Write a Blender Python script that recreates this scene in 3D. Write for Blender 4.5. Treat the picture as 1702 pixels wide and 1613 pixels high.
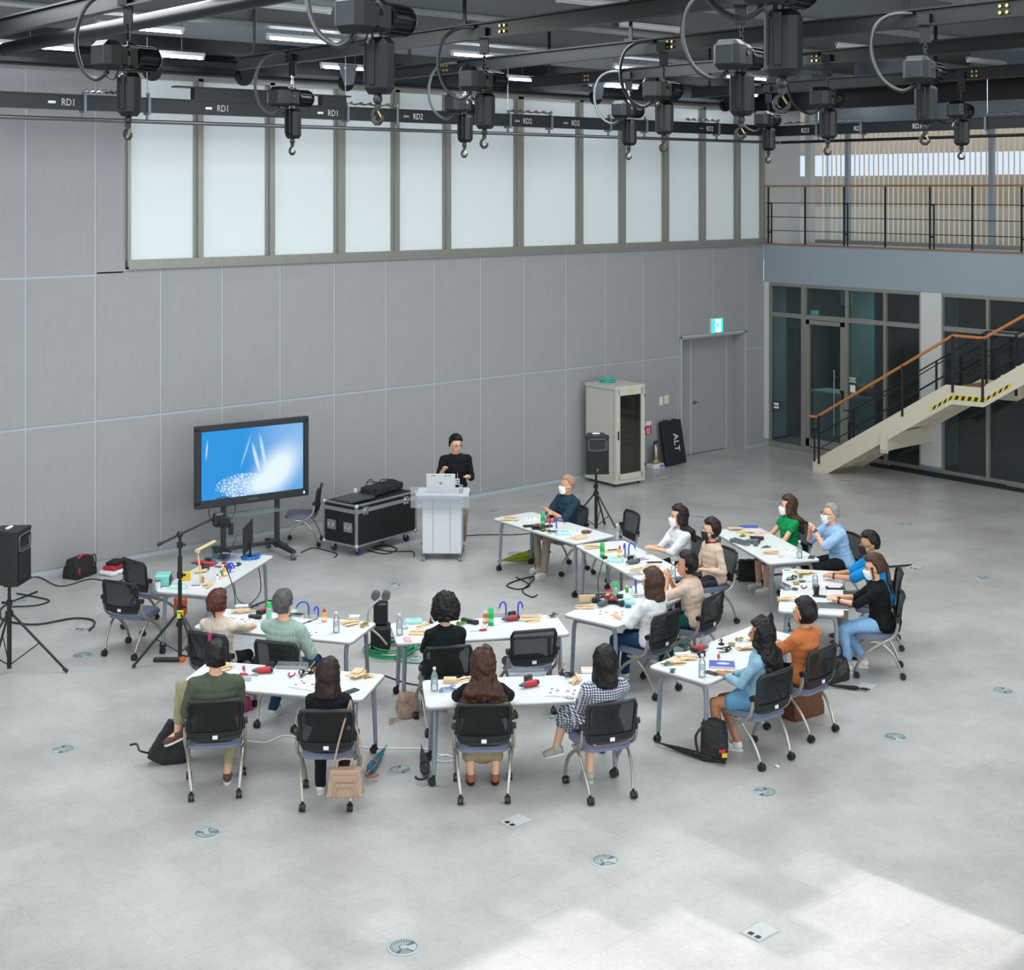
import bpy, bmesh, math, random
from mathutils import Vector, Matrix, Euler
random.seed(7)
for o in list(bpy.data.objects): bpy.data.objects.remove(o)
SC = bpy.context.scene
COL = SC.collection
R = math.radians
pi = math.pi

# ------------------------------------------------------------------ camera
# room frame: x along the panelled back wall, y out of it (negative = into the hall), z up; corner of the two walls = origin
CAMX, CAMY, CAMH = -23.301, -19.212, 5.35
FPX = 2365.0
cam = bpy.data.cameras.new('camera'); cam.sensor_fit = 'HORIZONTAL'; cam.sensor_width = 36.0
cam.lens = 36.0 * FPX / 1702.0
cam.shift_y = -(806.5 - 315.0) / 1702.0
cam.clip_end = 300
co = bpy.data.objects.new('camera', cam); COL.objects.link(co)
YAW = math.atan2(2365.0, 2774.0)                 # view direction makes this angle with the room
co.location = (CAMX, CAMY, CAMH)
co.rotation_euler = (R(90), 0, -YAW)
SC.camera = co
AX = Vector((math.cos(YAW), -math.sin(YAW)))     # image right, in the room frame
FW = Vector((math.sin(YAW), math.cos(YAW)))      # view direction, in the room frame
def P(u, v, z=0.0):
    d = FPX * (CAMH - z) / (v - 315.0); X = (u - 851.0) * d / FPX
    return (CAMX + AX.x * X + FW.x * d, CAMY + AX.y * X + FW.y * d, z)

# ------------------------------------------------------------------ world, sun, added fill lamps, exposure
w = bpy.data.worlds.new('world'); SC.world = w; w.use_nodes = True
bg = w.node_tree.nodes['Background']; bg.inputs[0].default_value = (0.72, 0.84, 1.0, 1); bg.inputs[1].default_value = 1.0
sun = bpy.data.lights.new('sun', 'SUN'); sun.energy = 4.0; sun.angle = R(0.4); sun.color = (1.0, 0.97, 0.92)
so = bpy.data.objects.new('sun', sun); COL.objects.link(so)
so.rotation_euler = (R(59), 0, R(3))             # low in the south, shining through openings cut in the near wall
def area(name, loc, rot, sx, sy, power, col=(1, 1, 1)):
    l = bpy.data.lights.new(name, 'AREA'); l.shape = 'RECTANGLE'; l.size = sx; l.size_y = sy; l.energy = power; l.color = col
    o = bpy.data.objects.new(name, l); COL.objects.link(o); o.location = loc; o.rotation_euler = rot
    return o
# unseen area lamps added before the near and left walls as daylight fill
area('day_fill_near', (-15, -22.6, 4.6), (R(90), 0, 0), 22, 6.5, 1500, (0.91, 0.98, 1.0))
area('day_fill_left', (-26.6, -10.5, 4.6), (R(90), 0, R(-90)), 20, 6.5, 700, (0.93, 0.97, 1.0))
# broad unseen area lamps added below the roof to brighten the hall
for i, (x, y) in enumerate([(-20, -12), (-13, -12), (-17, -6), (-11, -6), (-7, -11), (-5, -5)]):
    area('overhead_fill', (x, y, 7.25), (0, 0, 0), 4.5, 3.0, [240, 230, 350, 390, 230, 150][i], (0.94, 1.0, 1.0))
SC.view_settings.view_transform = 'Standard'; SC.view_settings.look = 'None'
SC.view_settings.exposure = 0.0; SC.view_settings.gamma = 1.0
SC.view_settings.use_curve_mapping = False

# ------------------------------------------------------------------ materials
def lin(c):
    c = c / 255.0
    return c / 12.92 if c <= 0.04045 else ((c + 0.055) / 1.055) ** 2.4
def rgb(h):
    h = h.lstrip('#'); return (lin(int(h[0:2], 16)), lin(int(h[2:4], 16)), lin(int(h[4:6], 16)), 1)
MATS = {}
def mat(name, hx='808080', rough=0.5, metal=0.0, noise=0.10, scale=14.0, bump=0.0, emis=None, es=0.0, alpha=1.0, spec=0.5, dist=0.01, stretch=None, hx2=None, trans=0.0):
    if name in MATS: return MATS[name]
    m = bpy.data.materials.new(name); m.use_nodes = True; nt = m.node_tree; n = nt.nodes; L = nt.links
    p = n['Principled BSDF']
    tc = n.new('ShaderNodeTexCoord'); ns = n.new('ShaderNodeTexNoise'); ns.inputs['Scale'].default_value = scale; ns.inputs['Detail'].default_value = 5
    src = tc.outputs['Object']
    if stretch:
        mp = n.new('ShaderNodeMapping'); mp.inputs['Scale'].default_value = stretch; L.new(src, mp.inputs[0]); src = mp.outputs[0]
    L.new(src, ns.inputs['Vector'])
    mx = n.new('ShaderNodeMixRGB'); c = rgb(hx)
    if hx2: c1, c2 = c, rgb(hx2)
    else: c1 = tuple(min(1, k * (1 - noise)) for k in c[:3]) + (1,); c2 = tuple(min(1, k * (1 + noise)) for k in c[:3]) + (1,)
    mx.inputs[1].default_value = c1; mx.inputs[2].default_value = c2
    L.new(ns.outputs['Fac'], mx.inputs[0]); L.new(mx.outputs[0], p.inputs['Base Color'])
    p.inputs['Roughness'].default_value = rough; p.inputs['Metallic'].default_value = metal
    p.inputs['Specular IOR Level'].default_value = spec
    if trans: p.inputs['Transmission Weight'].default_value = trans
    if bump:
        b = n.new('ShaderNodeBump'); b.inputs['Strength'].default_value = bump; b.inputs['Distance'].default_value = dist
        L.new(ns.outputs['Fac'], b.inputs['Height']); L.new(b.outputs[0], p.inputs['Normal'])
    if emis:
        p.inputs['Emission Color'].default_value = rgb(emis); p.inputs['Emission Strength'].default_value = es
    if alpha < 1: p.inputs['Alpha'].default_value = alpha
    MATS[name] = m
    m['n'] = 1
    return m
def nodes(m): return m.node_tree.nodes, m.node_tree.links, m.node_tree.nodes['Principled BSDF']

# floor: grey mottled vinyl with faint seams
def floor_mat():
    m = bpy.data.materials.new('floor_vinyl'); m.use_nodes = True; n, L, p = nodes(m)
    tc = n.new('ShaderNodeTexCoord')
    a = n.new('ShaderNodeTexNoise'); a.inputs['Scale'].default_value = 0.9; a.inputs['Detail'].default_value = 8; a.inputs['Roughness'].default_value = 0.65
    b = n.new('ShaderNodeTexNoise'); b.inputs['Scale'].default_value = 26; b.inputs['Detail'].default_value = 4
    L.new(tc.outputs['Object'], a.inputs['Vector']); L.new(tc.outputs['Object'], b.inputs['Vector'])
    r = n.new('ShaderNodeValToRGB'); r.color_ramp.elements[0].position = 0.33; r.color_ramp.elements[1].position = 0.68
    r.color_ramp.elements[0].color = rgb('a5a3a2'); r.color_ramp.elements[1].color = rgb('bdbcbb')
    L.new(a.outputs['Fac'], r.inputs[0])
    r2 = n.new('ShaderNodeValToRGB'); r2.color_ramp.elements[0].color = (0.86, 0.86, 0.86, 1); r2.color_ramp.elements[1].color = (1.08, 1.08, 1.08, 1)
    L.new(b.outputs['Fac'], r2.inputs[0])
    mu = n.new('ShaderNodeMixRGB'); mu.blend_type = 'MULTIPLY'; mu.inputs[0].default_value = 1; L.new(r.outputs[0], mu.inputs[1]); L.new(r2.outputs[0], mu.inputs[2])
    br = n.new('ShaderNodeTexBrick'); br.offset = 0.0; br.inputs['Scale'].default_value = 1.0; br.inputs['Brick Width'].default_value = 0.6; br.inputs['Row Height'].default_value = 0.6
    br.inputs['Mortar Size'].default_value = 0.003; br.inputs['Color1'].default_value = (1, 1, 1, 1); br.inputs['Color2'].default_value = (0.965, 0.965, 0.965, 1); br.inputs['Mortar'].default_value = (0.86, 0.86, 0.86, 1)
    L.new(tc.outputs['Object'], br.inputs['Vector'])
    m2 = n.new('ShaderNodeMixRGB'); m2.blend_type = 'MULTIPLY'; m2.inputs[0].default_value = 1; L.new(mu.outputs[0], m2.inputs[1]); L.new(br.outputs['Color'], m2.inputs[2])
    L.new(m2.outputs[0], p.inputs['Base Color'])
    rr = n.new('ShaderNodeMapRange'); rr.inputs[3].default_value = 0.20; rr.inputs[4].default_value = 0.34; L.new(a.outputs['Fac'], rr.inputs[0]); p.inputs['Roughness'].default_value = 0.27
    bu = n.new('ShaderNodeBump'); bu.inputs['Strength'].default_value = 0.08; bu.inputs['Distance'].default_value = 0.004; L.new(b.outputs['Fac'], bu.inputs['Height']); L.new(bu.outputs[0], p.inputs['Normal'])
    return m
def weave_mat(name, hx, hx2):
    m = mat(name, hx, 0.85, noise=0, scale=3, hx2=hx2, spec=0.2); n, L, p = nodes(m)
    tc = n.new('ShaderNodeTexCoord'); mp = n.new('ShaderNodeMapping'); mp.inputs['Scale'].default_value = (60, 60, 3); L.new(tc.outputs['Object'], mp.inputs[0])
    a = n.new('ShaderNodeTexNoise'); a.inputs['Scale'].default_value = 1; L.new(mp.outputs[0], a.inputs['Vector'])
    mp2 = n.new('ShaderNodeMapping'); mp2.inputs['Scale'].default_value = (3, 3, 60); L.new(tc.outputs['Object'], mp2.inputs[0])
    b = n.new('ShaderNodeTexNoise'); b.inputs['Scale'].default_value = 1; L.new(mp2.outputs[0], b.inputs['Vector'])
    ad = n.new('ShaderNodeMath'); L.new(a.outputs['Fac'], ad.inputs[0]); L.new(b.outputs['Fac'], ad.inputs[1])
    mr = n.new('ShaderNodeMapRange'); mr.inputs[1].default_value = 0.6; mr.inputs[2].default_value = 1.4; mr.inputs[3].default_value = 0.95; mr.inputs[4].default_value = 1.05; L.new(ad.outputs[0], mr.inputs[0])
    old = p.inputs['Base Color'].links[0].from_socket
    mu = n.new('ShaderNodeMixRGB'); mu.blend_type = 'MULTIPLY'; mu.inputs[0].default_value = 1; L.new(old, mu.inputs[1]); L.new(mr.outputs[0], mu.inputs[2]); L.new(mu.outputs[0], p.inputs['Base Color'])
    return m
def glass_mat(name, tint, opac, rough=0.03, spec=1.0):
    m = bpy.data.materials.new(name); m.use_nodes = True; nt = m.node_tree; n = nt.nodes; L = nt.links; n.clear()
    o = n.new('ShaderNodeOutputMaterial'); t = n.new('ShaderNodeBsdfTransparent'); t.inputs[0].default_value = tint
    g = n.new('ShaderNodeBsdfGlossy'); g.inputs['Roughness'].default_value = rough; g.inputs[0].default_value = (1, 1, 1, 1)
    d = n.new('ShaderNodeBsdfDiffuse'); d.inputs[0].default_value = (0.8, 0.86, 0.86, 1)
    f = n.new('ShaderNodeFresnel'); f.inputs[0].default_value = 1.45
    ns = n.new('ShaderNodeTexNoise'); ns.inputs['Scale'].default_value = 3; mr = n.new('ShaderNodeMapRange'); mr.inputs[3].default_value = opac * 0.7; mr.inputs[4].default_value = opac * 1.3; L.new(ns.outputs['Fac'], mr.inputs[0])
    a = n.new('ShaderNodeMixShader'); L.new(mr.outputs[0], a.inputs[0]); L.new(t.outputs[0], a.inputs[1]); L.new(d.outputs[0], a.inputs[2])
    b = n.new('ShaderNodeMixShader'); mm = n.new('ShaderNodeMath'); mm.operation = 'MULTIPLY'; mm.inputs[1].default_value = spec; L.new(f.outputs[0], mm.inputs[0]); L.new(mm.outputs[0], b.inputs[0])
    L.new(a.outputs[0], b.inputs[1]); L.new(g.outputs[0], b.inputs[2]); L.new(b.outputs[0], o.inputs[0])
    MATS[name] = m; return m
def stripe_mat(name, hx, hx2, scale, axis='x', bump=0):
    m = mat(name, hx, 0.8, noise=0.05, spec=0.2); n, L, p = nodes(m)
    tc = n.new('ShaderNodeTexCoord'); wv = n.new('ShaderNodeTexWave'); wv.bands_direction = axis.upper(); wv.inputs['Scale'].default_value = scale; L.new(tc.outputs['Object'], wv.inputs['Vector'])
    mx = n.new('ShaderNodeMixRGB'); mx.inputs[1].default_value = rgb(hx); mx.inputs[2].default_value = rgb(hx2); L.new(wv.outputs['Fac'], mx.inputs[0]); L.new(mx.outputs[0], p.inputs['Base Color'])
    return m
def check_mat(name, hx, hx2, hx3, scale):
    m = mat(name, hx, 0.8, noise=0.05, spec=0.2); n, L, p = nodes(m)
    tc = n.new('ShaderNodeTexCoord'); fs = []
    for ax in 'XZ':
        wv = n.new('ShaderNodeTexWave'); wv.bands_direction = ax; wv.inputs['Scale'].default_value = scale; L.new(tc.outputs['Object'], wv.inputs['Vector'])
        g = n.new('ShaderNodeMath'); g.operation = 'GREATER_THAN'; g.inputs[1].default_value = 0.5; L.new(wv.outputs['Fac'], g.inputs[0]); fs.append(g)
    ad = n.new('ShaderNodeMath'); L.new(fs[0].outputs[0], ad.inputs[0]); L.new(fs[1].outputs[0], ad.inputs[1])
    r = n.new('ShaderNodeValToRGB'); r.color_ramp.interpolation = 'CONSTANT'; e = r.color_ramp.elements; e[0].color = rgb(hx); e[1].position = 0.75; e[1].color = rgb(hx3); k = e.new(0.25); k.color = rgb(hx2)
    h = n.new('ShaderNodeMath'); h.operation = 'MULTIPLY'; h.inputs[1].default_value = 0.5; L.new(ad.outputs[0], h.inputs[0]); L.new(h.outputs[0], r.inputs[0]); L.new(r.outputs[0], p.inputs['Base Color'])
    return m

FLOOR = floor_mat()
PANEL = weave_mat('panel_cloth', '97979a', '9e9ea1')
JOINT = mat('joint_strip', 'a9b3b8', 0.5)
WINBOARD = mat('frosted_pane', 'd2dbdd', 0.6, noise=0.02, scale=2, emis='dfe9ee', es=0.10)  # weak emission stands in for daylight on the panes
ALU = mat('brushed_aluminium', '96958e', 0.42, 0.45, noise=0.12, scale=4, stretch=(6, 6, 0.6))
STEEL = mat('grey_steel_paint', '777f88', 0.45, 0.2)
FASCIA = mat('fascia_paint', '919ea9', 0.6, noise=0.04, scale=3)
WHITEW = mat('white_wall', 'c4c7c6', 0.7, noise=0.04, scale=3)
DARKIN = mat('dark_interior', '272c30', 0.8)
DECK = mat('ceiling_deck', '63534b', 0.9, noise=0.15, scale=6, stretch=(1, 8, 1))
BEAMD = mat('dark_beam_paint', '0d0f12', 0.42, 0.0, noise=0.1, scale=5, spec=.3)
BEAMG = mat('grey_girder_paint', '858b8b', 0.5, 0.1, noise=0.08, scale=3)
RAILB = mat('rig_rail_paint', '20252b', 0.4, 0.3)
BLACK = mat('black_plastic', '141618', 0.42, noise=0.2)
BLACKM = mat('black_matt', '191b1d', 0.75, noise=0.2)
RUBBER = mat('black_rubber', '1b1c1e', 0.7)
CHROME = mat('chrome', 'c4c6c8', 0.22, 1.0, noise=0.05)
SILVER = mat('satin_silver', 'a9a59c', 0.35, 0.75, noise=0.06)
WHITE = mat('white_plastic', 'dfe1e2', 0.45, noise=0.03)
TTOP = mat('table_laminate', 'd4d7d8', 0.38, noise=0.02, scale=4)
TEDGE = mat('table_edge', '8f8b88', 0.5)
TLEG = mat('table_frame_paint', '848e99', 0.42, 0.25)
SEATM = mat('seat_fabric', '6a7186', 0.9, noise=0.12, scale=90, bump=0.3, dist=0.002)
WOODO = mat('rail_wood', 'b8743c', 0.45, noise=0.2, scale=3, stretch=(2, 2, 12))
WOODL = mat('light_wood', 'd8bd97', 0.65, noise=0.12, scale=4, stretch=(2, 18, 2))
WOODB = mat('balcony_wood', '936745', 0.5, noise=0.15, scale=3)
CREAM = mat('cream_paint', 'c9c1ae', 0.5, noise=0.04, scale=3)
SMOKE = mat('hoist_black', '0b0d0f', 0.34, 0.0, noise=0.15, spec=.35)
HOISTG = mat('hoist_grey', '101418', 0.42, 0.0, noise=0.15, spec=.28)
CLEAR = glass_mat('clear_glass', (0.86, 0.93, 0.92, 1), 0.05)
PET = glass_mat('clear_plastic', (0.9, 0.94, 0.96, 1), 0.16, 0.08)
ACRY = glass_mat('acrylic_sheet', (0.92, 0.93, 0.98, 1), 0.16, 0.1)
DGLASS = glass_mat('tinted_glass', (0.55, 0.66, 0.68, 1), 0.02, 0.02)
MESH = glass_mat('chair_mesh', (0.10, 0.11, 0.12, 1), 0.02, 0.5, 0.15)
PAPER = mat('paper', 'e2e3e4', 0.8, noise=0.02)
RED = mat('red_plastic', 'b2202c', 0.4); DRED = mat('dark_red_plastic', '8c2430', 0.45)
GREEN = mat('green_can', '1d9c4c', 0.35); TEAL = mat('teal_plastic', '7cc4c0', 0.45); BLUE = mat('blue_plastic', '1d3fc0', 0.5)
NBLUE = mat('notebook_blue', '4a55a8', 0.5); GREY = mat('mid_grey_plastic', '555a60', 0.5); BRASS = mat('brass', 'b39c62', 0.35, 0.8); ORANGE = mat('orange_plastic', 'd9602a', 0.5)
MAGENTA = mat('magenta_plastic', 'a8286c', 0.5); YELLOW = mat('yellow_plastic', 'd8b020', 0.5); PINK = mat('pink_case', 'd6a2b2', 0.5); PURPLE = mat('purple_print', '6a5a9c', 0.5)
GREENC = mat('green_cable', '128a58', 0.5); DKGREEN = mat('green_bits', '5a8a3a', 0.6); GLUEY = mat('glue_amber', 'd89a4c', 0.4)

# ------------------------------------------------------------------ mesh builder
class B:
    def __init__(s, M=None): s.v = []; s.f = []; s.mi = []; s.M = M or Matrix()
    def add(s, vs, fs, mi=0):
        k = len(s.v); s.v += [tuple(s.M @ Vector(q)) for q in vs]; s.f += [tuple(k + i for i in q) for q in fs]; s.mi += [mi] * len(fs); return s
    def box(s, c, d, rz=0, mi=0, bev=0, rot=None):
        hx, hy, hz = d[0] / 2, d[1] / 2, d[2] / 2
        Q = (Euler(rot).to_matrix() if rot else Matrix.Rotation(rz, 3, 'Z')); c = Vector(c)
        if bev:
            b = min(bev, hx * .95, hy * .95, hz * .95); pts = []
            for sx in (-1, 1):
                for sy in (-1, 1):
                    for sz in (-1, 1):
                        pts += [(sx * hx, sy * (hy - b), sz * (hz - b)), (sx * (hx - b), sy * hy, sz * (hz - b)), (sx * (hx - b), sy * (hy - b), sz * hz)]
            return s.hull([c + Q @ Vector(q) for q in pts], mi)
        vs = [c + Q @ Vector((sx * hx, sy * hy, sz * hz)) for sz in (-1, 1) for sx, sy in ((-1, -1), (1, -1), (1, 1), (-1, 1))]
        return s.add(vs, [(3, 2, 1, 0), (4, 5, 6, 7), (0, 1, 5, 4), (1, 2, 6, 5), (2, 3, 7, 6), (3, 0, 4, 7)], mi)
    def hull(s, pts, mi=0):
        bm = bmesh.new()
        for q in pts: bm.verts.new(q)
        bmesh.ops.convex_hull(bm, input=bm.verts[:]); 
        bmesh.ops.dissolve_limit(bm, angle_limit=R(1), verts=bm.verts[:], edges=bm.edges[:])
        bm.verts.index_update(); vs = [tuple(q.co) for q in bm.verts]; fs = [tuple(q.index for q in fc.verts) for fc in bm.faces]; bm.free()
        return s.add(vs, fs, mi)
    def tube(s, pts, r, n=6, mi=0, closed=False, cap=True):
        pts = [Vector(p) for p in pts]; N = len(pts); rs = r if isinstance(r, (list, tuple)) else [r] * N
        vs = []; fs = []; up = None
        for i, p in enumerate(pts):
            if closed: t = pts[(i + 1) % N] - pts[i - 1]
            else: t = pts[min(i + 1, N - 1)] - pts[max(i - 1, 0)]
            if t.length < 1e-9: t = Vector((0, 0, 1))
            t.normalize()
            if up is None: up = t.orthogonal().normalized()
            up = (up - t * up.dot(t)); up = up.normalized() if up.length > 1e-6 else t.orthogonal().normalized()
            w_ = t.cross(up)
            for k in range(n):
                a = 2 * pi * k / n; vs.append(p + (up * math.cos(a) + w_ * math.sin(a)) * rs[i])
        M_ = N if closed else N - 1
        for i in range(M_):
            j = (i + 1) % N
            for k in range(n): k2 = (k + 1) % n; fs.append((i * n + k, i * n + k2, j * n + k2, j * n + k))
        if cap and not closed: fs += [tuple(range(n - 1, -1, -1)), tuple((N - 1) * n + k for k in range(n))]
        return s.add(vs, fs, mi)
    def cyl(s, p0, p1, r0, r1=None, n=12, mi=0): return s.tube([p0, p1], [r0, r0 if r1 is None else r1], n, mi)
    def sph(s, c, r, n=12, m=8, mi=0, rot=None, fn=None):
        if isinstance(r, (int, float)): r = (r, r, r)
        vs = []; fs = []; Q = rot or Matrix.Identity(3); c = Vector(c)
        for i in range(1, m):
            th = pi * i / m
            for k in range(n):
                ph = 2 * pi * k / n; d = Vector((math.sin(th) * math.cos(ph), math.sin(th) * math.sin(ph), math.cos(th)))
                q = fn(d) if fn else Vector((d.x * r[0], d.y * r[1], d.z * r[2])); vs.append(c + Q @ q)
        top = Vector((0, 0, 1)); bot = Vector((0, 0, -1))
        vs.append(c + Q @ (fn(top) if fn else Vector((0, 0, r[2])))); vs.append(c + Q @ (fn(bot) if fn else Vector((0, 0, -r[2]))))
        T = len(vs) - 2
        for k in range(n):
            k2 = (k + 1) % n; fs.append((T, k, k2)); fs.append((T + 1, (m - 2) * n + k2, (m - 2) * n + k))
            for i in range(m - 2): fs.append((i * n + k, (i + 1) * n + k, (i + 1) * n + k2, i * n + k2))
        return s.add(vs, fs, mi)
    def lathe(s, prof, c=(0, 0, 0), n=14, mi=0):
        c = Vector(c); vs = []; fs = []
        for r, z in prof:
            for k in range(n): a = 2 * pi * k / n; vs.append(c + Vector((r * math.cos(a), r * math.sin(a), z)))
        for i in range(len(prof) - 1):
            for k in range(n): k2 = (k + 1) % n; fs.append((i * n + k, i * n + k2, (i + 1) * n + k2, (i + 1) * n + k))
        if prof[0][0] > 1e-4: fs.append(tuple(range(n - 1, -1, -1)))
        if prof[-1][0] > 1e-4: fs.append(tuple((len(prof) - 1) * n + k for k in range(n)))
        return s.add(vs, fs, mi)
    def prism(s, poly, z0, z1, mi=0, axis='z'):
        n = len(poly)
        f = {'z': lambda a, b, z: (a, b, z), 'x': lambda a, b, z: (z, a, b), 'y': lambda a, b, z: (a, z, b)}[axis]
        vs = [f(a, b, z0) for a, b in poly] + [f(a, b, z1) for a, b in poly]
        fs = [tuple(range(n - 1, -1, -1)), tuple(range(n, 2 * n))] + [(i, (i + 1) % n, n + (i + 1) % n, n + i) for i in range(n)]
        return s.add(vs, fs, mi)
    def cap(s, p0, p1, r0, r1, n=10, mi=0):
        p0 = Vector(p0); p1 = Vector(p1); d = p1 - p0
        if d.length < 1e-6: return s.sph(p0, r0, n, 6, mi)
        d.normalize(); k = []
        for a in (-80, -45, -15): k.append((p0 + d * r0 * math.sin(R(a)), r0 * math.cos(R(a))))
        for a in (15, 45, 80): k.append((p1 + d * r1 * math.sin(R(a)), r1 * math.cos(R(a))))
        return s.tube([q[0] for q in k], [q[1] for q in k], n, mi)
    def mesh(s, name, mats, sm=35):
        me = bpy.data.meshes.new(name); me.from_pydata(s.v, [], s.f)
        if not isinstance(mats, (list, tuple)): mats = [mats]
        for m in mats: me.materials.append(m)
        if any(s.mi): me.polygons.foreach_set('material_index', s.mi)
        bm = bmesh.new(); bm.from_mesh(me); bmesh.ops.recalc_face_normals(bm, faces=bm.faces[:]); bm.to_mesh(me); bm.free()
        if sm: me.shade_smooth(); me.set_sharp_from_angle(angle=R(sm))
        me.update(); return me
def obj(name, b, mats, parent=None, sm=35, loc=None, rz=None, label=None):
    o = bpy.data.objects.new(name, b.mesh(name, mats, sm) if isinstance(b, B) else b); COL.objects.link(o)
    if parent: o.parent = parent
    if loc is not None: o.location = loc
    if rz is not None: o.rotation_euler = (0, 0, rz)
    if label: o['label'] = label
    return o
def tag(o, label, cat, group=None, kind=None):
    if label: o['label'] = label
    if cat: o['category'] = cat
    if group: o['group'] = group
    if kind: o['kind'] = kind
    return o
def thing(name, label, cat, loc=(0, 0, 0), rz=0, group=None):
    o = bpy.data.objects.new(name, None); COL.objects.link(o); o.empty_display_size = .1
    o.location = loc; o.rotation_euler = (0, 0, rz); return tag(o, label, cat, group)
def solo(name, b, mats, label, cat, loc=(0, 0, 0), rz=0, group=None, sm=35):
    return tag(obj(name, b, mats, None, sm, loc, rz), label, cat, group)
def struct(name, b, mats, parent=None, sm=35):
    o = obj(name, b, mats, parent, sm)
    if not parent: o['kind'] = 'structure'
    return o
def dup(o, loc=None, rz=None, label=None, group=None, parent=None):
    c = o.copy(); COL.objects.link(c)
    if parent: c.parent = parent
    if loc is not None: c.location = loc
    if rz is not None: c.rotation_euler = (0, 0, rz)
    if label: c['label'] = label
    if group: c['group'] = group
    for k in KIDS.get(o.name, []):
        d = dup(k, parent=c)
    return c
KIDS = {}
def index_kids(root):
    for o in bpy.data.objects:
        if o.parent and (o.parent == root or (o.parent.parent == root)): 
            KIDS.setdefault(o.parent.name, [])
            if o not in KIDS[o.parent.name]: KIDS[o.parent.name].append(o)
def text(name, body, size, m, parent, loc, rot, ext=0.001, align='CENTER', sx=1.0):
    c = bpy.data.curves.new(name, 'FONT'); c.body = body; c.size = size; c.extrude = ext; c.align_x = align; c.align_y = 'CENTER'; c.resolution_u = 2
    tmp = bpy.data.objects.new(name, c); COL.objects.link(tmp); me = bpy.data.meshes.new_from_object(tmp.evaluated_get(bpy.context.evaluated_depsgraph_get())); bpy.data.objects.remove(tmp); me.materials.clear(); me.materials.append(m)
    o = bpy.data.objects.new(name, me); COL.objects.link(o); o.parent = parent; o.location = loc; o.rotation_euler = rot; o.scale = (sx, 1, 1); return o
def cyc(pts, n=5):          # Catmull-Rom through points
    P_ = [Vector(p) for p in pts]; out = []
    for i in range(len(P_) - 1):
        a = P_[max(i - 1, 0)]; b = P_[i]; c = P_[i + 1]; d = P_[min(i + 2, len(P_) - 1)]
        for k in range(n):
            t = k / n; out.append(0.5 * ((2 * b) + (c - a) * t + (2 * a - 5 * b + 4 * c - d) * t * t + (3 * b - a - 3 * c + d) * t ** 3))
    out.append(P_[-1]); return out

# ================================================================== ROOM SHELL
XL, YN, ZC = -27.0, -23.0, 8.7
struct('floor', B().box(((XL + 5) / 2, (YN + 3) / 2, -0.1), (5 - XL, 3 - YN, 0.2)), FLOOR, sm=0)
b = B()
b.box(((XL + 5) / 2, (YN + 1) / 2, ZC + 0.1), (5 - XL, 1 - YN, 0.2))
ceil = struct('ceiling', b, DECK, sm=0)
b = B()
for i in range(44): b.box(((XL + 2) / 2, -0.4 - i * 0.5, ZC - 0.04), (2 - XL, 0.16, 0.08))
o = obj('deck_ribs', b, DECK, ceil, 0); o['kind'] = 'stuff'
# back wall: board with joints, cloth-faced panels in rows
JX = [-0.57 - 1.0085 * k for k in range(26)]
b = B(); T0, T1 = 0.012, 0.30
def wb(x0, x1, z0, z1): b.box(((x0 + x1) / 2, (T0 + T1) / 2, (z0 + z1) / 2), (x1 - x0, T1 - T0, z1 - z0))
wb(XL, -2.57, 0, 4.20); wb(-2.57, -0.60, 2.42, 4.20); wb(-0.60, 0.0, 0, 4.20); wb(XL, -14.24, 4.20, ZC); wb(-14.24, 1.7, 7.03, ZC); wb(0.0, 0.3, 0, 3.42)
wallb = struct('wall_back', b, JOINT, sm=0)
PCACHE = {}
def panel(parent, x0, x1, z0, z1, mt=PANEL, name='wall_panel', g=0.017):
    w_, h_ = x1 - x0 - 2 * g, z1 - z0 - 2 * g
    key = (round(w_, 3), round(h_, 3), mt.name)
    if key not in PCACHE: PCACHE[key] = B().box((0, 0, 0), (w_, 0.012, h_), bev=0.003).mesh(name, mt, 0)
    return obj(name, PCACHE[key], None, parent, loc=((x0 + x1) / 2, 0.006, (z0 + z1) / 2))
cols = [0.0] + JX
for i in range(len(cols) - 1):
    x1, x0 = cols[i], max(cols[i + 1], XL)
    if x1 <= XL: break
    if i in (1, 2): panel(wallb, x0, x1, 2.44, 4.20)
    else: panel(wallb, x0, x1, 0.05, 2.055); panel(wallb, x0, x1, 2.055, 4.13 if x1 < -14.3 else 4.19)
    if x0 < -14.3: panel(wallb, x0, min(x1, -14.25), 4.13, 7.05); panel(wallb, x0, min(x1, -14.25), 7.05, 8.6)
struct('baseboard_back', B().box(((XL - 2.57) / 2, 0.004, 0.025), (-2.57 - XL, 0.02, 0.05)).box((-0.3, 0.004, 0.025), (0.6, 0.02, 0.05)), JOINT, sm=0)
# double door in its recess
dr = struct('door_1', B().box((-2.545, 0.16, 1.21), (0.05, 0.32, 2.42)).box((-0.625, 0.16, 1.21), (0.05, 0.32, 2.42)).box((-1.585, 0.16, 2.40), (1.97, 0.32, 0.05))
            .box((-0.72, 0.33, 1.19), (0.24, 0.03, 2.38)).box((-1.585, 0.345, 1.2), (1.97, 0.01, 2.4)), PANEL, sm=0)
obj('door_frame', B().box((-2.545, -0.012, 1.22), (0.05, 0.012, 2.44)).box((-0.605, -0.012, 1.22), (0.05, 0.012, 2.44)).box((-1.58, -0.012, 2.43), (2.0, 0.012, 0.05)).box((-0.86, 0.30, 1.19), (0.03, 0.05, 2.38)), JOINT, dr, 0)
obj('door_leaf', B().box((-2.24, 0.31, 1.19), (0.56, 0.045, 2.36), bev=.004), STEEL if 0 else PANEL, dr, 0)
obj('door_leaf', B().box((-1.40, 0.31, 1.19), (1.06, 0.045, 2.36), bev=.004), PANEL, dr, 0)
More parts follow.
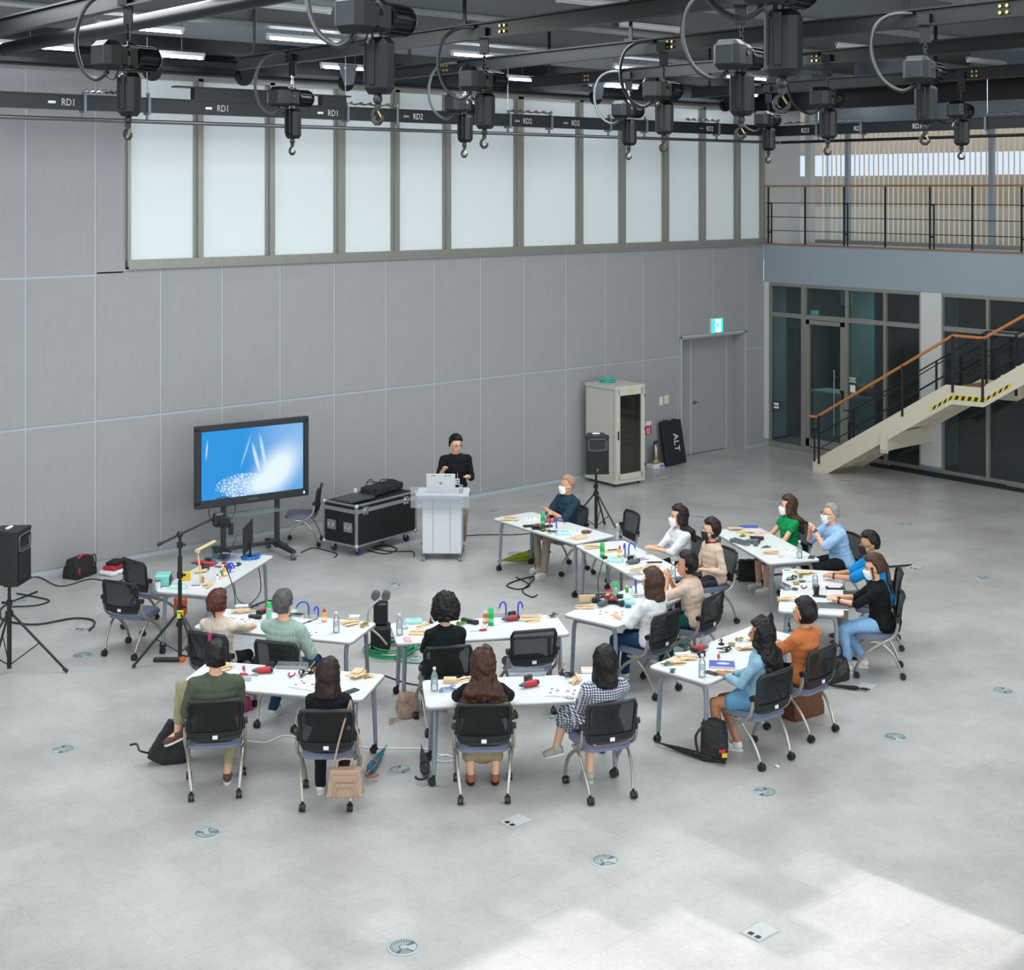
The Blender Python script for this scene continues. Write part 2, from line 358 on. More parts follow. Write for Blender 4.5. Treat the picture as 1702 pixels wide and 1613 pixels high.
obj('meeting_strip', B().box((-1.95, 0.283, 1.19), (0.05, 0.015, 2.36)), JOINT, dr, 0)
obj('door_handle', B().cyl((-1.86, 0.285, 1.05), (-1.86, 0.25, 1.05), 0.035, n=14).box((-1.82, 0.24, 1.05), (0.11, 0.014, 0.018), bev=.004), CHROME, dr)
# frosted window band
MUL = [-14.20, -13.06, -11.83, -10.55, -9.45, -8.37, -6.75, -5.27, -4.16, -2.97, -1.90, -0.84, -0.05]
wn = struct('window_1', B().box((-7.1, 0.02, 4.265), (14.24, 0.16, 0.13)).box((-7.1, -0.03, 4.215), (14.24, 0.10, 0.03)).box((-7.1, 0.02, 7.0), (14.24, 0.14, 0.08)), ALU, sm=0)
for i in range(len(MUL) - 1):
    obj('frosted_pane', B().box(((MUL[i] + MUL[i + 1]) / 2, 0.05, 5.66), (MUL[i + 1] - MUL[i] - 0.03, 0.012, 2.68)), WINBOARD, wn, 0)
for i, x in enumerate(MUL):
    wd = 0.13 if i in (3, 6) else (0.05 if i in (0, 12) else 0.085)
    obj('mullion', B().box((x, 0.005, 5.66), (wd, 0.11, 2.68)).box((x - wd / 2 - .02, 0.03, 5.66), (0.045, 0.04, 2.68)), ALU, wn, 0)
struct('trim_1', B().box((0.6, 0.16, 6.4), (1.25, 0.28, 4.4)), WHITEW, sm=0)
# left and near walls (behind the viewer); the near wall has a made-up opening grid shaping the sun patches
struct('wall_left', B().box((XL - 0.1, YN / 2, ZC / 2), (0.2, -YN, ZC)), WHITEW, sm=0)
b = B()
def nb(x0, x1, z0, z1): b.box(((x0 + x1) / 2, YN - 0.05, (z0 + z1) / 2), (x1 - x0, 0.1, z1 - z0))
gx0, gz0, pw, ph, nc, nr = -18.4, 5.45, 0.50, 0.30, 10, 7
nb(XL, gx0, 0, ZC); nb(gx0 + nc * pw, 6.7, 0, ZC); nb(gx0, gx0 + nc * pw, 0, gz0); nb(gx0, gx0 + nc * pw, gz0 + nr * ph, ZC)
OPEN = ["oo.o......", "ooo..oooo.", "oooXXXooo.", "ooXXXXXo.o", "XXXXXXXoXX", "XXXXXXXXXX", "XXXXXXXXXX"]       # top row first; open, dimmed and blocked cells lay out the sun patches
sh = B()
for r_ in range(nr):
    for c_ in range(nc):
        q = (gx0 + c_ * pw, gx0 + (c_ + 1) * pw, gz0 + (nr - 1 - r_) * ph, gz0 + (nr - r_) * ph)
        if OPEN[r_][c_] == '.': nb(*q)
        elif OPEN[r_][c_] == 'o': sh.box(((q[0] + q[1]) / 2, YN - .03, (q[2] + q[3]) / 2), (pw, .004, ph))
struct('window_5', sh, glass_mat('sun_dimmer', (.85, .85, .85, 1), .30), sm=0)  # unseen sheets added to weaken the sun in some cells
struct('wall_near', b, WHITEW, sm=0)

# ------------------------------------------------------------------ right side: storefront, fascia, balcony
struct('wall_right', B().box((0.8, -11.5, 3.81), (1.6, 23, 0.78)).box((0.3, -4.0, 1.71), (0.56, 0.44, 3.42)).box((0.08, -0.065, 1.71), (0.16, 0.13, 3.42))
       .box((0.3, -9.6, 1.71), (0.56, 0.44, 3.42)).box((1.66, -11.5, 7.7), (0.12, 23, 2.2)), [FASCIA], sm=0)
for k, (yy, wy) in enumerate([(-4.0, 0.44), (-9.6, 0.44), (-0.065, 0.13)]):
    struct('trim_%d' % (k + 2), B().box((-0.003 + .28, yy, 1.79), (0.57, wy + .006, 3.25)), WHITEW, sm=0)
struct('baseboard_right', B().box((0.27, -4.0, 0.06), (0.6, 0.47, 0.12)), STEEL, sm=0)
def storefront(idx, ys, door=None):
    m = struct('window_%d' % idx, B().box((0.05, (ys[0] + ys[-1]) / 2, 0.06), (0.10, ys[0] - ys[-1], 0.12)).box((0.05, (ys[0] + ys[-1]) / 2, 3.385), (0.10, ys[0] - ys[-1], 0.07)), ALU, sm=0)
    for i, y in enumerate(ys):
        wd = 0.11 if (door is not None and i == door) else 0.055
        obj('mullion', B().box((0.05, y, 1.7), (0.11, wd, 3.3)), ALU, m, 0)
    for i in range(len(ys) - 1):
        y0, y1 = ys[i + 1], ys[i]; yc = (y0 + y1) / 2
        obj('transom', B().box((0.05, yc, 2.76), (0.10, y1 - y0, 0.09)), ALU, m, 0)
        obj('glass_pane', B().box((0.06, yc, 3.07), (0.012, y1 - y0 - .03, 0.56)), DGLASS, m, 0)
        if i == door:
            obj('door_glass', B().box((0.06, yc, 1.42), (0.012, y1 - y0 - .06, 2.6)), DGLASS, m, 0)
            obj('door_stile', B().box((0.05, y1 - .09, 1.42), (0.07, 0.09, 2.6)).box((0.05, y0 + .10, 1.42), (0.07, 0.12, 2.6)).box((0.05, yc, .22), (0.07, y1 - y0 - .1, 0.16)).box((0.05, yc, 2.66), (0.07, y1 - y0 - .1, 0.09)), ALU, m, 0)
            obj('pull_bar', B().cyl((-0.05, y0 + .26, 0.45), (-0.05, y0 + .26, 1.75), 0.014).cyl((-0.05, y0 + .26, 1.6), (0.03, y0 + .26, 1.6), .009).cyl((-0.05, y0 + .26, .6), (0.03, y0 + .26, .6), .009), CHROME, m)
            obj('door_lock', B().box((0.0, y0 + .10, 1.2), (0.03, 0.06, 0.2), bev=.005).box((-.012, y0 + .10, 1.33), (0.02, 0.07, 0.05)), [BLACK], m, 0)
        else: obj('glass_pane', B().box((0.06, yc, 1.42), (0.012, y1 - y0 - .03, 2.6)), DGLASS, m, 0)
    return m
st = storefront(2, [-0.15, -1.02, -2.08, -2.97, -3.77], door=1)
storefront(3, [-4.23, -5.17, -6.10, -7.05, -8.0, -9.36])
# stickers on the glass
g = solo('window_sticker', B().box((0, 0, 0), (0.004, 0.17, 0.17)).box((-0.003, 0, 0.035), (0.003, 0.13, 0.05), mi=1).box((-0.003, 0, -0.035), (0.003, 0.13, 0.05), mi=1), [BLACK, WHITE], 'small dark square sticker with two white bars low on the corner glass', 'sticker', (-0.0, -0.33, 0.62 + .25), sm=0)
ns = solo('notice_sheet', B().box((0, 0, 0), (0.004, 0.12, 0.14)), [PAPER], 'small white notice stuck on the glass right of the glazed door', 'notice', (-0.0, -2.23, 1.42), sm=0)
for k in range(3): obj('notice_line', B().box((-0.003, 0.0, 0.14 + k * .035), (0.003, 0.16 - .04 * (k == 1), 0.016)), [PAPER], ns, 0)
# rooms behind the glass
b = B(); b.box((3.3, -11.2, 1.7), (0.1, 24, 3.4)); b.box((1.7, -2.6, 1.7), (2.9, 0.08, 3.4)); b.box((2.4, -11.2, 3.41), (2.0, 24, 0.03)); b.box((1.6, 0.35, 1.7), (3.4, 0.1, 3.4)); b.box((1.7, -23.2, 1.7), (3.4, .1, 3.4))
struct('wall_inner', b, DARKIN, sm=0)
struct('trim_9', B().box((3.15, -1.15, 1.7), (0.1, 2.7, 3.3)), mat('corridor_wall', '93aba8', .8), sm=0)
area('corridor_lamp', (1.9, -1.2, 3.3), (0, 0, 0), 0.6, 1.5, 26, (0.7, 1, 0.95))
cb = thing('reception_counter', 'pale counter seen dimly through the corner glass', 'counter', (1.7, -1.1, 0))
obj('counter_body', B().box((0, 0, 0.5), (0.5, 1.9, 1.0), bev=.01), WHITEW, cb, 0); obj('counter_top', B().box((0, 0, 1.02), (0.56, 2.0, 0.04)), WHITE, cb, 0)
solo('cardboard_box', B().box((0, 0, 0.1), (0.28, 0.42, 0.2)).box((-.16, 0, .21), (.12, .4, .01), rot=(0, -.5, 0)), mat('cardboard', '9a7850', 0.8), 'open brown cardboard box on the counter behind the glass door', 'box', (1.7, -1.45, 1.04), sm=0)
# exit signs
EXITG = mat('exit_green', '1fb8a4', 0.4, emis='18d0b8', es=1.5); EXITW = mat('exit_white', 'dffaf2', 0.4, emis='c8fff0', es=1.6)
def exit_sign(loc, rz, label):
    t = thing('exit_sign', label, 'exit sign', loc, rz)
    obj('sign_body', B().box((0, 0.02, 0), (0.34, 0.05, 0.30), bev=.006), WHITE, t, 0)
    obj('sign_face', B().box((0, -0.012, 0), (0.31, 0.01, 0.27)), EXITG, t, 0)
    fb = B(); fb.box((0.0, -0.02, 0.0), (0.17, 0.006, 0.25))
    obj('sign_door', fb, EXITW, t, 0)
    fg = B(); fg.sph((0.01, -0.026, 0.085), (.018, .004, .018), 8, 6); y = -0.026
    for q in ([(0.0, y, .06), (-.015, y, 0.0)], [(-.015, y, 0), (.03, y, -.04), (.01, y, -.1)], [(-.015, y, 0), (-.04, y, -.05), (-.07, y, -.07)], [(0, y, .05), (.045, y, .03), (.06, y, .05)], [(0, y, .05), (-.04, y, .03), (-.05, y, -.01)]): fg.tube(q, .010, 5)
    obj('running_figure', fg, EXITG, t)
    return t
exit_sign((-1.51, -0.04, 2.60), 0, 'glowing green exit sign with running figure above the double door')
exit_sign((1.0, -1.35, 3.1), R(70), 'pale backlit exit sign hanging behind the top of the glazed entrance')
# wall plates
t = thing('switch_plate', 'white and cream switch plates on the grey wall right of the rack', 'switch', (-3.02, -0.006, 1.23))
obj('plate', B().box((-0.09, 0, 0), (0.09, 0.014, 0.17), bev=.003), WHITE, t, 0)
obj('plate', B().box((0.06, 0, 0.01), (0.12, 0.014, 0.17), bev=.003).box((.03, -.009, .01), (.04, .006, .13)).box((.09, -.009, .01), (.04, .006, .13)), mat('cream_plate', 'd6d2b4', 0.5), t, 0, label='cream plate with two rockers')
t = thing('extinguisher_notice', 'small red and white notice on the wall above the extinguisher', 'notice', (-3.46, -0.005, 0.74))
obj('notice_red', B().box((0, 0, -.045), (0.16, 0.006, 0.17)), mat('notice_red', 'c8405a', .6), t, 0); obj('notice_white', B().box((0, 0, .09), (0.15, 0.006, 0.08)), PAPER, t, 0)
obj('notice_mark', B().box((-.03, -.004, -.05), (0.02, 0.004, 0.09)).box((.02, -.004, -.05), (0.02, 0.004, 0.11)).box((.0, -.004, -.1), (0.07, 0.004, 0.02)), PAPER, t, 0)

# balcony
bal = struct('trim_8', B().box((0.04, -11.5, 4.215), (0.12, 23, 0.03)), WOODB, sm=0)
t = thing('balcony_railing', 'black balcony railing with wooden top rail and thin cables above the storefront', 'railing', (0.02, 0, 4.2))
obj('top_rail', B().box((0, -6, 1.22), (0.07, 12, 0.035), bev=.008), WOODB, t, 0, label='orange wooden top rail')
yy = [-0.1, -1.05, -2.01, -2.97, -3.96, -4.85, -5.83, -6.8, -7.75, -8.7, -9.7]
for i, y in enumerate(yy):
    pb = B().box((0, y, 0.60), (0.014, 0.04, 1.20))
    if i % 2 == 0: pb.box((0, y - .085, 0.44), (0.014, 0.03, 0.88)).box((0, y - .045, 0.86), (0.014, 0.10, 0.03)).box((0, y - .045, 0.26), (0.014, 0.10, 0.03))
    obj('post', pb, BLACKM, t, 0)
for k, z in enumerate((0.30, 0.58, 0.87)): obj('cable', B().cyl((0, -0.05, z), (0, -12, z), 0.008, n=6), BLACKM, t)
# balcony glazing with blinds, seen against the outside wall
FIN = mat('blind_slat', 'efeadd', 0.6, noise=0.06, scale=3)
FIN2 = mat('blind_slat_brown', '8d8474', 0.7, noise=0.10, scale=3)
gl = struct('window_4', B().box((1.5, -11.5, 6.62), (0.12, 23, 0.12)).box((1.5, -11.5, 4.24), (0.12, 23, 0.08)), ALU, sm=0)
for y in (-1.0, -4.35, -7.7): obj('mullion', B().box((1.52, y, 5.4), (0.10, 0.09, 2.4)), FASCIA, gl, 0)
for k in range(3): obj('glass_pane', B().box((1.55, -0.0 - 3.35 * k - 0.95 + (0 if k else .5), 5.4), (0.012, 0.1, 2.3)), CLEAR, gl, 0)
for k in range(72):
    y = -0.28 - k * 0.118
    obj('blind_slat', B().box((1.62, y, 5.42), (0.02, 0.026, 2.4), rz=0.3), FIN, gl, 0)
solo('column', B().box((1.25, -0.22, 5.6), (0.16, 0.16, 2.8), bev=.01), WHITEW, 'white column at the corner end of the balcony', 'column', sm=0)
# outside: pale building wall with a bright gap of sky
OUTW = mat('outside_wall', 'a3988a', 0.9, noise=0.06, scale=2)
OUTW2 = mat('outside_low_wall', 'bab5a8', 0.9, noise=0.05, scale=2)
oo = thing('outside_wall', 'beige outside wall with a bright slot seen through the balcony glazing', 'building', (3.0, -6, 0))
obj('upper_band', B().box((0, 0, 7.0), (0.2, 20, 1.75)), OUTW, oo, 0); obj('middle_band', B().box((0, 0, 5.26), (0.2, 20, 0.78)), OUTW, oo, 0)
obj('lower_band', B().box((-0.04, 0, 4.33), (0.2, 20, 1.26)), OUTW2, oo, 0)
area('outside_fill', (2.4, -6, 8.0), (0, R(0), 0), 1.0, 14, 330, (1, .98, .94))  # area lamp added beyond the glazing to brighten the building wall

# ------------------------------------------------------------------ staircase
t = thing('staircase', 'cream steel staircase with landing, wooden handrails and black cable balustrade', 'staircase', (0, 0, 0))
SL = 0.64; yt = -9.5
poly = [(-2.35, 0), (-2.35, .19), (-5.22, 1.94), (-5.92, 1.96), (-6.69, 2.45), (yt, 4.2), (yt, 3.86), (-6.69, 2.09), (-5.95, 1.63), (-5.33, 1.61), (-2.69, 0)]
def wrap(poly): return [p for p in poly]
def concave(b_, poly, x0, x1, mi=0):       # strip prism from matched top/bottom chains
    top = [(-2.35, .19), (-5.22, 1.94), (-5.92, 1.96), (-6.69, 2.45), (yt, 4.2)]; bot = [(-2.69, 0), (-5.33, 1.61), (-5.95, 1.63), (-6.69, 2.09), (yt, 3.86)]
    b_.prism([(-2.35, 0), (-2.35, .19), (-2.69, .397), (-2.69, 0)], x0, x1, mi, 'x')
    top[0] = (-2.69, .397)
    for i in range(4): b_.prism([bot[i], top[i], top[i + 1], bot[i + 1]], x0, x1, mi, 'x')
for x in (-1.42, -0.34):
    s_ = B(); concave(s_, poly, x, x + 0.03); obj('stringer', s_, CREAM, t, 0)
for k in range(10):
    y = -2.52 - k * 0.272; z = 0.17 * (k + 1)
    obj('tread', B().box((-0.87, y - .13, z - .02), (1.05, 0.28, 0.035)).box((-0.87, y, z - .1), (1.05, 0.012, 0.15)), WOODO if 0 else CREAM, t, 0)
obj('landing', B().box((-0.87, -5.58, 1.86), (1.05, 0.72, 0.05)), mat('landing_wood', 'a5714a', .5), t, 0, label='wooden landing')
for k in range(12):
    y = -6.0 - k * 0.272; z = 1.86 + 0.175 * (k + 1)
    obj('tread', B().box((-0.87, y - .13, z - .02), (1.05, 0.28, 0.035)).box((-0.87, y, z - .1), (1.05, 0.012, 0.15)), CREAM, t, 0)
obj('support_beam', B().box((-0.65, -3.96, 0.77), (1.62, 0.14, 0.30)).box((-1.43, -3.96, 0.75), (0.02, 0.16, 0.36)), CREAM, t, 0)
for y in (-3.92, -4.0):
    for z in (.62, .88): obj('bolt', B().cyl((-1.44, y, z), (-1.455, y, z), .014, n=8), BLACK, t)
HP = [(-2.26, 1.03), (-2.44, 1.04), (-5.36, 2.81), (-5.96, 2.81), (-6.69, 3.24), (yt, 5.0)]
for x, nm in ((-1.41, 'handrail'), (-0.33, 'handrail')):
    obj(nm, B().tube([(x, y, z) for y, z in HP], 0.027 if x < -1 else .014, 8), WOODO if x < -1 else BLACKM, t)
    for dz in (.34, .62):
        obj('cable', B().tube([(x, y, z - dz) for y, z in [(-2.5, 1.06)] + HP[2:]], 0.010, 6), BLACKM, t)
    for y, zb in ((-2.5, .16), (-4.34, 1.28), (-5.36, 1.82), (-5.94, 1.72), (-7.6, 2.9), (-9.3, 3.9)):
        ht = next(a[1] + (b2[1] - a[1]) * (y - a[0]) / (b2[0] - a[0]) for a, b2 in zip(HP, HP[1:]) if b2[0] <= y <= a[0])
        obj('post', B().box((x - .02, y, (zb + ht) / 2), (0.012, 0.045, ht - zb)), BLACKM, t, 0)
    obj('post', B().box((x - .02, -2.40, .5), (0.012, 0.035, .62)).box((x - .02, -2.45, .80), (0.012, 0.12, .03)), BLACKM, t, 0)
# hazard tape
hz = B(); ch = [(-4.90, 1.43), (-5.33, 1.695), (-5.95, 1.715), (-6.45, 2.03)]
for i in range(3):
    (y0, z0), (y1, z1) = ch[i], ch[i + 1]; L_ = math.hypot(y1 - y0, z1 - z0); n_ = max(2, int(L_ / .06)); 
    for k in range(n_):
        a, c = k / n_, (k + 1) / n_; ya, za, yc, zc = y0 + (y1 - y0) * a, z0 + (z1 - z0) * a, y0 + (y1 - y0) * c, z0 + (z1 - z0) * c
        hz.add([(-1.424, ya, za), (-1.424, yc, zc), (-1.424, yc - .03, zc + .075), (-1.424, ya - .03, za + .075)], [(0, 1, 2, 3)], k % 2)
obj('hazard_tape', hz, [mat('tape_yellow', 'd8b818', .5), BLACKM], t, 0, label='yellow and black striped hazard tape')
# cable duct along the storefront foot
solo('floor_duct', B().box((-0.12, -7.0, 0.025), (0.12, 8.5, 0.05), bev=.01).cyl((-.12, -3.2, .06), (-.12, -5.6, .06), .02), BLACKM, 'black cable duct lying along the foot of the storefront', 'cable duct')

# ================================================================== CEILING RIG
def ray(u): return AX * ((u - 851.0) / FPX) + FW
def on_x(u, v, c): r = ray(u); s = (c - CAMX) / r.x; return (c, CAMY + r.y * s, CAMH - (v - 315.0) * s / FPX)
def on_y(u, v, c): r = ray(u); s = (c - CAMY) / r.y; return (CAMX + r.x * s, c, CAMH - (v - 315.0) * s / FPX)
ZB = 6.895
def ibeam(name, label, p0, p1, w_, h_, mt, cat='beam', group=None, flange=0.018):
    p0 = Vector(p0); p1 = Vector(p1); L_ = (p1 - p0).length; a = math.atan2(p1.y - p0.y, p1.x - p0.x)
    t = thing(name, label, cat, p0, a, group)
    obj('lower_flange', B().box((L_ / 2, 0, flange / 2), (L_, w_, flange)), mt, t, 0)
    obj('upper_flange', B().box((L_ / 2, 0, h_ - flange / 2), (L_, w_, flange)), mt, t, 0)
    obj('web', B().box((L_ / 2, 0, h_ / 2), (L_, 0.02, h_ - 2 * flange)), mt, t, 0)
    return t, L_
BX = [-17.95, -14.05, -11.6, -9.0, -5.4]
BN = ['nearest to the viewer, crossing the top left', 'second from the viewer', 'third from the viewer', 'fourth from the viewer', 'farthest, near the balcony']
for k, x in enumerate(BX):
    t, L_ = ibeam('rigging_beam', 'dark steel rigging beam carrying chain hoists, ' + BN[k], (x, -2.9, ZB), (x, -21.5, ZB), 0.10, 0.17, BEAMD)
    for j in range(4):
        bb = B()
        for s_ in (-1, 1):
            for dx in (0, .07):
                for dz in (.05, .11): bb.cyl((1.2 + j * 4.1 + dx, s_ * .012, dz), (1.2 + j * 4.1 + dx, s_ * .03, dz), .016, n=7)
        obj('bolt_group', bb, BRASS, t)
    for j in range(5):
        obj('hanger', B().box((0.4 + j * 4.3, 0, .52), (.05, .012, .72)).box((0.4 + j * 4.3, 0, .18), (.14, .09, .03)), BEAMD, t, 0)
solo('conduit', B().cyl((-17.1, -2.9, 6.97), (-17.1, -20, 6.97), 0.075, n=12), BEAMD, 'thick dark conduit crossing the upper left corner under the beams', 'pipe')
GN = ['over the frosted windows', 'second from the frosted windows', 'third from the frosted windows', 'fourth from the frosted windows', 'fifth from the frosted windows']
for k, y in enumerate((-1.9, -4.5, -7.1, -9.7, -12.3)):
    t, L_ = ibeam('ceiling_girder', 'wide pale grey roof girder running along the hall, ' + GN[k], (-26.5, y, 7.62), (0.5, y, 7.62), 0.34, 0.62, BEAMG, 'girder', flange=.03)
    for j in range(7): obj('stiffener', B().box((1.5 + j * 3.9, 0, .31), (.02, .32, .56)), BEAMG, t, 0)
for k, x in enumerate((-20.5, -16.0, -12.6, -7.4, -3.6)):
    ibeam('secondary_girder', 'pale grey cross girder under the dark roof deck, ' + ['at far left', 'left of centre', 'in the middle', 'right of centre', 'at far right'][k], (x, -1.0, 8.26), (x, -21.0, 8.26), 0.22, 0.34, BEAMG, 'girder')
for k, (y, z, r_) in enumerate([(-3.2, 8.15, .05), (-5.8, 8.18, .035), (-8.6, 8.12, .06), (-10.9, 8.18, .04)]):
    t = thing('ceiling_pipe', 'dark pipe hung below the roof deck, ' + ['nearest to the panelled wall', 'second from the panelled wall', 'third from the panelled wall', 'fourth from the panelled wall'][k], 'pipe', (0, y, z))
    obj('pipe_run', B().cyl((-26, 0, 0), (1, 0, 0), r_, n=8), BEAMD, t)
    for j in range(9): obj('pipe_hanger', B().cyl((-25 + j * 3, 0, 0), (-25 + j * 3, 0, ZC - z), .008, n=4), BEAMD, t)
# dark headers where the walls meet the roof
struct('trim_5', B().box((-12.6, -0.15, 7.20), (28, 0.24, 0.30)).box((-12.6, -0.55, 7.42), (28, 0.12, 0.22)), BEAMD, sm=0)
struct('trim_6', B().box((-0.5, -11.5, 7.10), (0.24, 22.5, 0.36)).box((-0.9, -11.5, 7.35), (0.12, 22.5, 0.20)), BEAMD, sm=0)
struct('trim_7', B().box((-12.6, -0.95, 7.30), (28, 0.05, 0.05)).box((-12.6, -0.36, 7.10), (28, 0.05, 0.06)), RAILB, sm=0)
# tube lamps
TUBE = mat('lit_tube', 'ffffff', 0.4, emis='f1f5ff', es=34.0)
TUBEOFF = mat('unlit_tube', 'c9cdcb', 0.4)
def tube_lamp(u, v, z, L_, label, lit=True):
    p = P(u, v, z); t = thing('tube_lamp', label, 'tube lamp', p, 0)
    obj('lamp_housing', B().box((0, 0, 0.05), (L_ + .1, 0.07, 0.05), bev=.006).box((0, 0, .04), (L_ + .1, .02, .06)), WHITE, t, 0)
    obj('tube', B().cyl((-L_ / 2, 0, 0), (L_ / 2, 0, 0), 0.016, n=8), TUBE if lit else TUBEOFF, t)
    for s_ in (-1, 1): obj('socket', B().box((s_ * (L_ / 2 + .02), 0, 0.01), (.035, .045, .06)), WHITE, t, 0)
    obj('lamp_rod', B().cyl((0, 0, .07), (0, 0, 8.66 - z), .006, n=4), STEEL, t)
tl = [(235, 49, 7.5, 'leftmost of the upper row'), (505, 68, 7.5, 'second of the upper row'), (800, 94, 7.5, 'third of the upper row'), (1060, 115, 7.5, 'fourth of the upper row'), (1240, 130, 7.5, 'rightmost of the upper row'),
      (50, 78, 7.2, 'leftmost of the lower row'), (302, 95, 7.2, 'second of the lower row'), (590, 115, 7.2, 'third of the lower row'), (868, 133, 7.2, 'fourth of the lower row'), (1020, 144, 7.2, 'fifth of the lower row'), (1225, 157, 7.2, 'sixth of the lower row'), (1440, 147, 7.45, 'by the balcony side')]
for u, v, z, lb in tl: tube_lamp(u, v, z, 1.15 if u not in (868, 302) else .6, 'lit white tube lamp hanging under the girders, ' + lb)
for u, v, z, lb in [(480, 15, 7.6, 'top left of centre'), (1430, 82, 7.6, 'upper right'), (985, 8, 7.7, 'top centre'), (1640, 105, 7.6, 'far right'), (1080, 48, 7.7, 'above the navy hoist'), (1610, 70, 7.7, 'high on the right')]:
    tube_lamp(u, v, z, 1.15, 'switched off pale tube lamp under the roof, ' + lb, False)
# rig rail with RD numbers, and pipe below it
t = thing('rig_rail', 'dark rig rail with white RD numbers along the frosted windows', 'rail', (0, 0, 0))
xr0, xr1 = XL + .3, -1.36
obj('rail_body', B().box(((xr0 + xr1) / 2, -1.5, 6.47), (xr1 - xr0, 0.10, 0.18)).box(((xr0 + xr1) / 2, -1.5, 6.57), (xr1 - xr0, 0.14, 0.02)), RAILB, t, 0)
TXT = mat('rig_letters', 'd9dde0', 0.6)
for u, s_ in [(114, 'RD1'), (371, 'RD1'), (554, 'RD1'), (695, 'RD2'), (877, 'RD2'), (957, 'RD2'), (1180, 'RD2')]:
    p = on_y(u, 190, -1.56); text('rail_number', s_, 0.13, TXT, t, (p[0], -1.557, 6.47), (R(90), 0, 0), sx=.8)
    obj('rail_slot', B().box((p[0] - .22, -1.555, 6.47), (.10, .006, .035), bev=.002), CHROME, t, 0)
for u in (141, 248, 660, 848, 917, 1015, 1075, 1195, 578):
    x = on_y(u, 190, -1.56)[0]
    obj('rail_clamp', B().box((x, -1.5, 6.47), (.035, .16, .24)).box((x, -1.5, 6.33), (.03, .03, .10)).sph((x, -1.52, 6.62), .03, 8, 6), STEEL, t)
for u in (248, 578, 848):
    x = on_y(u, 190, -1.56)[0]; obj('suspension_rod', B().cyl((x, -1.5, 6.6), (x, -1.5, 7.4), .008, n=5), CHROME, t)
for u0, u1 in ((141, 195), (580, 660), (848, 917), (1140, 1195)):
    x0, x1 = on_y(u0, 190, -1.5)[0], on_y(u1, 190, -1.5)[0]
    pts = [(x0 + (x1 - x0) * k / 16, -1.5, 6.63 + .012 * math.sin(k * 2.1)) for k in range(17)]; obj('turnbuckle', B().tube(pts, [.012 + .012 * (k % 3 == 1) for k in range(17)], 6), CHROME, t)
for u0, u1, h_ in ((320, 440, .16), (532, 572, .14)):
    x0, x1 = on_y(u0, 190, -1.5)[0], on_y(u1, 190, -1.5)[0]
    obj('junction_box', B().box(((x0 + x1) / 2, -1.5, 6.58 + h_ / 2), (x1 - x0, .12, h_)).box(((x0 + x1) / 2 - .1, -1.5, 6.59 + h_), (x1 - x0 + .35, .16, .02)), RAILB, t, 0)
t2 = thing('rig_pipe', 'polished round pipe running below the RD rail at the frosted windows', 'pipe', (0, 0, 0))
obj('pipe_run', B().cyl((xr0, -1.5, 6.26), (xr1, -1.5, 6.26), 0.028, n=10), mat('pipe_steel', '6e7274', .3, .8), t2)
t = thing('rig_rail', 'dark rig rail with white RD3 numbers in front of the balcony', 'rail', (0, 0, 0))
obj('rail_body', B().box((-1.42, -10.82, 6.47), (0.10, 18.5, 0.18)).box((-1.42, -10.82, 6.57), (0.14, 18.5, 0.02)), RAILB, t, 0)
for u in (1338, 1426, 1524, 1590):
    p = on_x(u, 210, -1.48); text('rail_number', 'RD3', 0.13, TXT, t, (-1.477, p[1], 6.47), (R(90), 0, R(-90)), sx=.8)
for u in (1357, 1431, 1638):
    y = on_x(u, 210, -1.48)[1]
    obj('rail_clamp', B().box((-1.42, y, 6.47), (.16, .035, .24)).box((-1.42, y, 6.33), (.03, .03, .10)).sph((-1.44, y, 6.62), .03, 8, 6), STEEL, t)
    if u != 1431: obj('suspension_rod', B().cyl((-1.42, y, 6.6), (-1.42, y, 7.3), .008, n=5), CHROME, t)
    obj('turnbuckle', B().tube([(-1.42, y - .9 * k / 12 * (1 if u == 1638 else -.9), 6.63 + .01 * math.sin(k * 2)) for k in range(13)], [.010 + .010 * (k % 3 == 1) for k in range(13)], 6), CHROME, t)
t2 = thing('rig_pipe', 'dark round pipe below the rail in front of the balcony glazing', 'pipe', (0, 0, 0))
obj('pipe_run', B().cyl((-1.42, -1.6, 6.26), (-1.42, -20, 6.26), 0.028, n=10), BEAMD, t2)
# pulleys under the header
for u, lb in ((253, 'behind the leftmost hoist'), (405, 'left of the chrome hoist'), (575, 'behind the big central hoist'), (990, 'behind the second beam hoist'), (1205, 'near the far corner')):
    p = on_y(u, 150, -1.0); t = thing('pulley', 'dark rigging pulley hanging under the header, ' + lb, 'pulley', (p[0], -1.0, 6.98))
    obj('sheave', B().cyl((-.0, -.03, 0), (0, .03, 0), .13, n=18).cyl((0, -.045, 0), (0, .045, 0), .03, n=8), BEAMD, t)
    obj('pulley_bracket', B().prism([(-.16, .24), (.16, .24), (.10, -.02), (-.06, -.05)], -.06, -.045, axis='y').box((0, 0, .26), (.34, .12, .04)), STEEL if u in (575, 990) else BEAMD, t, 0)

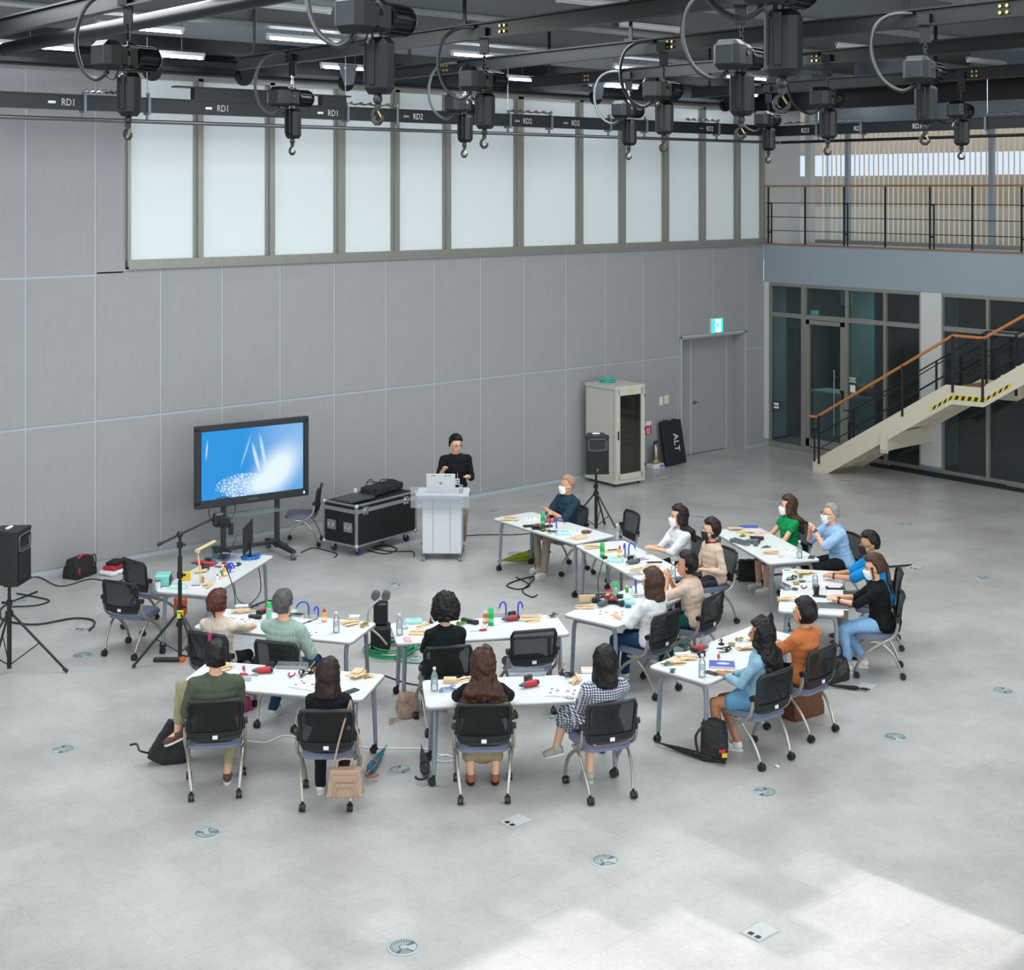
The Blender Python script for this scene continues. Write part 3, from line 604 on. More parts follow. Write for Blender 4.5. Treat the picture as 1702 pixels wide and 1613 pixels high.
# chain hoists
def hoist(x, u, label, mt, group=None, s=1.0, yaw=R(14)):
    y = on_x(u, 100, x)[1]
    t = thing('chain_hoist', label, 'hoist', (x, y, ZB), yaw)
    t.scale = (s, s, s)
    obj('hanger_plate', B().box((0, 0, -.05), (.012, .11, .22)).box((0, 0, .06), (.13, .12, .10)), BEAMD, t, 0)
    c = B()
    for k in range(4):
        z = -.17 - k * .037; M_ = Matrix.Translation((0, 0, z)) @ Matrix.Rotation(R(90) * (k % 2), 4, 'Z')
        c.tube([M_ @ Vector((.016 * math.cos(a), 0, .026 * math.sin(a))) for a in [2 * pi * q / 8 for q in range(8)]], .007, 5, closed=True)
    for sx, sy in ((-.05, .05), (.05, .05), (.05, -.05), (-.05, -.05)): c.tube([(0, 0, -.29), (sx, sy, -.34), (sx * 1.3, sy * 2, -.42)], .009, 5)
    obj('shackle_chain', c, CHROME if 'shiny' in label else SMOKE, t)
    zc = -.425
    bx = B().box((-.215, 0, zc), (.20, .24, .25), bev=.045); bx.box((-.10, 0, zc - .0), (.09, .17, .17), bev=.02)
    obj('control_box', bx, mt, t, 25)
    obj('end_cover', B().box((-.318, 0, zc), (.014, .165, .165), bev=.006), mat('end_cover_grey', '2a3034', .25, .3), t, 25)
    gb = B().box((-.01, 0, zc), (.14, .18, .20), bev=.03).cyl((.05, 0, zc), (.08, 0, zc), .10, n=14)
    obj('gear_case', gb, mt, t)
    mo = B().cyl((.06, 0, zc), (.27, 0, zc), .086, n=16).cyl((.27, 0, zc), (.31, 0, zc), .105, .08, n=16)
    for k in range(14):
        a = 2 * pi * k / 14; mo.box((.16, math.cos(a) * .095, zc + math.sin(a) * .095), (.19, .008, .026), rot=(a - pi / 2, 0, 0))
    obj('finned_motor', mo, mt, t)
    ca = B().box((0.015, 0, -.74), (.15, .20, .37), bev=.04); ca.box((-.062, 0, -.72), (.02, .05, .30), bev=.008).box((-.062, .06, -.72), (.014, .02, .28), bev=.005)
    obj('chain_bag', ca, mt, t, 30)
    for sx in (-.03, .05): obj('load_chain', B().tube([(sx, .02, zc - .08), (sx, .02, -.56)], .008, 5), CHROME if 'shiny' in label else SMOKE, t)
    obj('hook_block', B().sph((0, 0, -.955), (.032, .032, .04), 10, 8).cyl((0, 0, -.99), (0, 0, -1.02), .022), BLACK, t)
    hk = [(0, 0, -1.01)] + [(0, .045 * math.sin(a), -1.07 - .045 * math.cos(a) * 1.0) for a in [R(q) for q in (180, 140, 100, 60, 20, -20, -60, -95)]]
    obj('hook', B().tube([Vector((0, p[1], p[2])) for p in hk], [.012, .012, .014, .016, .018, .018, .016, .012, .006], 7), BLACK, t)
    obj('safety_latch', B().tube([(0, 0, -1.03), (0, -.03, -1.075)], .006, 5), BRASS, t)
    hs = cyc([(0, .12, .13), (-.03, .34, .12), (-.10, .46, 0), (-.18, .46, -.25), (-.22, .34, -.5), (-.22, .15, -.62), (-.20, .02, -.56)], 4)
    obj('power_hose', B().tube(hs, .019, 7), mat('grey_hose', '4a5053', .4, .4) if 'shiny' in label else BLACK, t)
    obj('signal_wire', B().tube(cyc([(-.25, -.02, zc - .1), (-.24, -.02, -.60), (-.15, 0, -.62), (-.10, 0, -.54)], 4), .006, 5), BLACK, t)
    return t
hoist(BX[0], 213, 'big black chain hoist at top left on the nearest beam', SMOKE)
hoist(BX[0], 628, 'largest sharp black chain hoist hanging at top centre left', HOISTG)
hoist(-17.1, 1300, 'blurred giant chain hoist cut by the top edge of the picture', HOISTG)
hoist(BX[1], 486, 'shiny chain hoist left of centre in front of the second pane', SMOKE)
hoist(BX[1], 805, 'black chain hoist in the middle on the second beam', SMOKE)
hoist(BX[1], 1232, 'black chain hoist partly behind the blurred giant one', HOISTG)
hoist(BX[2], 1538, 'grey black chain hoist at upper right above the balcony', HOISTG)
hoist(BX[2], 772, 'small shiny chain hoist hanging lower just left of the middle black one', SMOKE)
hoist(BX[2], 1103, 'navy black chain hoist right of centre with square grey cover', SMOKE)
hoist(BX[3], 1376, 'black chain hoist over the left end of the balcony', SMOKE)
hoist(BX[3], 1045, 'small shiny chain hoist lower left of the navy black one', SMOKE)
hoist(BX[4], 1277, 'small chain hoist at the room corner behind the giant hook', SMOKE)
hoist(BX[4], 1598, 'farthest chain hoist at right in front of the balcony blinds', SMOKE)

# ================================================================== PEOPLE
CL = bpy.data.textures.new('curl', 'CLOUDS'); CL.noise_scale = 0.035; CL.noise_depth = 2
WV = bpy.data.textures.new('wavy', 'CLOUDS'); WV.noise_scale = 0.06; WV.noise_depth = 1
WR = bpy.data.textures.new('wrinkle', 'CLOUDS'); WR.noise_scale = 0.09; WR.noise_depth = 2
def blob(name, b, m, parent, vox, smooth=4, disp=None):
    o = obj(name, b, m, parent, sm=0)
    for q in o.data.polygons: q.use_smooth = True
    r = o.modifiers.new('r', 'REMESH'); r.mode = 'VOXEL'; r.voxel_size = vox; r.use_smooth_shade = True
    if smooth: s = o.modifiers.new('s', 'SMOOTH'); s.iterations = smooth; s.factor = 0.5
    if disp: d = o.modifiers.new('d', 'DISPLACE'); d.texture = disp[0]; d.strength = disp[1]; d.mid_level = 0.5
    return o
def ik(a, t, l1, l2, pole):
    a = Vector(a); t = Vector(t); d = t - a; L_ = d.length
    if L_ > (l1 + l2) * .995: t = a + d.normalized() * (l1 + l2) * .995; d = t - a; L_ = d.length
    x = (l1 * l1 - l2 * l2 + L_ * L_) / (2 * L_); h_ = math.sqrt(max(0, l1 * l1 - x * x)); u = d.normalized()
    p = Vector(pole); p = p - u * p.dot(u); p = p.normalized() if p.length > 1e-6 else u.orthogonal().normalized()
    return a + u * x + p * h_, t
SKINS = {'l': mat('skin_light', 'd9a98c', .55, noise=.05, scale=8), 'm': mat('skin_tan', 'c48f6e', .55, noise=.05, scale=8), 'd': mat('skin_brown', 'a97453', .55, noise=.05, scale=8)}
EYE = mat('eye_dark', '1a1412', .3); LIP = mat('lip', 'a85a50', .5); MASKW = mat('mask_white', 'e6e8ea', .8, noise=.03); MASKB = mat('mask_black', '1c1d20', .85)
def cloth(name, hx, bump=.8): return mat(name, hx, .88, noise=.12, scale=13, bump=bump, dist=.03, spec=.25)
def hairm(name, hx): return mat(name, hx, .42, noise=.55, scale=9, bump=.6, dist=.01, stretch=(7, 7, .8), spec=.3)
H_BLACK = hairm('hair_black', '0d0b09'); H_DK = hairm('hair_dark_brown', '241612'); H_BR = hairm('hair_brown', '3d2419'); H_RED = hairm('hair_auburn', '4c241b'); H_GREY = hairm('hair_grey', '4b4a4b'); H_LG = hairm('hair_light_grey', '8f8983'); H_CHEST = hairm('hair_chestnut', '3f2a1e')
SC_SHOE = {'white': mat('shoe_white', 'd8d8d4', .6), 'brown': mat('shoe_brown', '5a3c2e', .6), 'tan': mat('shoe_tan', '9a5f38', .6), 'grey': mat('shoe_grey', 'a8a6a0', .7), 'black': mat('shoe_black', '1c1c1e', .5)}

def person(label, x, y, ang, top, bot, hair, hs, skin='l', fem=True, lean=-6, hx=0, hy=0, yaw=0, nod=0, hands=None, poles=None, feet=None, kn=None, sleeve=0.35, leglen=1.0, skirt=False, shoe='white', mask=None, glasses=False, z0=0.47, stand=False, s=1.0, cross=None, facef=True, puff=0, watch=None, collar=None, curl=0.0, hairlen=0.0):
    t = thing('person', label, 'person', (x, y, 0), R(ang - 90)); t.scale = (s, s, s)
    ly = R(lean); up = Vector((hx, math.sin(ly), math.cos(ly))).normalized(); rt = Vector((1, 0, 0)); fw = Vector((0, math.cos(ly), -math.sin(ly)))
    if stand: pel = Vector((0, 0, .93))
    else: pel = Vector((0, -.07, z0 + .10))
    SH = .40 if fem else .43; sw = .155 if fem else .185
    shc = pel + up * SH
    Q = Matrix((rt, up.cross(rt), up)).transposed()      # columns: right, forward, up
    if Q.determinant() < 0: Q = Matrix((rt, -(up.cross(rt)), up)).transposed()
    torso = [(0.0, (.165, .125, .10)), (.12, (.150, .118, .09)), (.25, (.128, .102, .09)), (.38, (.13, .102, .09)), (.55, (.142, .108, .09)), (.72, (.152, .108, .09)), (.88, (.150, .098, .08)), (.98, (.120, .085, .06))]
    if not fem: torso = [(k, (r[0] * (1.0 if k < .2 else 1.16), r[1] * 1.10, r[2])) for k, r in torso]
    def tor(b, inf, k0=0, k1=1):
        for k, r in torso:
            if k0 <= k <= k1: b.sph(pel + up * SH * k, (r[0] + inf, r[1] + inf, r[2] + inf * .6), 16, 10, rot=Q)
        if not stand and k0 == 0: b.sph(pel + Vector((0, -.02, -.02)), (.175 + inf, .13 + inf, .085 + inf), 16, 8)
    body = B(); tor(body, 0)
    sho = [shc + rt * sw * sx - up * .035 for sx in (-1, 1)]
    nb_ = shc + up * .03; hc = nb_ + up * .055 + Vector((0, .02 + hy, .10))
    body.cap(nb_ - up * .05, hc - Vector((0, .01, .05)), .055 if fem else .062, .047 if fem else .056, 12)
    for sx in (0, 1): body.cap(nb_, sho[sx], .045, .052, 10)
    # head
    HM = (Matrix.Rotation(R(yaw), 3, 'Z') @ Matrix.Rotation(R(-nod), 3, 'X')); HS = 1.10
    def h(p): return hc + HM @ (Vector(p) * HS)
    body.sph(h((0, -.012, .02)), (.081, .100, .107), 18, 12, rot=HM); body.sph(h((0, .022, -.03)), (.066, .072, .085), 16, 10, rot=HM); body.sph(h((0, .045, -.075)), (.037, .037, .033), 12, 8, rot=HM)
    body.tube([h((0, .088, .015)), h((0, .105, -.022))], [.008, .014], 8); body.sph(h((0, .098, -.024)), (.016, .014, .011), 8, 6)
    for sx in (-1, 1): body.sph(h((sx * .076, -.008, -.012)), (.010, .018, .030), 8, 8, rot=HM)
    # arms
    if hands is None: hands = ((-.13, .34, .78), (.13, .34, .78))
    if poles is None: poles = ((-.55, -.5, -1), (.55, -.5, -1))
    al1, al2 = (.27, .235) if fem else (.29, .255)
    arm = []
    for i in (0, 1):
        e, wv_ = ik(sho[i], hands[i], al1, al2, poles[i]); arm.append((sho[i], e, wv_))
        f_ = 1 if not fem else .86
        body.cap(sho[i], e, .052 * f_, .041 * f_, 12); body.cap(e, wv_, .041 * f_, .027 * f_, 12)
    # legs
    hip = [pel + Vector((sx * .088, .02, -.02)) for sx in (-1, 1)]
    if feet is None: feet = ((-.12, .36, .09), (.12, .36, .09)) if not stand else ((-.11, .03, .09), (.11, -.02, .09))
    if kn is None: kn = ((-.1, 1, .9), (.1, 1, .9))
    l1, l2 = (.40, .40) if fem else (.43, .42)
    leg = []
    for i in (0, 1):
        k_, a_ = ik(hip[i], feet[i], l1, l2, kn[i]); leg.append((hip[i], k_, a_))
        body.cap(hip[i], k_, .083, .054, 14); body.cap(k_, k_ + (a_ - k_) * .35, .052, .054, 12); body.cap(k_ + (a_ - k_) * .35, a_, .054, .034, 12)
        fd = Vector((feet[i][0] * .3, 1, 0)).normalized() if not (cross is not None and i == cross[0]) else Vector(cross[1]).normalized()
        body.cap(a_ + Vector((0, 0, -.03)), a_ + fd * .11 + Vector((0, 0, -.055)), .034, .026, 10)
    # hands: palm, four curled fingers and a thumb
    for i in (0, 1):
        s0, e, w_ = arm[i]; d = (w_ - e).normalized(); side = Vector((1, 0, 0)) if i == 0 else Vector((-1, 0, 0)); side = (side - d * side.dot(d)).normalized(); nrm = d.cross(side).normalized()
        if nrm.z > 0: nrm = -nrm
        body.cap(w_, w_ + d * .03, .026, .030, 10)
        for k in range(4):
            o_ = side * (.027 - k * .018); base = w_ + d * .045 + o_; ln = (.032, .036, .034, .027)[k]
            body.cap(w_ + o_ * .6 + d * .01, base + d * .012, .014, .0125, 7)
            p1 = base + d * (ln + .01); p2 = p1 + (d * .6 + nrm * .8) * ln * .75; body.cap(base + d * .01, p1, .0105, .0095, 7); body.cap(p1, p2, .0095, .008, 7)
        th = w_ + side * .022 + d * .012; body.cap(th, th + side * .028 + d * .026, .012, .010, 7); body.cap(th + side * .028 + d * .026, th + side * .030 + d * .052 + nrm * .008, .010, .008, 7)
    bo = blob('body', body, SKINS[skin], t, .0095, 2)
    # face
    if facef:
        fb = B()
        for sx in (-1, 1): fb.sph(h((sx * .030, .082, .012)), (.012, .006, .006), 8, 6, rot=HM)
        obj('eyes', fb, EYE, bo)
        fb = B()
        for sx in (-1, 1): fb.tube([h((sx * .016, .088, .034)), h((sx * .032, .084, .038)), h((sx * .046, .072, .032))], .0035, 5)
        obj('eyebrows', fb, hs if isinstance(hs, bpy.types.Material) else H_DK, bo)
        if not mask: obj('mouth', B().tube([h((-.022, .082, -.060)), h((0, .090, -.062)), h((.022, .082, -.060))], .0055, 6), LIP, bo)
        if mask:
            mk = B().hull([h(p) for p in [(-.05, .055, -.005), (.05, .055, -.005), (0, .118, .0), (0, .112, -.05), (0, .095, -.098), (-.055, .05, -.06), (.055, .05, -.06), (-.030, .07, -.105), (.030, .07, -.105), (-.03, .10, -.02), (.03, .10, -.02), (-.05, .04, -.09), (.05, .04, -.09), (0, .03, -.05)]])
            mo_ = obj('mask', mk, MASKW if mask == 'w' else MASKB, t, 60)
            sb = B()
            for sx in (-1, 1):
                sb.tube([h((sx * .050, .055, -.01)), h((sx * .080, .0, -.005)), h((sx * .082, -.02, -.02))], .003, 5); sb.tube([h((sx * .052, .05, -.07)), h((sx * .072, .0, -.045)), h((sx * .082, -.02, -.03))], .003, 5)
            obj('ear_loops', sb, MASKW if mask == 'w' else MASKB, mo_)
    if glasses:
        gb = B()
        for sx in (-1, 1):
            gb.tube([h((sx * .033 + .024 * math.cos(a), .098, .010 + .018 * math.sin(a))) for a in [2 * pi * q / 12 for q in range(12)]], .0028, 5, closed=True)
            gb.tube([h((sx * .057, .096, .014)), h((sx * .080, .06, .014)), h((sx * .082, -.01, .006))], .0028, 5)
        gb.tube([h((-.009, .1, .014)), h((.009, .1, .014))], .0028, 5); obj('glasses', gb, mat('glasses_frame', '3a2620', .4), t)
    # hair
    hb = B(); sk = Vector((.085, .104, .114)); T_ = (.026 if fem else .024) if hair in ('short', 'buzz') else .032
    if hair == 'buzz': T_ = .011
    if hair == 'cap': T_ = .014
    def fn(d):
        yy_, zz = d.y, d.z
        front = yy_ > .35 and zz < (.60 if hair in ('short', 'buzz') else .52)
        sidecut = abs(d.x) > .3 and yy_ > .05 and zz < .22
        low = zz < (-.50 if hair in ('short', 'buzz', 'cap', 'curly') else -.62)
        ear = hair in ('short', 'buzz', 'cap') and zz < -.02 and yy_ > -.35
        k = 0.78 if (front or sidecut or low or ear) else 1.0
        tt = T_ if k == 1.0 else 0
        if hair == 'curly': tt *= 1.9
        if hair == 'short': tt *= 1 + .45 * max(0, zz)
        return Vector((d.x * (sk.x * k + tt), d.y * (sk.y * k + tt), d.z * (sk.z * k + tt * 1.15)))
    hb.sph(h((0, -.014, .022)), 1, 26, 18, rot=HM, fn=fn)
    def seg(p0, p1, r0, r1): hb.cap(h(p0), p1 if isinstance(p1, Vector) else h(p1), r0, r1, 10)
    if hair in ('bob', 'long', 'lob'):
        L_ = {'bob': -.085, 'lob': -.15, 'long': -.12}[hair] - hairlen
        for a in range(-110, 111, 20):
            ax_ = math.sin(R(a)); ay_ = -math.cos(R(a)); zb = L_ * (1 if abs(a) < 100 else .75)
            seg((ax_ * .066, ay_ * .080 - .012, .03), (ax_ * .084, ay_ * .090 - .014, zb), .034, .030)
    if hair == 'long':
        for a in range(-80, 81, 20):
            ax_ = math.sin(R(a)); ay_ = -math.cos(R(a)); p0 = (ax_ * .078, ay_ * .086 - .014, -.12)
            bk = shc - up * (.16 + hairlen) + rt * ax_ * (.150 + hairlen * 2 * (hairlen > 0)) - fw * (.125 + .02 * math.cos(R(a)))
            mid = shc + up * .0 + rt * ax_ * .135 - fw * (.10 + .02 * math.cos(R(a)))
            hb.cap(h(p0), mid, .040, .050, 10); hb.cap(mid, bk, .044, .030, 10)
    if hair == 'bun':
        for a in range(-60, 61, 30): seg((math.sin(R(a)) * .05, -math.cos(R(a)) * .07, .0), (math.sin(R(a)) * .035, -.085, .0), .030, .034)
        hb.sph(h((.0, -.115, .005)), (.042, .040, .048), 12, 8); seg((0, -.09, -.03), (.015, -.075, -.11), .022, .010)
    if hair == 'pony':
        seg((0, -.09, .02), (0, -.13, .0), .03, .026); bk = shc - up * .12 - fw * .155 + rt * .02; hb.cap(h((0, -.13, 0)), shc + up * .02 - fw * .14, .026, .03, 10); hb.cap(shc + up * .02 - fw * .14, bk, .03, .012, 10)
        for sx in (-1, 1): seg((sx * .07, .03, .02), (sx * .074, .035, -.10), .014, .008)
    if hair == 'short' and fem:
        for a in range(-90, 91, 22): seg((math.sin(R(a)) * .062, -math.cos(R(a)) * .074 - .012, .03), (math.sin(R(a)) * .060, -math.cos(R(a)) * .066 - .012, -.055), .030, .024)
    ho = blob('knit_cap' if hair == 'cap' else 'hair', hb, hs, t, .0085, 2 if hair != 'curly' else 1, (CL, .05) if hair == 'curly' else ((WV, .02 + curl) if hair != 'cap' else None))
    # top
    tb = B(); tor(tb, .022, 0.0 if not stand else 0, .99)
    tb.sph(nb_ - up * .035, ((.100, .082, .045) if fem else (.115, .092, .052)), 16, 10, rot=Q)
    for i in (0, 1):
        s0, e, w_ = arm[i]; k = min(sleeve, 1.0); f_ = 1 if not fem else .88
        tb.cap(nb_ + (s0 - nb_) * .25 - up * .010, s0, .056, .070 * f_, 12)
        if k <= .5: tb.cap(s0, s0 + (e - s0) * (k * 2), .070 * f_ + puff, .066 * f_ + puff * .6, 14)
        else: tb.cap(s0, e, .068 * f_ + puff, .058 * f_, 14); tb.cap(e, e + (w_ - e) * (k * 2 - 1), .058 * f_, .046 * f_, 12)
    to = blob('top', tb, top, t, .0105, 3, (WR, .020))
    if collar:
        cb_ = B(); n_ = 14
        pts = [nb_ + up * .008 + Matrix.Rotation(2 * pi * k / n_, 3, up) @ (fw * .072) for k in range(n_)]
        cb_.tube(pts, .020, 7, closed=True); obj('collar', cb_, collar if not isinstance(collar, bool) else top, t)
    # bottom
    bb = B()
    for k, r in torso[:3]: bb.sph(pel + up * SH * k * .7, (r[0] + .011, r[1] + .011, r[2]), 16, 10, rot=Q)
    if not stand: bb.sph(pel + Vector((0, -.02, -.02)), (.186, .14, .096), 16, 8)
    for i in (0, 1):
        a0, k_, a1 = leg[i]; th_ = min(leglen * 2, 1.0)
        bb.cap(a0, a0 + (k_ - a0) * th_, .094, .094 - .030 * th_ + (.014 if th_ < 1 else 0), 14)
        if leglen > .5: q = (leglen - .5) * 2; bb.cap(k_, k_ + (a1 - k_) * q, .064, .054 if not skirt else .075, 12)
    if skirt:
        for q in (0, .25, .5, .75, 1.0):
            c_ = (leg[0][0] + (leg[0][1] - leg[0][0]) * q + leg[1][0] + (leg[1][1] - leg[1][0]) * q) / 2; wd = (leg[1][0] + (leg[1][1] - leg[1][0]) * q - leg[0][0] - (leg[0][1] - leg[0][0]) * q).length / 2
            bb.sph(c_, (wd + .08, .08, .075), 14, 8)
        for q in (.2, .5, .8):
            if q < (leglen - .5) * 2 + .01:
                c_ = (leg[0][1] + (leg[0][2] - leg[0][1]) * q + leg[1][1] + (leg[1][2] - leg[1][1]) * q) / 2; bb.sph(c_, (.17, .09, .12), 14, 8)
    blob('skirt' if skirt else ('shorts' if leglen < .45 else 'trousers'), bb, bot, t, .0115, 3, (WR, .014))
    for i in (0, 1):
        a_ = leg[i][2]; fd = Vector((feet[i][0] * .3, 1, 0)).normalized(); dz = Vector((0, 0, -.055))
        if cross is not None and i == cross[0]: fd = Vector(cross[1]).normalized()
        sd = fd.cross(Vector((0, 0, 1))).normalized(); upv = sd.cross(fd).normalized()
        RM = Matrix((sd, fd, upv)).transposed(); sb = B()
        sb.sph(a_ + RM @ Vector((0, .0, -.035)), (.042, .055, .048), 12, 8, rot=RM); sb.sph(a_ + RM @ Vector((0, .085, -.052)), (.044, .085, .034), 14, 8, rot=RM)
        so_ = blob('shoe', sb, SC_SHOE[shoe], t, .009, 1)
        so2 = B(); so2.prism([(.040 * math.sin(q) * (1 + .1 * math.cos(q)), .055 + .112 * math.cos(q)) for q in [2 * pi * k / 14 for k in range(14)]], -.089, -.072)
        so2.v = [tuple(a_ + RM @ Vector(v)) for v in so2.v]; obj('sole', so2, SC_SHOE['white'] if shoe in ('brown', 'white', 'grey') else SC_SHOE['black'], so_)
    if watch is not None:
        s0, e, w_ = arm[watch]; d = (w_ - e).normalized(); c_ = w_ - d * .03
        obj('wristwatch', B().cyl(c_ - d * .010, c_ + d * .010, .033, n=12).sph(c_ + Vector((0, 0, .033)), (.018, .018, .007), 10, 6), BLACK, t)
    return t, arm, hc

W_CREAM = cloth('cream_knit', 'cdbfb0'); W_PGREEN = stripe_mat('pale_green_stripe', '9cb0a8', '8a9f97', 12); W_OLIVE = cloth('olive_cotton', '4b5546'); W_NAVY = cloth('navy_cotton', '12171f'); W_DGRN = cloth('black_green_knit', '0e1a1a')
W_BLACK = cloth('black_cotton', '0f1114'); W_GING = check_mat('gingham', 'd4d6da', '84899a', '2c3448', 14); W_WHITE = cloth('white_linen', 'd6d8dc'); W_BEIGE = cloth('beige_knit', 'cdb6a4'); W_SCARF = check_mat('red_check', '8c1f3a', '6a1a30', '1c1c26', 9)
W_POLO = cloth('petrol_polo', '1c3442'); W_GREEN = cloth('green_blouse', '0f8a50'); W_SKY = cloth('sky_blue_shirt', '94b6dc'); W_BLUE = cloth('bright_blue_shirt', '1681c4'); W_ORANGE = cloth('rust_orange_shirt', 'bd6f3f'); W_DENIM = cloth('light_denim_shirt', '86adc2')
T_JEAN = cloth('dark_jeans', '1f3e5c'); T_LJ = cloth('light_jeans', '84add4'); T_BLK = cloth('black_trousers', '181a1e'); T_KHA = cloth('khaki', '978a6e'); T_BEI = cloth('beige_trousers', '8f8676'); T_TEAL = cloth('dark_green_trousers', '0c4744'); T_DNM = cloth('denim_shorts', '5b8cab'); T_PALE = cloth('pale_olive_trousers', '9a9578'); T_STR = stripe_mat('striped_black', '17181c', '3a3c42', 10)
TBL = ((-.14, .40, .79), (.14, .40, .79)); LAP = ((-.08, .22, .66), (.08, .22, .66))

# ================================================================== TABLES
ZT = 0.73
def rrect(w_, d_, r_, n=4):
    out = []
    for cx, cy, a0 in ((w_ / 2 - r_, d_ / 2 - r_, 0), (-w_ / 2 + r_, d_ / 2 - r_, 90), (-w_ / 2 + r_, -d_ / 2 + r_, 180), (w_ / 2 - r_, -d_ / 2 + r_, 270)):
        for k in range(n + 1): a = R(a0 + 90 * k / n); out.append((cx + r_ * math.cos(a), cy + r_ * math.sin(a)))
    return out
def make_table():
    t = thing('folding_table', 'table', 'table'); W_, D_ = 1.80, 0.70
    obj('tabletop', B().prism(rrect(W_, D_, .055), ZT - .012, ZT), TTOP, t, 30)
    obj('edge_band', B().prism(rrect(W_ + .008, D_ + .008, .058), ZT - .028, ZT - .0125), TEDGE, t, 30)
    obj('crossbar', B().box((0, 0, ZT - .065), (W_ - .34, .05, .04), bev=.006), TLEG, t)
    for sx in (-1, 1):
        x = sx * (W_ / 2 - .09)
        b = B(); b.tube(cyc([(x, -.27, ZT - .16), (x, -.255, ZT - .085), (x, -.21, ZT - .06), (x, 0, ZT - .055), (x, .21, ZT - .06), (x, .255, ZT - .085), (x, .27, ZT - .16)], 4), .024, 8)
        obj('leg_bracket', b.box((x, 0, ZT - .045), (.06, .40, .03)), TLEG, t)
        for sy in (-1, 1):
            obj('leg', B().tube([(x, sy * .27, ZT - .15), (x + sx * .015, sy * (.285), .10)], [.024, .021], 8), TLEG, t)
            c = B(); cx, cy = x + sx * .015, sy * .285
            c.cyl((cx, cy, .10), (cx, cy, .075), .016, n=8); c.box((cx - .012, cy, .066), (.05, .03, .02), bev=.006)
            for q in (-.016, .016): c.cyl((cx - .018, cy + q - .009, .034), (cx - .018, cy + q + .009, .034), .034, n=12)
            obj('caster', c, BLACK, t)
    return t
TB = {   # centre, angle of the long side, label
 'T1': (-14.88, -3.86, 36, "white folding table at far left carrying the laptop, upright monitor and teal soldering station"),
 'T2': (-15.34, -6.17, -57, "white folding table before the cream-top woman and grey-haired man"),
 'T3': (-16.25, -7.61, -53, "white folding table nearest at left, before the man in olive T-shirt"),
 'T4': (-13.86, -7.60, -30, "white folding table before the curly-haired woman and the empty chair"),
 'T5': (-14.71, -9.27, -34, "white folding table before the long-haired woman and the gingham dress"),
 'T6': (-11.90, -7.97, 12, "white folding table crowded with tools, before the white-shirted woman in jeans"),
 'T7': (-10.64, -6.65, -108, "white folding table before the white-bloused woman and the scarfed woman"),
 'T8': (-10.25, -4.76, -93, "white folding table before the man with crossed arms and knit cap"),
 'T9': (-8.80, -7.245, -115, "white folding table before the woman in green and the sky-blue shirted man"),
 'T10': (-10.04, -8.98, 37, "white folding table before the bright blue shirted man and black-topped woman"),
 'T11': (-12.43, -9.84, 6, "white folding table before the orange shirt and the denim shirt, front right")}
tbl = make_table(); index_kids(tbl)
for i, (k, (x, y, a, lb)) in enumerate(TB.items()):
    o = tbl if i == 0 else dup(tbl)
    o.location = (x, y, 0); o.rotation_euler = (0, 0, R(a)); o['label'] = lb; o['group'] = 'white folding tables on castors'

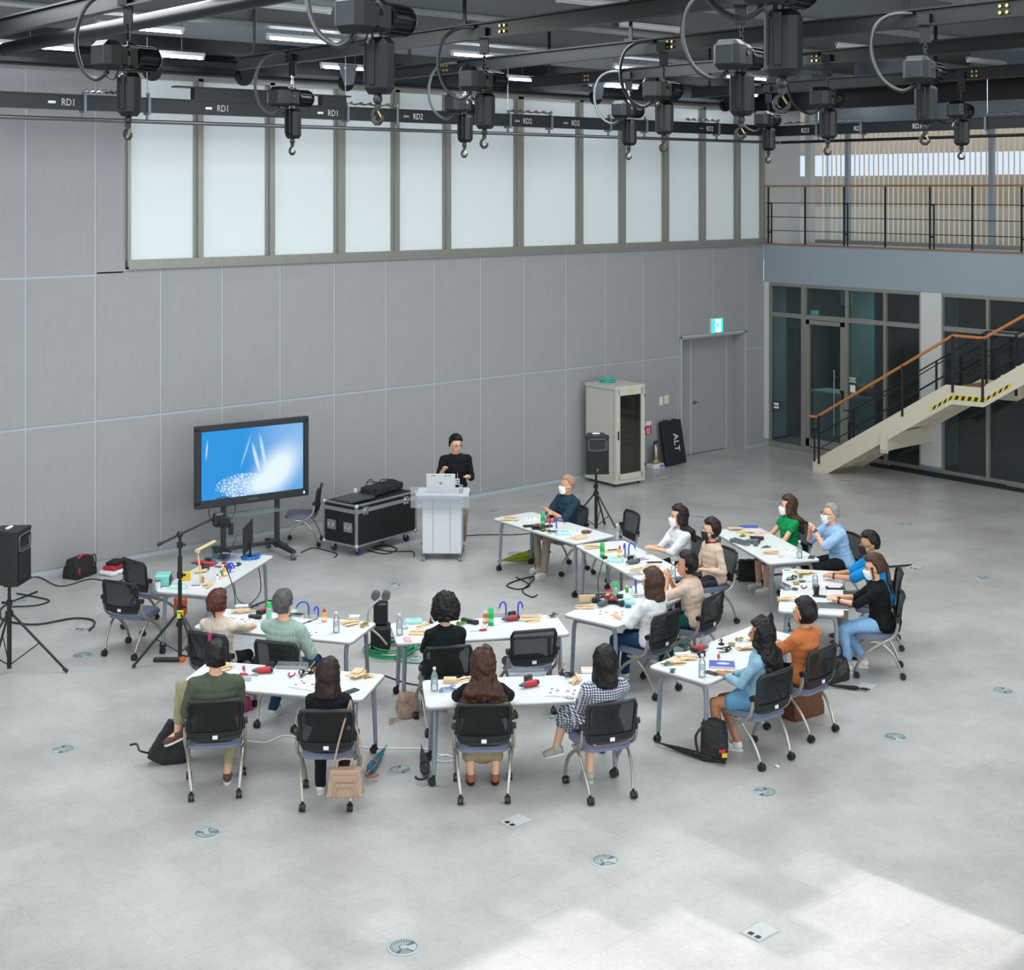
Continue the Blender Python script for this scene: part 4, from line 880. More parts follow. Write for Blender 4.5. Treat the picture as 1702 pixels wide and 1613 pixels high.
# ================================================================== CHAIRS
def make_chair():
    t = thing('nesting_chair', 'chair', 'chair')
    sp = [(x * (1 - .08 * max(0, -y / .24)), y) for x, y in rrect(.47, .46, .09, 4)]
    b = B(); b.prism(sp, .425, .455); b.prism([(x * .95, y * .95) for x, y in sp], .455, .470); obj('seat', b, SEATM, t, 50)
    # backrest: slightly curved, reclined
    def bp(u, v): return ((u) * (.235 - .018 * (1 - v)), -.205 - .09 * v - .035 * (1 - u * u) + .0 - .02 * math.cos(v * 3), .525 + .345 * v)
    fr = B(); ring = [bp(-.92, .0), bp(-1, .12), bp(-1, .5), bp(-1, .85), bp(-.90, .98), bp(-.4, 1.0), bp(.4, 1.0), bp(.90, .98), bp(1, .85), bp(1, .5), bp(1, .12), bp(.92, .0), bp(.4, -.03), bp(-.4, -.03)]
    fr.tube(ring, .018, 7, closed=True)
    obj('back_frame', fr, BLACK, t)
    me_ = B(); n_, m_ = 6, 8; vs = [bp(-1 + 2 * i / n_, .14 + .84 * j / m_) for j in range(m_ + 1) for i in range(n_ + 1)]
    me_.add(vs, [(j * (n_ + 1) + i, j * (n_ + 1) + i + 1, (j + 1) * (n_ + 1) + i + 1, (j + 1) * (n_ + 1) + i) for j in range(m_) for i in range(n_)])
    obj('back_mesh', me_, MESH, t, 80)
    lp = B(); vs = [Vector(bp(-.97 + 1.94 * i / 8, -.02 + .2 * j / 2)) + Vector((0, dy, 0)) for dy in (-.012, .012) for j in range(3) for i in range(9)]
    fs = []
    for k in (0, 27):
        for j in range(2):
            for i in range(8): q = k + j * 9 + i; fs.append((q, q + 1, q + 10, q + 9))
    lp.add(vs, fs); obj('lumbar_panel', lp, BLACKM, t)
    obj('back_label', B().box((bp(0, .03)[0], bp(0, .05)[1] - .020, .545), (.045, .005, .032)), WHITE, t, 0, label='small white label')
    for sx in (-1, 1):
        pts = cyc([(sx * .255, -.225, .655), (sx * .26, -.215, .56), (sx * .26, -.17, .47), (sx * .258, -.04, .39), (sx * .255, .10, .29), (sx * .248, .19, .17), (sx * .242, .225, .075)], 3)
        obj('side_frame', B().tube(pts, .017, 8), SILVER, t)
        pts = cyc([(sx * .235, .06, .40), (sx * .235, -.06, .385), (sx * .228, -.17, .28), (sx * .215, -.235, .16), (sx * .205, -.265, .075)], 3)
        obj('rear_leg', B().tube(pts, .0145, 8), SILVER, t)
        obj('pivot_knob', B().cyl((sx * .235, -.225, .66), (sx * .282, -.225, .66), .028, n=12).box((sx * .245, -.235, .64), (.03, .05, .10), bev=.01), BLACK, t)
        for x, y in ((sx * .242, .228), (sx * .205, -.268)):
            c = B(); c.cyl((x, y, .085), (x, y, .062), .012, n=8); c.box((x, y - .012, .056), (.03, .045, .018), bev=.005)
            for q in (-.014, .014): c.cyl((x + q - .011, y - .016, .033), (x + q + .011, y - .016, .033), .033, n=14)
            obj('caster', c, BLACK, t)
    obj('under_frame', B().cyl((-.235, .04, .405), (.235, .04, .405), .012).cyl((-.235, -.08, .395), (.235, -.08, .395), .012).box((0, -.02, .415), (.30, .2, .02)), SILVER, t)
    return t
ch0 = make_chair(); index_kids(ch0)
CH = {
 'P1': (-16.08, -6.17, 26, 'second-row chair of the cream-top woman, magenta strap over its back'), 'P2': (-15.71, -6.84, 31, 'chair under the grey-haired man in pale green'),
 'P3': (-17.05, -7.79, 60, 'chair nearest at left, under the man in olive T-shirt'), 'P4': (-16.40, -8.65, 50, 'chair with the beige handbag hanging on its back'),
 'P5': (-14.60, -7.95, 62, 'chair under the curly-haired woman in the second row'), 'E5': (-13.63, -8.11, 64, 'empty chair right of the curly-haired woman'),
 'P6': (-15.28, -9.41, 52, 'front chair under the woman with very long brown hair'), 'P7': (-14.47, -10.06, 69, 'turned front chair under the woman in gingham dress'),
 'P8': (-12.33, -8.55, 97, 'chair under the woman in white shirt and jeans'), 'P9': (-11.46, -8.42, 104, 'chair under the woman in dark green trousers'),
 'P10': (-10.02, -7.38, 162, 'mostly hidden chair behind the woman with red checked scarf'), 'P11': (-9.88, -6.72, 162, 'hidden chair under the white-bloused woman'),
 'P12': (-9.80, -4.47, 176, 'chair under the man in knit cap with crossed arms'), 'E8': (-9.50, -5.20, 160, 'empty chair between the knit-cap man and the white-bloused woman'),
 'P13': (-8.16, -7.10, 155, 'hidden chair of the woman in the green blouse'), 'P14': (-8.22, -7.95, 155, 'dark chair under the man in sky-blue shirt'),
 'P15': (-9.20, -9.25, 130, 'chair under the man in bright blue shirt'), 'P16': (-10.0, -9.82, 128, 'chair under the woman in black top and light jeans'),
 'P17': (-11.99, -10.33, 93, 'chair under the person in orange shirt'), 'P18': (-12.85, -10.47, 88, 'chair under the woman in light denim shirt and shorts'),
 'E1': (-15.93, -3.82, 28, 'empty chair with mesh back at the left end of the soldering table'), 'E0': (-15.36, -3.14, 8, 'empty chair seen from behind, beyond the soldering table'),
 'ETV': (-11.78, -0.80, 140, 'empty chair seen from the side behind the big screen')}
for i, (k, (x, y, a, lb)) in enumerate(CH.items()):
    o = ch0 if i == 0 else dup(ch0)
    o.location = (x, y, 0); o.rotation_euler = (0, 0, R(a - 90)); o['label'] = 'grey-blue seated ' + lb; o['group'] = 'wheeled mesh-back chairs'
def sit(k, label, top, bot, hair, hs, **kw):
    x, y, a, _ = CH[k]; off = kw.pop('off', 0); tw = kw.pop('twist', 0)
    return person('person ' + label, x + off * math.cos(R(a)), y + off * math.sin(R(a)), a + tw, top, bot, hair, hs, **kw)
FD = ((-.12, .34, .09), (.12, .36, .09))
sit('P1', 'in cream top with brown hair pinned up, seen from behind', W_CREAM, T_BLK, 'bun', H_RED, sleeve=.8, twist=8, hands=TBL, yaw=-10, s=.97)
sit('P2', 'with grey hair in pale green striped T-shirt, seen from behind', W_PGREEN, T_JEAN, 'short', H_GREY, fem=False, sleeve=.45, hands=((-.12, .38, .79), (.16, .16, .62)), poles=((-1, -.4, -1), (1, -.6, -1)), feet=((-.20, .05, .09), (.12, .3, .09)))
sit('P3', 'with black hair in olive T-shirt, ankle crossed over the knee', W_OLIVE, T_PALE, 'short', H_BLACK, fem=False, sleeve=.45, hands=((-.16, .16, .63), (.12, .24, .66)), feet=((-.34, .18, .46), (.10, .06, .09)), kn=((-1, .9, .4), (.2, 1, .6)), shoe='brown', leglen=.88, cross=(0, (-.8, .1, -.35)))
sit('P4', 'in navy top with dark brown shoulder-length hair, seen from behind', W_NAVY, T_BLK, 'lob', H_DK, sleeve=.45, hands=LAP, yaw=-12, nod=6, s=.96, feet=((-.1, .1, .09), (.1, .12, .09)))
sit('P5', 'with curly black hair in black-green long sleeve, seen from behind', W_DGRN, T_BLK, 'curly', H_BLACK, sleeve=.9, hands=((-.12, .30, .72), (.12, .30, .72)), s=1.0, z0=.48)
sit('P6', 'with very long brown hair, black top and khaki skirt, from behind', W_BLACK, T_KHA, 'long', H_BR, sleeve=.5, skirt=True, leglen=.8, shoe='tan', hands=((-.16, .34, .78), (.16, .34, .78)), poles=((-1, -.2, -.7), (1, -.2, -.7)), feet=((-.11, .14, .09), (.11, .14, .09)), hairlen=.05, curl=.025)
sit('P7', 'with black bob in gingham dress, legs crossed, from behind', W_GING, W_GING, 'lob', H_BLACK, sleeve=.40, puff=.02, skirt=True, leglen=.72, shoe='grey', hands=((-.10, .26, .66), (.06, .26, .66)), feet=((-.28, .34, .30), (-.02, .18, .09)), cross=(0, (-.6, .6, -.3)), s=1.0)
sit('P8', 'in white shirt and dark jeans with brown shoulder-length hair', W_WHITE, T_JEAN, 'lob', H_CHEST, sleeve=.75, hands=((-.13, .30, .74), (.05, .30, .70)), lean=-2, yaw=12, nod=4, hy=.01, feet=((-.1, .38, .09), (.1, .38, .09)), off=-.02)
sit('P9', 'in beige top and dark green trousers resting chin on hands', W_BEIGE, T_TEAL, 'short', H_BLACK, sleeve=.45, lean=14, twist=10, hands=((-.04, .27, .99), (.03, .29, .98)), poles=((-.6, .5, -1), (.6, .5, -1)), yaw=20, feet=((-.1, .3, .09), (.1, .3, .09)), skin='m')
sit('P10', 'with short black hair, black mask and red checked scarf', W_BEIGE, T_STR, 'short', H_DK, sleeve=.85, mask='b', yaw=-12, hands=((-.12, .12, .70), (.12, .20, .68)), collar=W_SCARF, lean=2, s=.97)
sit('P11', 'in white blouse with long dark hair and white mask', W_WHITE, T_BLK, 'long', H_DK, sleeve=.6, mask='w', yaw=-5, lean=4, hands=((-.05, .36, .80), (.03, .36, .80)), puff=.01, hairlen=-.06)
sit('P12', 'in navy polo and knit cap with crossed arms and white mask', W_POLO, T_BEI, 'cap', mat('knit_beige', '9a7a68', .9, bump=.4), skin='m', fem=False, sleeve=.45, mask='w', yaw=-12, hands=((.03, .22, .86), (-.04, .25, .84)), poles=((-.9, -.2, -.8), (.9, -.2, -.8)), lean=-3, collar=W_POLO, feet=((-.12, .42, .09), (.14, .30, .09)))
sit('P13', 'in green blouse with long brown hair and white mask', W_GREEN, T_BLK, 'long', H_CHEST, sleeve=.15, puff=.012, mask='w', yaw=-8, skirt=True, leglen=.55, lean=3, hands=((-.12, .34, .74), (.12, .34, .76)), s=.96)
sit('P14', 'with grey hair, glasses and sky-blue shirt, hands clasped up', W_SKY, T_BLK, 'buzz', H_LG, fem=False, sleeve=.45, mask='w', glasses=True, yaw=-8, lean=16, hands=((-.04, .34, .99), (.03, .36, .99)), poles=((-.5, .4, -1), (.5, .4, -1)), watch=0, collar=W_SKY, off=-.02)
sit('P15', 'in bright blue shirt with black hair and glasses, hands clasped', W_BLUE, T_BEI, 'short', H_BLACK, skin='m', fem=False, sleeve=.45, mask='b', glasses=True, yaw=15, nod=4, lean=14, hands=((-.04, .50, .79), (.03, .50, .79)), watch=0, shoe='brown')
sit('P16', 'in black top and light jeans with ponytail, holding a phone', W_BLACK, T_LJ, 'pony', H_CHEST, sleeve=.55, mask='w', yaw=10, nod=12, lean=8, hands=((-.06, .42, .79), (.07, .42, .79)), watch=0, leglen=.9, feet=((-.1, .30, .09), (.12, .12, .09)))
sit('P17', 'in rust orange shirt with short dark hair, seen from behind', W_ORANGE, T_BLK, 'short', H_BLACK, sleeve=.85, hands=((-.12, .36, .78), (.12, .30, .76)), yaw=10, skin='m', lean=0, puff=.012)
sit('P18', 'in light denim shirt and shorts with long wavy black hair', W_DENIM, T_DNM, 'long', H_BLACK, skin='d', sleeve=.85, leglen=.28, twist=25, hands=((-.05, .28, .74), (.07, .26, .72)), yaw=0, feet=((-.12, .30, .09), (.06, .18, .09)), curl=.03, shoe='white', lean=-2, hairlen=-.03)
# presenter
bd = solo('name_badge', B().box((0, 0, 0), (.06, .006, .09), bev=.002).box((0, -.004, .02), (.04, .002, .02), mi=1).box((0, -.004, -.015), (.04, .002, .02), mi=1).cyl((0, 0, .045), (0, 0, .13), .003, n=5), [WHITE, GREY], 'white name badge hanging at the waist of the standing person', 'badge', (-10.10 + .175 * math.cos(R(-118)), -2.42 + .175 * math.sin(R(-118)), 1.00), R(-28))
person('person standing at the lectern in black shirt and glasses, gesturing', -10.10, -2.42, -118, W_BLACK, T_BEI, 'short', H_BLACK, fem=False, stand=True, lean=3, sleeve=.72, glasses=True, yaw=14, nod=8,
       hands=((-.02, .36, 1.16), (.16, .30, 1.10)) if 0 else ((-.14, .24, 1.10), (.24, .34, 1.24)), poles=((-.3, -.3, -1), (.35, -.3, -1)), collar=W_BLACK, shoe='grey', s=.985)

# ================================================================== STAGE EQUIPMENT
def lpt(u, v): return P(u, v, 0)
# --- big screen on its wheeled stand
SCR = bpy.data.materials.new('screen_picture'); SCR.use_nodes = True; n, L, p = nodes(SCR)
tc = n.new('ShaderNodeTexCoord'); sp = n.new('ShaderNodeSeparateXYZ'); L.new(tc.outputs['Generated'], sp.inputs[0])
def mth(op, a, b=None, c=None):
    m = n.new('ShaderNodeMath'); m.operation = op
    for i, q in enumerate((a, b, c)):
        if q is None: continue
        if isinstance(q, (int, float)): m.inputs[i].default_value = q
        else: L.new(q, m.inputs[i])
    return m.outputs[0]
X_, Z_ = sp.outputs['X'], sp.outputs['Z']
def blobf(cx, cz, rx, rz, pw_=1.0, sh=0.0):
    dx = mth('DIVIDE', mth('SUBTRACT', mth('SUBTRACT', X_, cx), mth('MULTIPLY', mth('SUBTRACT', Z_, cz), sh)), rx); dz = mth('DIVIDE', mth('SUBTRACT', Z_, cz), rz)
    d = mth('ADD', mth('MULTIPLY', dx, dx), mth('MULTIPLY', dz, dz)); return mth('POWER', mth('MAXIMUM', mth('SUBTRACT', 1.0, d), 0.0), pw_)
glow = blobf(.70, .28, .32, .60, 2.6, .30); glow2 = mth('MULTIPLY', blobf(.95, .65, .55, 1.0, 1.5), .30)
beams = mth('ADD', mth('MULTIPLY', blobf(.525, .55, .022, .24, sh=-.16), .75), mth('ADD', mth('MULTIPLY', blobf(.59, .65, .02, .26, sh=-.12), .6), mth('ADD', mth('MULTIPLY', blobf(.43, .66, .012, .26, sh=.22), .45), mth('MULTIPLY', blobf(.06, .72, .010, .16, sh=.05), .7))))
streak = mth('MULTIPLY', blobf(.88, .63, .14, .022, sh=0), .0)
vo = n.new('ShaderNodeTexVoronoi'); vo.feature = 'F1'; mp = n.new('ShaderNodeMapping'); mp.inputs['Scale'].default_value = (64, 1, 40); L.new(tc.outputs['Generated'], mp.inputs[0]); L.new(mp.outputs[0], vo.inputs['Vector']); vo.inputs['Scale'].default_value = 1
dots = mth('MULTIPLY', mth('GREATER_THAN', blobf(.40, .17, .26, .17), 0.0), mth('MULTIPLY', mth('LESS_THAN', vo.outputs['Distance'], .42), .75))
body_ = mth('MULTIPLY', blobf(.42, .17, .27, .18), .45)
tot = mth('MINIMUM', mth('ADD', mth('ADD', mth('MULTIPLY', glow, 1.1), glow2), mth('ADD', beams, mth('ADD', dots, body_))), 1.0)
mx = n.new('ShaderNodeMixRGB'); mx.inputs[1].default_value = rgb('0a90de'); mx.inputs[2].default_value = rgb('e4f6ff'); L.new(tot, mx.inputs[0])
L.new(mx.outputs[0], p.inputs['Emission Color']); p.inputs['Emission Strength'].default_value = 1.0; p.inputs['Base Color'].default_value = (.01, .01, .01, 1); p.inputs['Roughness'].default_value = .2
t = thing('display_screen', 'large black-framed display on a wheeled stand showing a blue lit image', 'screen', (-12.75, -1.02, 0), R(-6.3))
TVF = mat('tv_frame', '23272c', .35)
obj('display_frame', B().box((0, -.0, 1.94), (1.76, .10, .075), bev=.008).box((0, 0, .855), (1.76, .10, .10), bev=.008).box((-.845, 0, 1.40), (.07, .10, 1.1), bev=.008).box((.845, 0, 1.40), (.07, .10, 1.1), bev=.008).box((0, .02, 1.4), (1.66, .05, 1.05)), TVF, t, 30)
obj('screen_panel', B().box((0, -.022, 1.405), (1.62, .012, 1.01)), SCR, t, 0)
obj('screen_bezel', B().box((0, -.030, 1.905), (1.63, .012, .02)).box((0, -.030, .905), (1.63, .012, .02)).box((-.805, -.030, 1.405), (.02, .012, 1.0)).box((.805, -.030, 1.405), (.02, .012, 1.0)), BLACK, t, 0)
obj('maker_plate', B().box((-.02, -.052, .865), (.17, .004, .016)), GREY, t, 0); obj('power_light', B().box((.80, -.052, .86), (.02, .004, .03)), mat('led_white', 'ffffff', emis='dff2ff', es=2), t, 0)
for sx in (-.42, .42):
    obj('post', B().box((sx, .07, .72), (.075, .05, 1.3), bev=.01), TVF, t)
    obj('foot', B().hull([(sx - .04, -.50, .10), (sx + .04, -.50, .10), (sx - .04, .42, .10), (sx + .04, .42, .10), (sx - .03, -.50, .14), (sx + .03, -.50, .14), (sx - .03, .42, .14), (sx + .03, .42, .14), (sx - .045, .06, .17), (sx + .045, .06, .17)]), TVF, t)
    for y in (-.47, .39):
        c = B(); c.cyl((sx, y, .12), (sx, y, .085), .02, n=8); c.box((sx, y - .01, .075), (.05, .05, .03), bev=.008)
        for q in (-.02, .02): c.cyl((sx + q - .010, y - .015, .042), (sx + q + .010, y - .015, .042), .042, n=14)
        obj('caster', c, mat('caster_grey', '6e7276', .4, .5), t)
obj('stand_crossbar', B().box((0, .06, .16), (.84, .05, .05), bev=.008), TVF, t)
obj('glass_shelf', B().box((0, -.02, .66), (.80, .30, .010), bev=.003), mat('green_shelf_glass', '9fb8b2', .15, trans=.6), t, label='pale green glass shelf')
# --- flight case
t = thing('flight_case', 'black flight case with aluminium edges on blue-wheeled castors', 'case', (-11.06, -1.58, 0), R(11.6))
CASEK = mat('case_laminate', '101416', .55, noise=.2, scale=40, bump=.1)
obj('case_body', B().box((0, 0, .40), (1.28, .66, .50)), CASEK, t, 0); obj('case_lid', B().box((0, 0, .70), (1.28, .66, .085)), CASEK, t, 0)
EX = mat('case_aluminium', 'b4b8ba', .35, .75)
e = B()
for z in (.16, .645, .672, .745):
    h_ = .035 if z in (.645, .672) else .03
    for y in (-.33, .33): e.box((0, y, z), (1.30, .012 + .008, h_ * .8))
    for x in (-.64, .64): e.box((x, 0, z), (.02, .68, h_ * .8))
for x in (-.64, .64):
    for y in (-.33, .33): e.box((x, y, .45), (.032, .032, .62))
for y in (-.33, .33): e.box((0, y, .752), (1.30, .035, .012))
for x in (-.64, .64): e.box((x, 0, .752), (.035, .68, .012))
o = obj('edge_profile', e, EX, t, 0)
for x in (-.64, .64):
    for y in (-.33, .33):
        for z in (.16, .74): obj('ball_corner', B().sph((x, y, z), (.036, .036, .036), 10, 6), EX, t)
def handle(x, y, z, rz, par): 
    q = B(Matrix.Translation((x, y, z)) @ Matrix.Rotation(rz, 4, 'Z')); q.box((0, -.006, .06), (.17, .012, .02)).box((0, -.006, -.06), (.17, .012, .02)).box((-.078, -.006, 0), (.016, .012, .14)).box((.078, -.006, 0), (.016, .012, .14)).box((0, -.004, 0), (.14, .004, .10))
    q.tube([(-.045, -.008, .02), (-.045, -.03, -.02), (.045, -.03, -.02), (.045, -.008, .02)], .008, 6); return obj('recessed_handle', q, EX, par, 30)
handle(-.645, -.17, .42, R(-90), t); handle(-.645, .17, .42, R(-90), t)
for x in (-.45, .42): obj('butterfly_latch', B().box((x, -.338, .655), (.11, .012, .12), bev=.004).cyl((x, -.34, .655), (x, -.36, .655), .03, n=10).box((x, -.362, .655), (.015, .015, .07)), CHROME, t)
for x in (-.52, .52):
    for y in (-.25, .25):
        c = B(); c.box((x, y, .13), (.10, .09, .012)); c.box((x, y + .02, .09), (.05, .06, .07), bev=.008); obj('caster_fork', c, CHROME, t)
        obj('caster_wheel', B().cyl((x - .018, y, .05), (x + .018, y, .05), .05, n=16), mat('blue_wheel', '23406a', .5), t)
CT = .758
def onc(dx, dy, z=CT): a = R(11.6); return (-11.06 + dx * math.cos(a) - dy * math.sin(a), -1.58 + dx * math.sin(a) + dy * math.cos(a), z)
solo('amplifier', B().box((0, 0, .02), (.50, .40, .035), bev=.006).box((.1, -.21, .02), (.1, .03, .02)), mat('amp_grey', '4a4e52', .5, .3), 'flat grey mixer box at the left end of the flight case', 'mixer', onc(-.36, 0), R(11.6))
for nm, dx, dy, sz, lb in (('equipment_bag', .12, .02, (.44, .26, .13), 'black cable bag left on top of the flight case'), ('equipment_bag', .50, .10, (.40, .34, .10), 'flat black bag at the right end of the flight case')):
    b = B(); rnd = random.Random(dx); b.hull([(rnd.uniform(.42, .5) * sz[0] * sx, rnd.uniform(.4, .5) * sz[1] * sy, sz[2] * (.5 + .5 * sz_) * rnd.uniform(.8, 1)) for sx in (-1, 1) for sy in (-1, 1) for sz_ in (-1, -.2, 1)] + [(0, 0, 0), (sz[0] * .5, 0, 0), (-sz[0] * .5, 0, 0), (0, sz[1] * .5, 0), (0, -sz[1] * .5, 0), (0, 0, sz[2])])
    o = thing(nm, lb, 'bag', onc(dx, dy), R(11.6)); blob('bag_body', b, BLACKM, o, .014, 3, (WV, .03)); obj('bag_strap', B().tube(cyc([(-.2, 0, sz[2]), (-.1, .05, sz[2] + .05), (.05, -.03, sz[2] + .04), (.2, 0, sz[2] - .01)]), .008, 6), BLACK, o)
t = thing('headset_pile', 'dark red and black wired headset lying on the flight case', 'headset', onc(.22, .20)); obj('headband', B().tube([(.07 * math.cos(a), .02, .09 + .08 * math.sin(a)) for a in [pi * q / 10 for q in range(11)]], .008, 6), BLACK, t)
for s_ in (-1, 1): obj('ear_cup', B().cyl((s_ * .06, .02, .055), (s_ * .085, .02, .055), .035, n=12), DRED, t)
t = thing('paper_cup', 'small white cup standing on the flight case', 'cup', onc(-.12, .20)); obj('cup_body', B().lathe([(.022, 0), (.03, .085), (.032, .09), (.028, .09), (.02, .01)]), WHITE, t)
# --- lectern
t = thing('lectern', 'white wheeled lectern with clear acrylic front sheet', 'lectern', (-10.63, -2.80, 0), R(-42))
LW = mat('lectern_white', 'c9ced2', .4, noise=.03)
obj('front_panel', B().box((0, -.20, .50), (.56, .02, .80), bev=.004), LW, t, 0)
for s_ in (-1, 1): obj('side_panel', B().box((s_ * .27, .02, .50), (.02, .42, .80), bev=.004), LW, t, 0)
obj('panel_groove', B().box((-.13, -.211, .5), (.004, .003, .78)).box((.12, -.211, .5), (.004, .003, .78)), GREY, t, 0)
obj('top', B().box((0, .03, .935), (.76, .50, .03), bev=.008), WHITE, t); obj('top_tray', B().box((-.02, -.24, .905), (.66, .08, .02), bev=.006).box((-.02, -.28, .915), (.66, .015, .03), bev=.004), WHITE, t)
obj('acrylic_sheet', B().box((-.02, -.30, .93), (.84, .010, .30)), ACRY, t, 0)
obj('base_frame', B().box((-.27, .04, .085), (.05, .62, .03)).box((.27, .04, .085), (.05, .62, .03)).box((0, .30, .085), (.54, .05, .03)), GREY, t, 0)
for x in (-.27, .27):
    for y in (-.24, .32):
        c = B(); c.cyl((x, y, .09), (x, y, .06), .012, n=8)
        for q in (-.016, .016): c.cyl((x + q - .008, y, .034), (x + q + .008, y, .034), .034, n=12)
        obj('caster', c, mat('caster_pale', '8f9396', .4), t)
def onl(dx, dy, z): a = R(-42); return (-10.63 + dx * math.cos(a) - dy * math.sin(a), -2.80 + dx * math.sin(a) + dy * math.cos(a), z)
def laptop(loc, rz, label, shell, kb, open_=105, w_=.33, d_=.23, marks=False):
    t = thing('laptop', label, 'laptop', loc, rz)
    obj('laptop_base', B().box((0, 0, .009), (w_, d_, .016), bev=.004), shell, t, 30); obj('keyboard', B().box((0, .03, .0185), (w_ * .86, d_ * .45, .002)), kb, t, 0)
    M_ = Matrix.Translation((0, d_ / 2, .016)) @ Matrix.Rotation(R(90 - open_), 4, 'X')
    b = B(M_); b.box((0, 0, d_ * .52), (w_, .008, d_ * 1.02), bev=.003); l_ = obj('laptop_lid', b, shell, t, 30)
    b = B(M_); b.box((0, -.0055, d_ * .52), (w_ * .93, .002, d_ * .92)); obj('laptop_display', b, BLACK, l_, 0)
    if marks: b = B(M_); b.box((-.13, .006, d_ * .95), (.03, .002, .012)).box((-.07, .006, d_ * .93), (.05, .002, .008)).box((.11, .006, d_ * .95), (.06, .002, .008)); obj('lid_marks', b, GREY, l_, 0); b = B(M_); b.cyl((0, .0045, d_ * .5), (0, .006, d_ * .5), .022, n=16); obj('lid_badge', b, CHROME, l_)
    return t
laptop(onl(-.02, .02, .952), R(-42 + 180), 'open silver-white laptop on the lectern with its lid to the room', mat('laptop_white', 'cfd2d4', .4, .2), GREY, 100, .42, .27, True)
PB = lambda b_: b_
t = thing('drinking_glass', 'clear cup with a dark drink at the right edge of the lectern', 'cup', onl(.27, -.10, .952)); obj('cup_body', B().lathe([(.028, 0), (.036, .12), (.034, .12), (.026, .005)]), PET, t); obj('drink', B().lathe([(.0, .006), (.026, .006), (.029, .05), (0, .05)]), mat('cola', '3a4a50', .2), t)
t = thing('white_mouse_pad', 'crumpled white cloth at the left edge of the lectern top', 'cloth', onl(-.29, .0, .952)); b = B(); b.sph((0, 0, .01), (.08, .05, .018), 12, 6); obj('folded_cloth', b, WHITE, t)
# presenter name card on lanyard
# --- rack
t = thing('server_rack', 'tall beige equipment rack with dark glazed door beside the wall', 'rack', (-4.98, -0.62, 0), R(-3))
RK = mat('rack_paint', 'c2c1b6', .5, noise=.04); W_, D_, H_ = .70, .82, 1.80
b = B(); b.box((-W_ / 2 + .01, 0, .93), (.02, D_, H_ - .12)).box((W_ / 2 - .01, 0, .93), (.02, D_, H_ - .12)).box((0, D_ / 2 - .01, .93), (W_, .02, H_ - .12)).box((0, 0, H_ - .02), (W_ + .02, D_ + .02, .05)).box((0, 0, .10), (W_ + .02, D_ + .02, .08))
obj('cabinet_shell', b, RK, t, 0); obj('side_seam', B().box((-W_ / 2 - .001, 0, 1.73), (.003, D_ * .96, .006)).box((-W_ / 2 - .001, -.37, .93), (.003, .006, 1.6)), GREY, t, 0)
b = B(); b.box((-.30, -D_ / 2 - .01, .94), (.09, .03, 1.62)).box((.30, -D_ / 2 - .01, .94), (.09, .03, 1.62)).box((0, -D_ / 2 - .01, 1.70), (.60, .03, .12)).box((0, -D_ / 2 - .01, .18), (.60, .03, .10)); obj('door_frame', b, RK, t, 0)
obj('door_glass', B().box((0, -D_ / 2 - .008, .935), (.52, .006, 1.42)), glass_mat('rack_glass', (.55, .52, .42, 1), .01, .05), t, 0)
obj('door_handle', B().box((-.30, -D_ / 2 - .03, .93), (.03, .02, .16), bev=.005), BLACK, t)
for z in (.35, 1.0, 1.6): obj('hinge', B().box((.345, -D_ / 2 - .03, z), (.03, .02, .05), bev=.004), GREY, t)
obj('warning_label', B().box((.02, -D_ / 2 - .027, 1.71), (.14, .003, .035)), mat('label_yellow', 'cfc04a', .6), t, 0)
rnd = random.Random(3)
for k in range(22):
    z = .34 + k * .062; m_ = [BLACKM, GREY, mat('unit_beige', '8a8266', .5), mat('unit_dark', '26282a', .5)][rnd.randrange(4)] if k > 6 else BLACKM
    o = obj('rack_unit', B().box((0, -D_ / 2 + .06, z), (.48, .06, .052), bev=.004), m_, t, 0)
    if k > 6: obj('unit_ports', B().box((-.12, -D_ / 2 + .028, z), (.05, .008, .026)).box((.02, -D_ / 2 + .028, z), (.05, .008, .026)).box((.15, -D_ / 2 + .028, z), (.05, .008, .026)), BLACK, o, 0)
b = B()
for k in range(14):
    z = .75 + rnd.random() * .95; x = rnd.uniform(-.2, .1); b.tube(cyc([(x, -D_ / 2 + .02, z), (x + .05, -D_ / 2 + .015, z - .03), (x + .16, -D_ / 2 + .02, z - .01 + rnd.uniform(-.04, .04))], 4), .007, 5)
o = obj('patch_cables', b, mat('patch_green', '3aa088', .5), t); o['kind'] = 'stuff'
for x in (-.28, .28):
    for y in (-.33, .33): obj('levelling_foot', B().cyl((x, y, 0), (x, y, .07), .022, n=10), BLACK, t)
t = thing('cable_coil', 'turquoise cable coil lying on top of the beige rack', 'cable', (-5.0, -.45, 1.805)); rnd = random.Random(5); b = B()
for k in range(9): 
    r_ = rnd.uniform(.10, .17); ox, oy, z = rnd.uniform(-.03, .03), rnd.uniform(-.03, .03), .008 + k * .009; b.tube([(ox + r_ * math.cos(a), oy + r_ * .8 * math.sin(a), z + .01 * math.sin(3 * a + k)) for a in [2 * pi * q / 18 for q in range(18)]], .006, 5, closed=True)
obj('coil_loops', b, mat('turquoise_cable', '3cc0b8', .5), t)
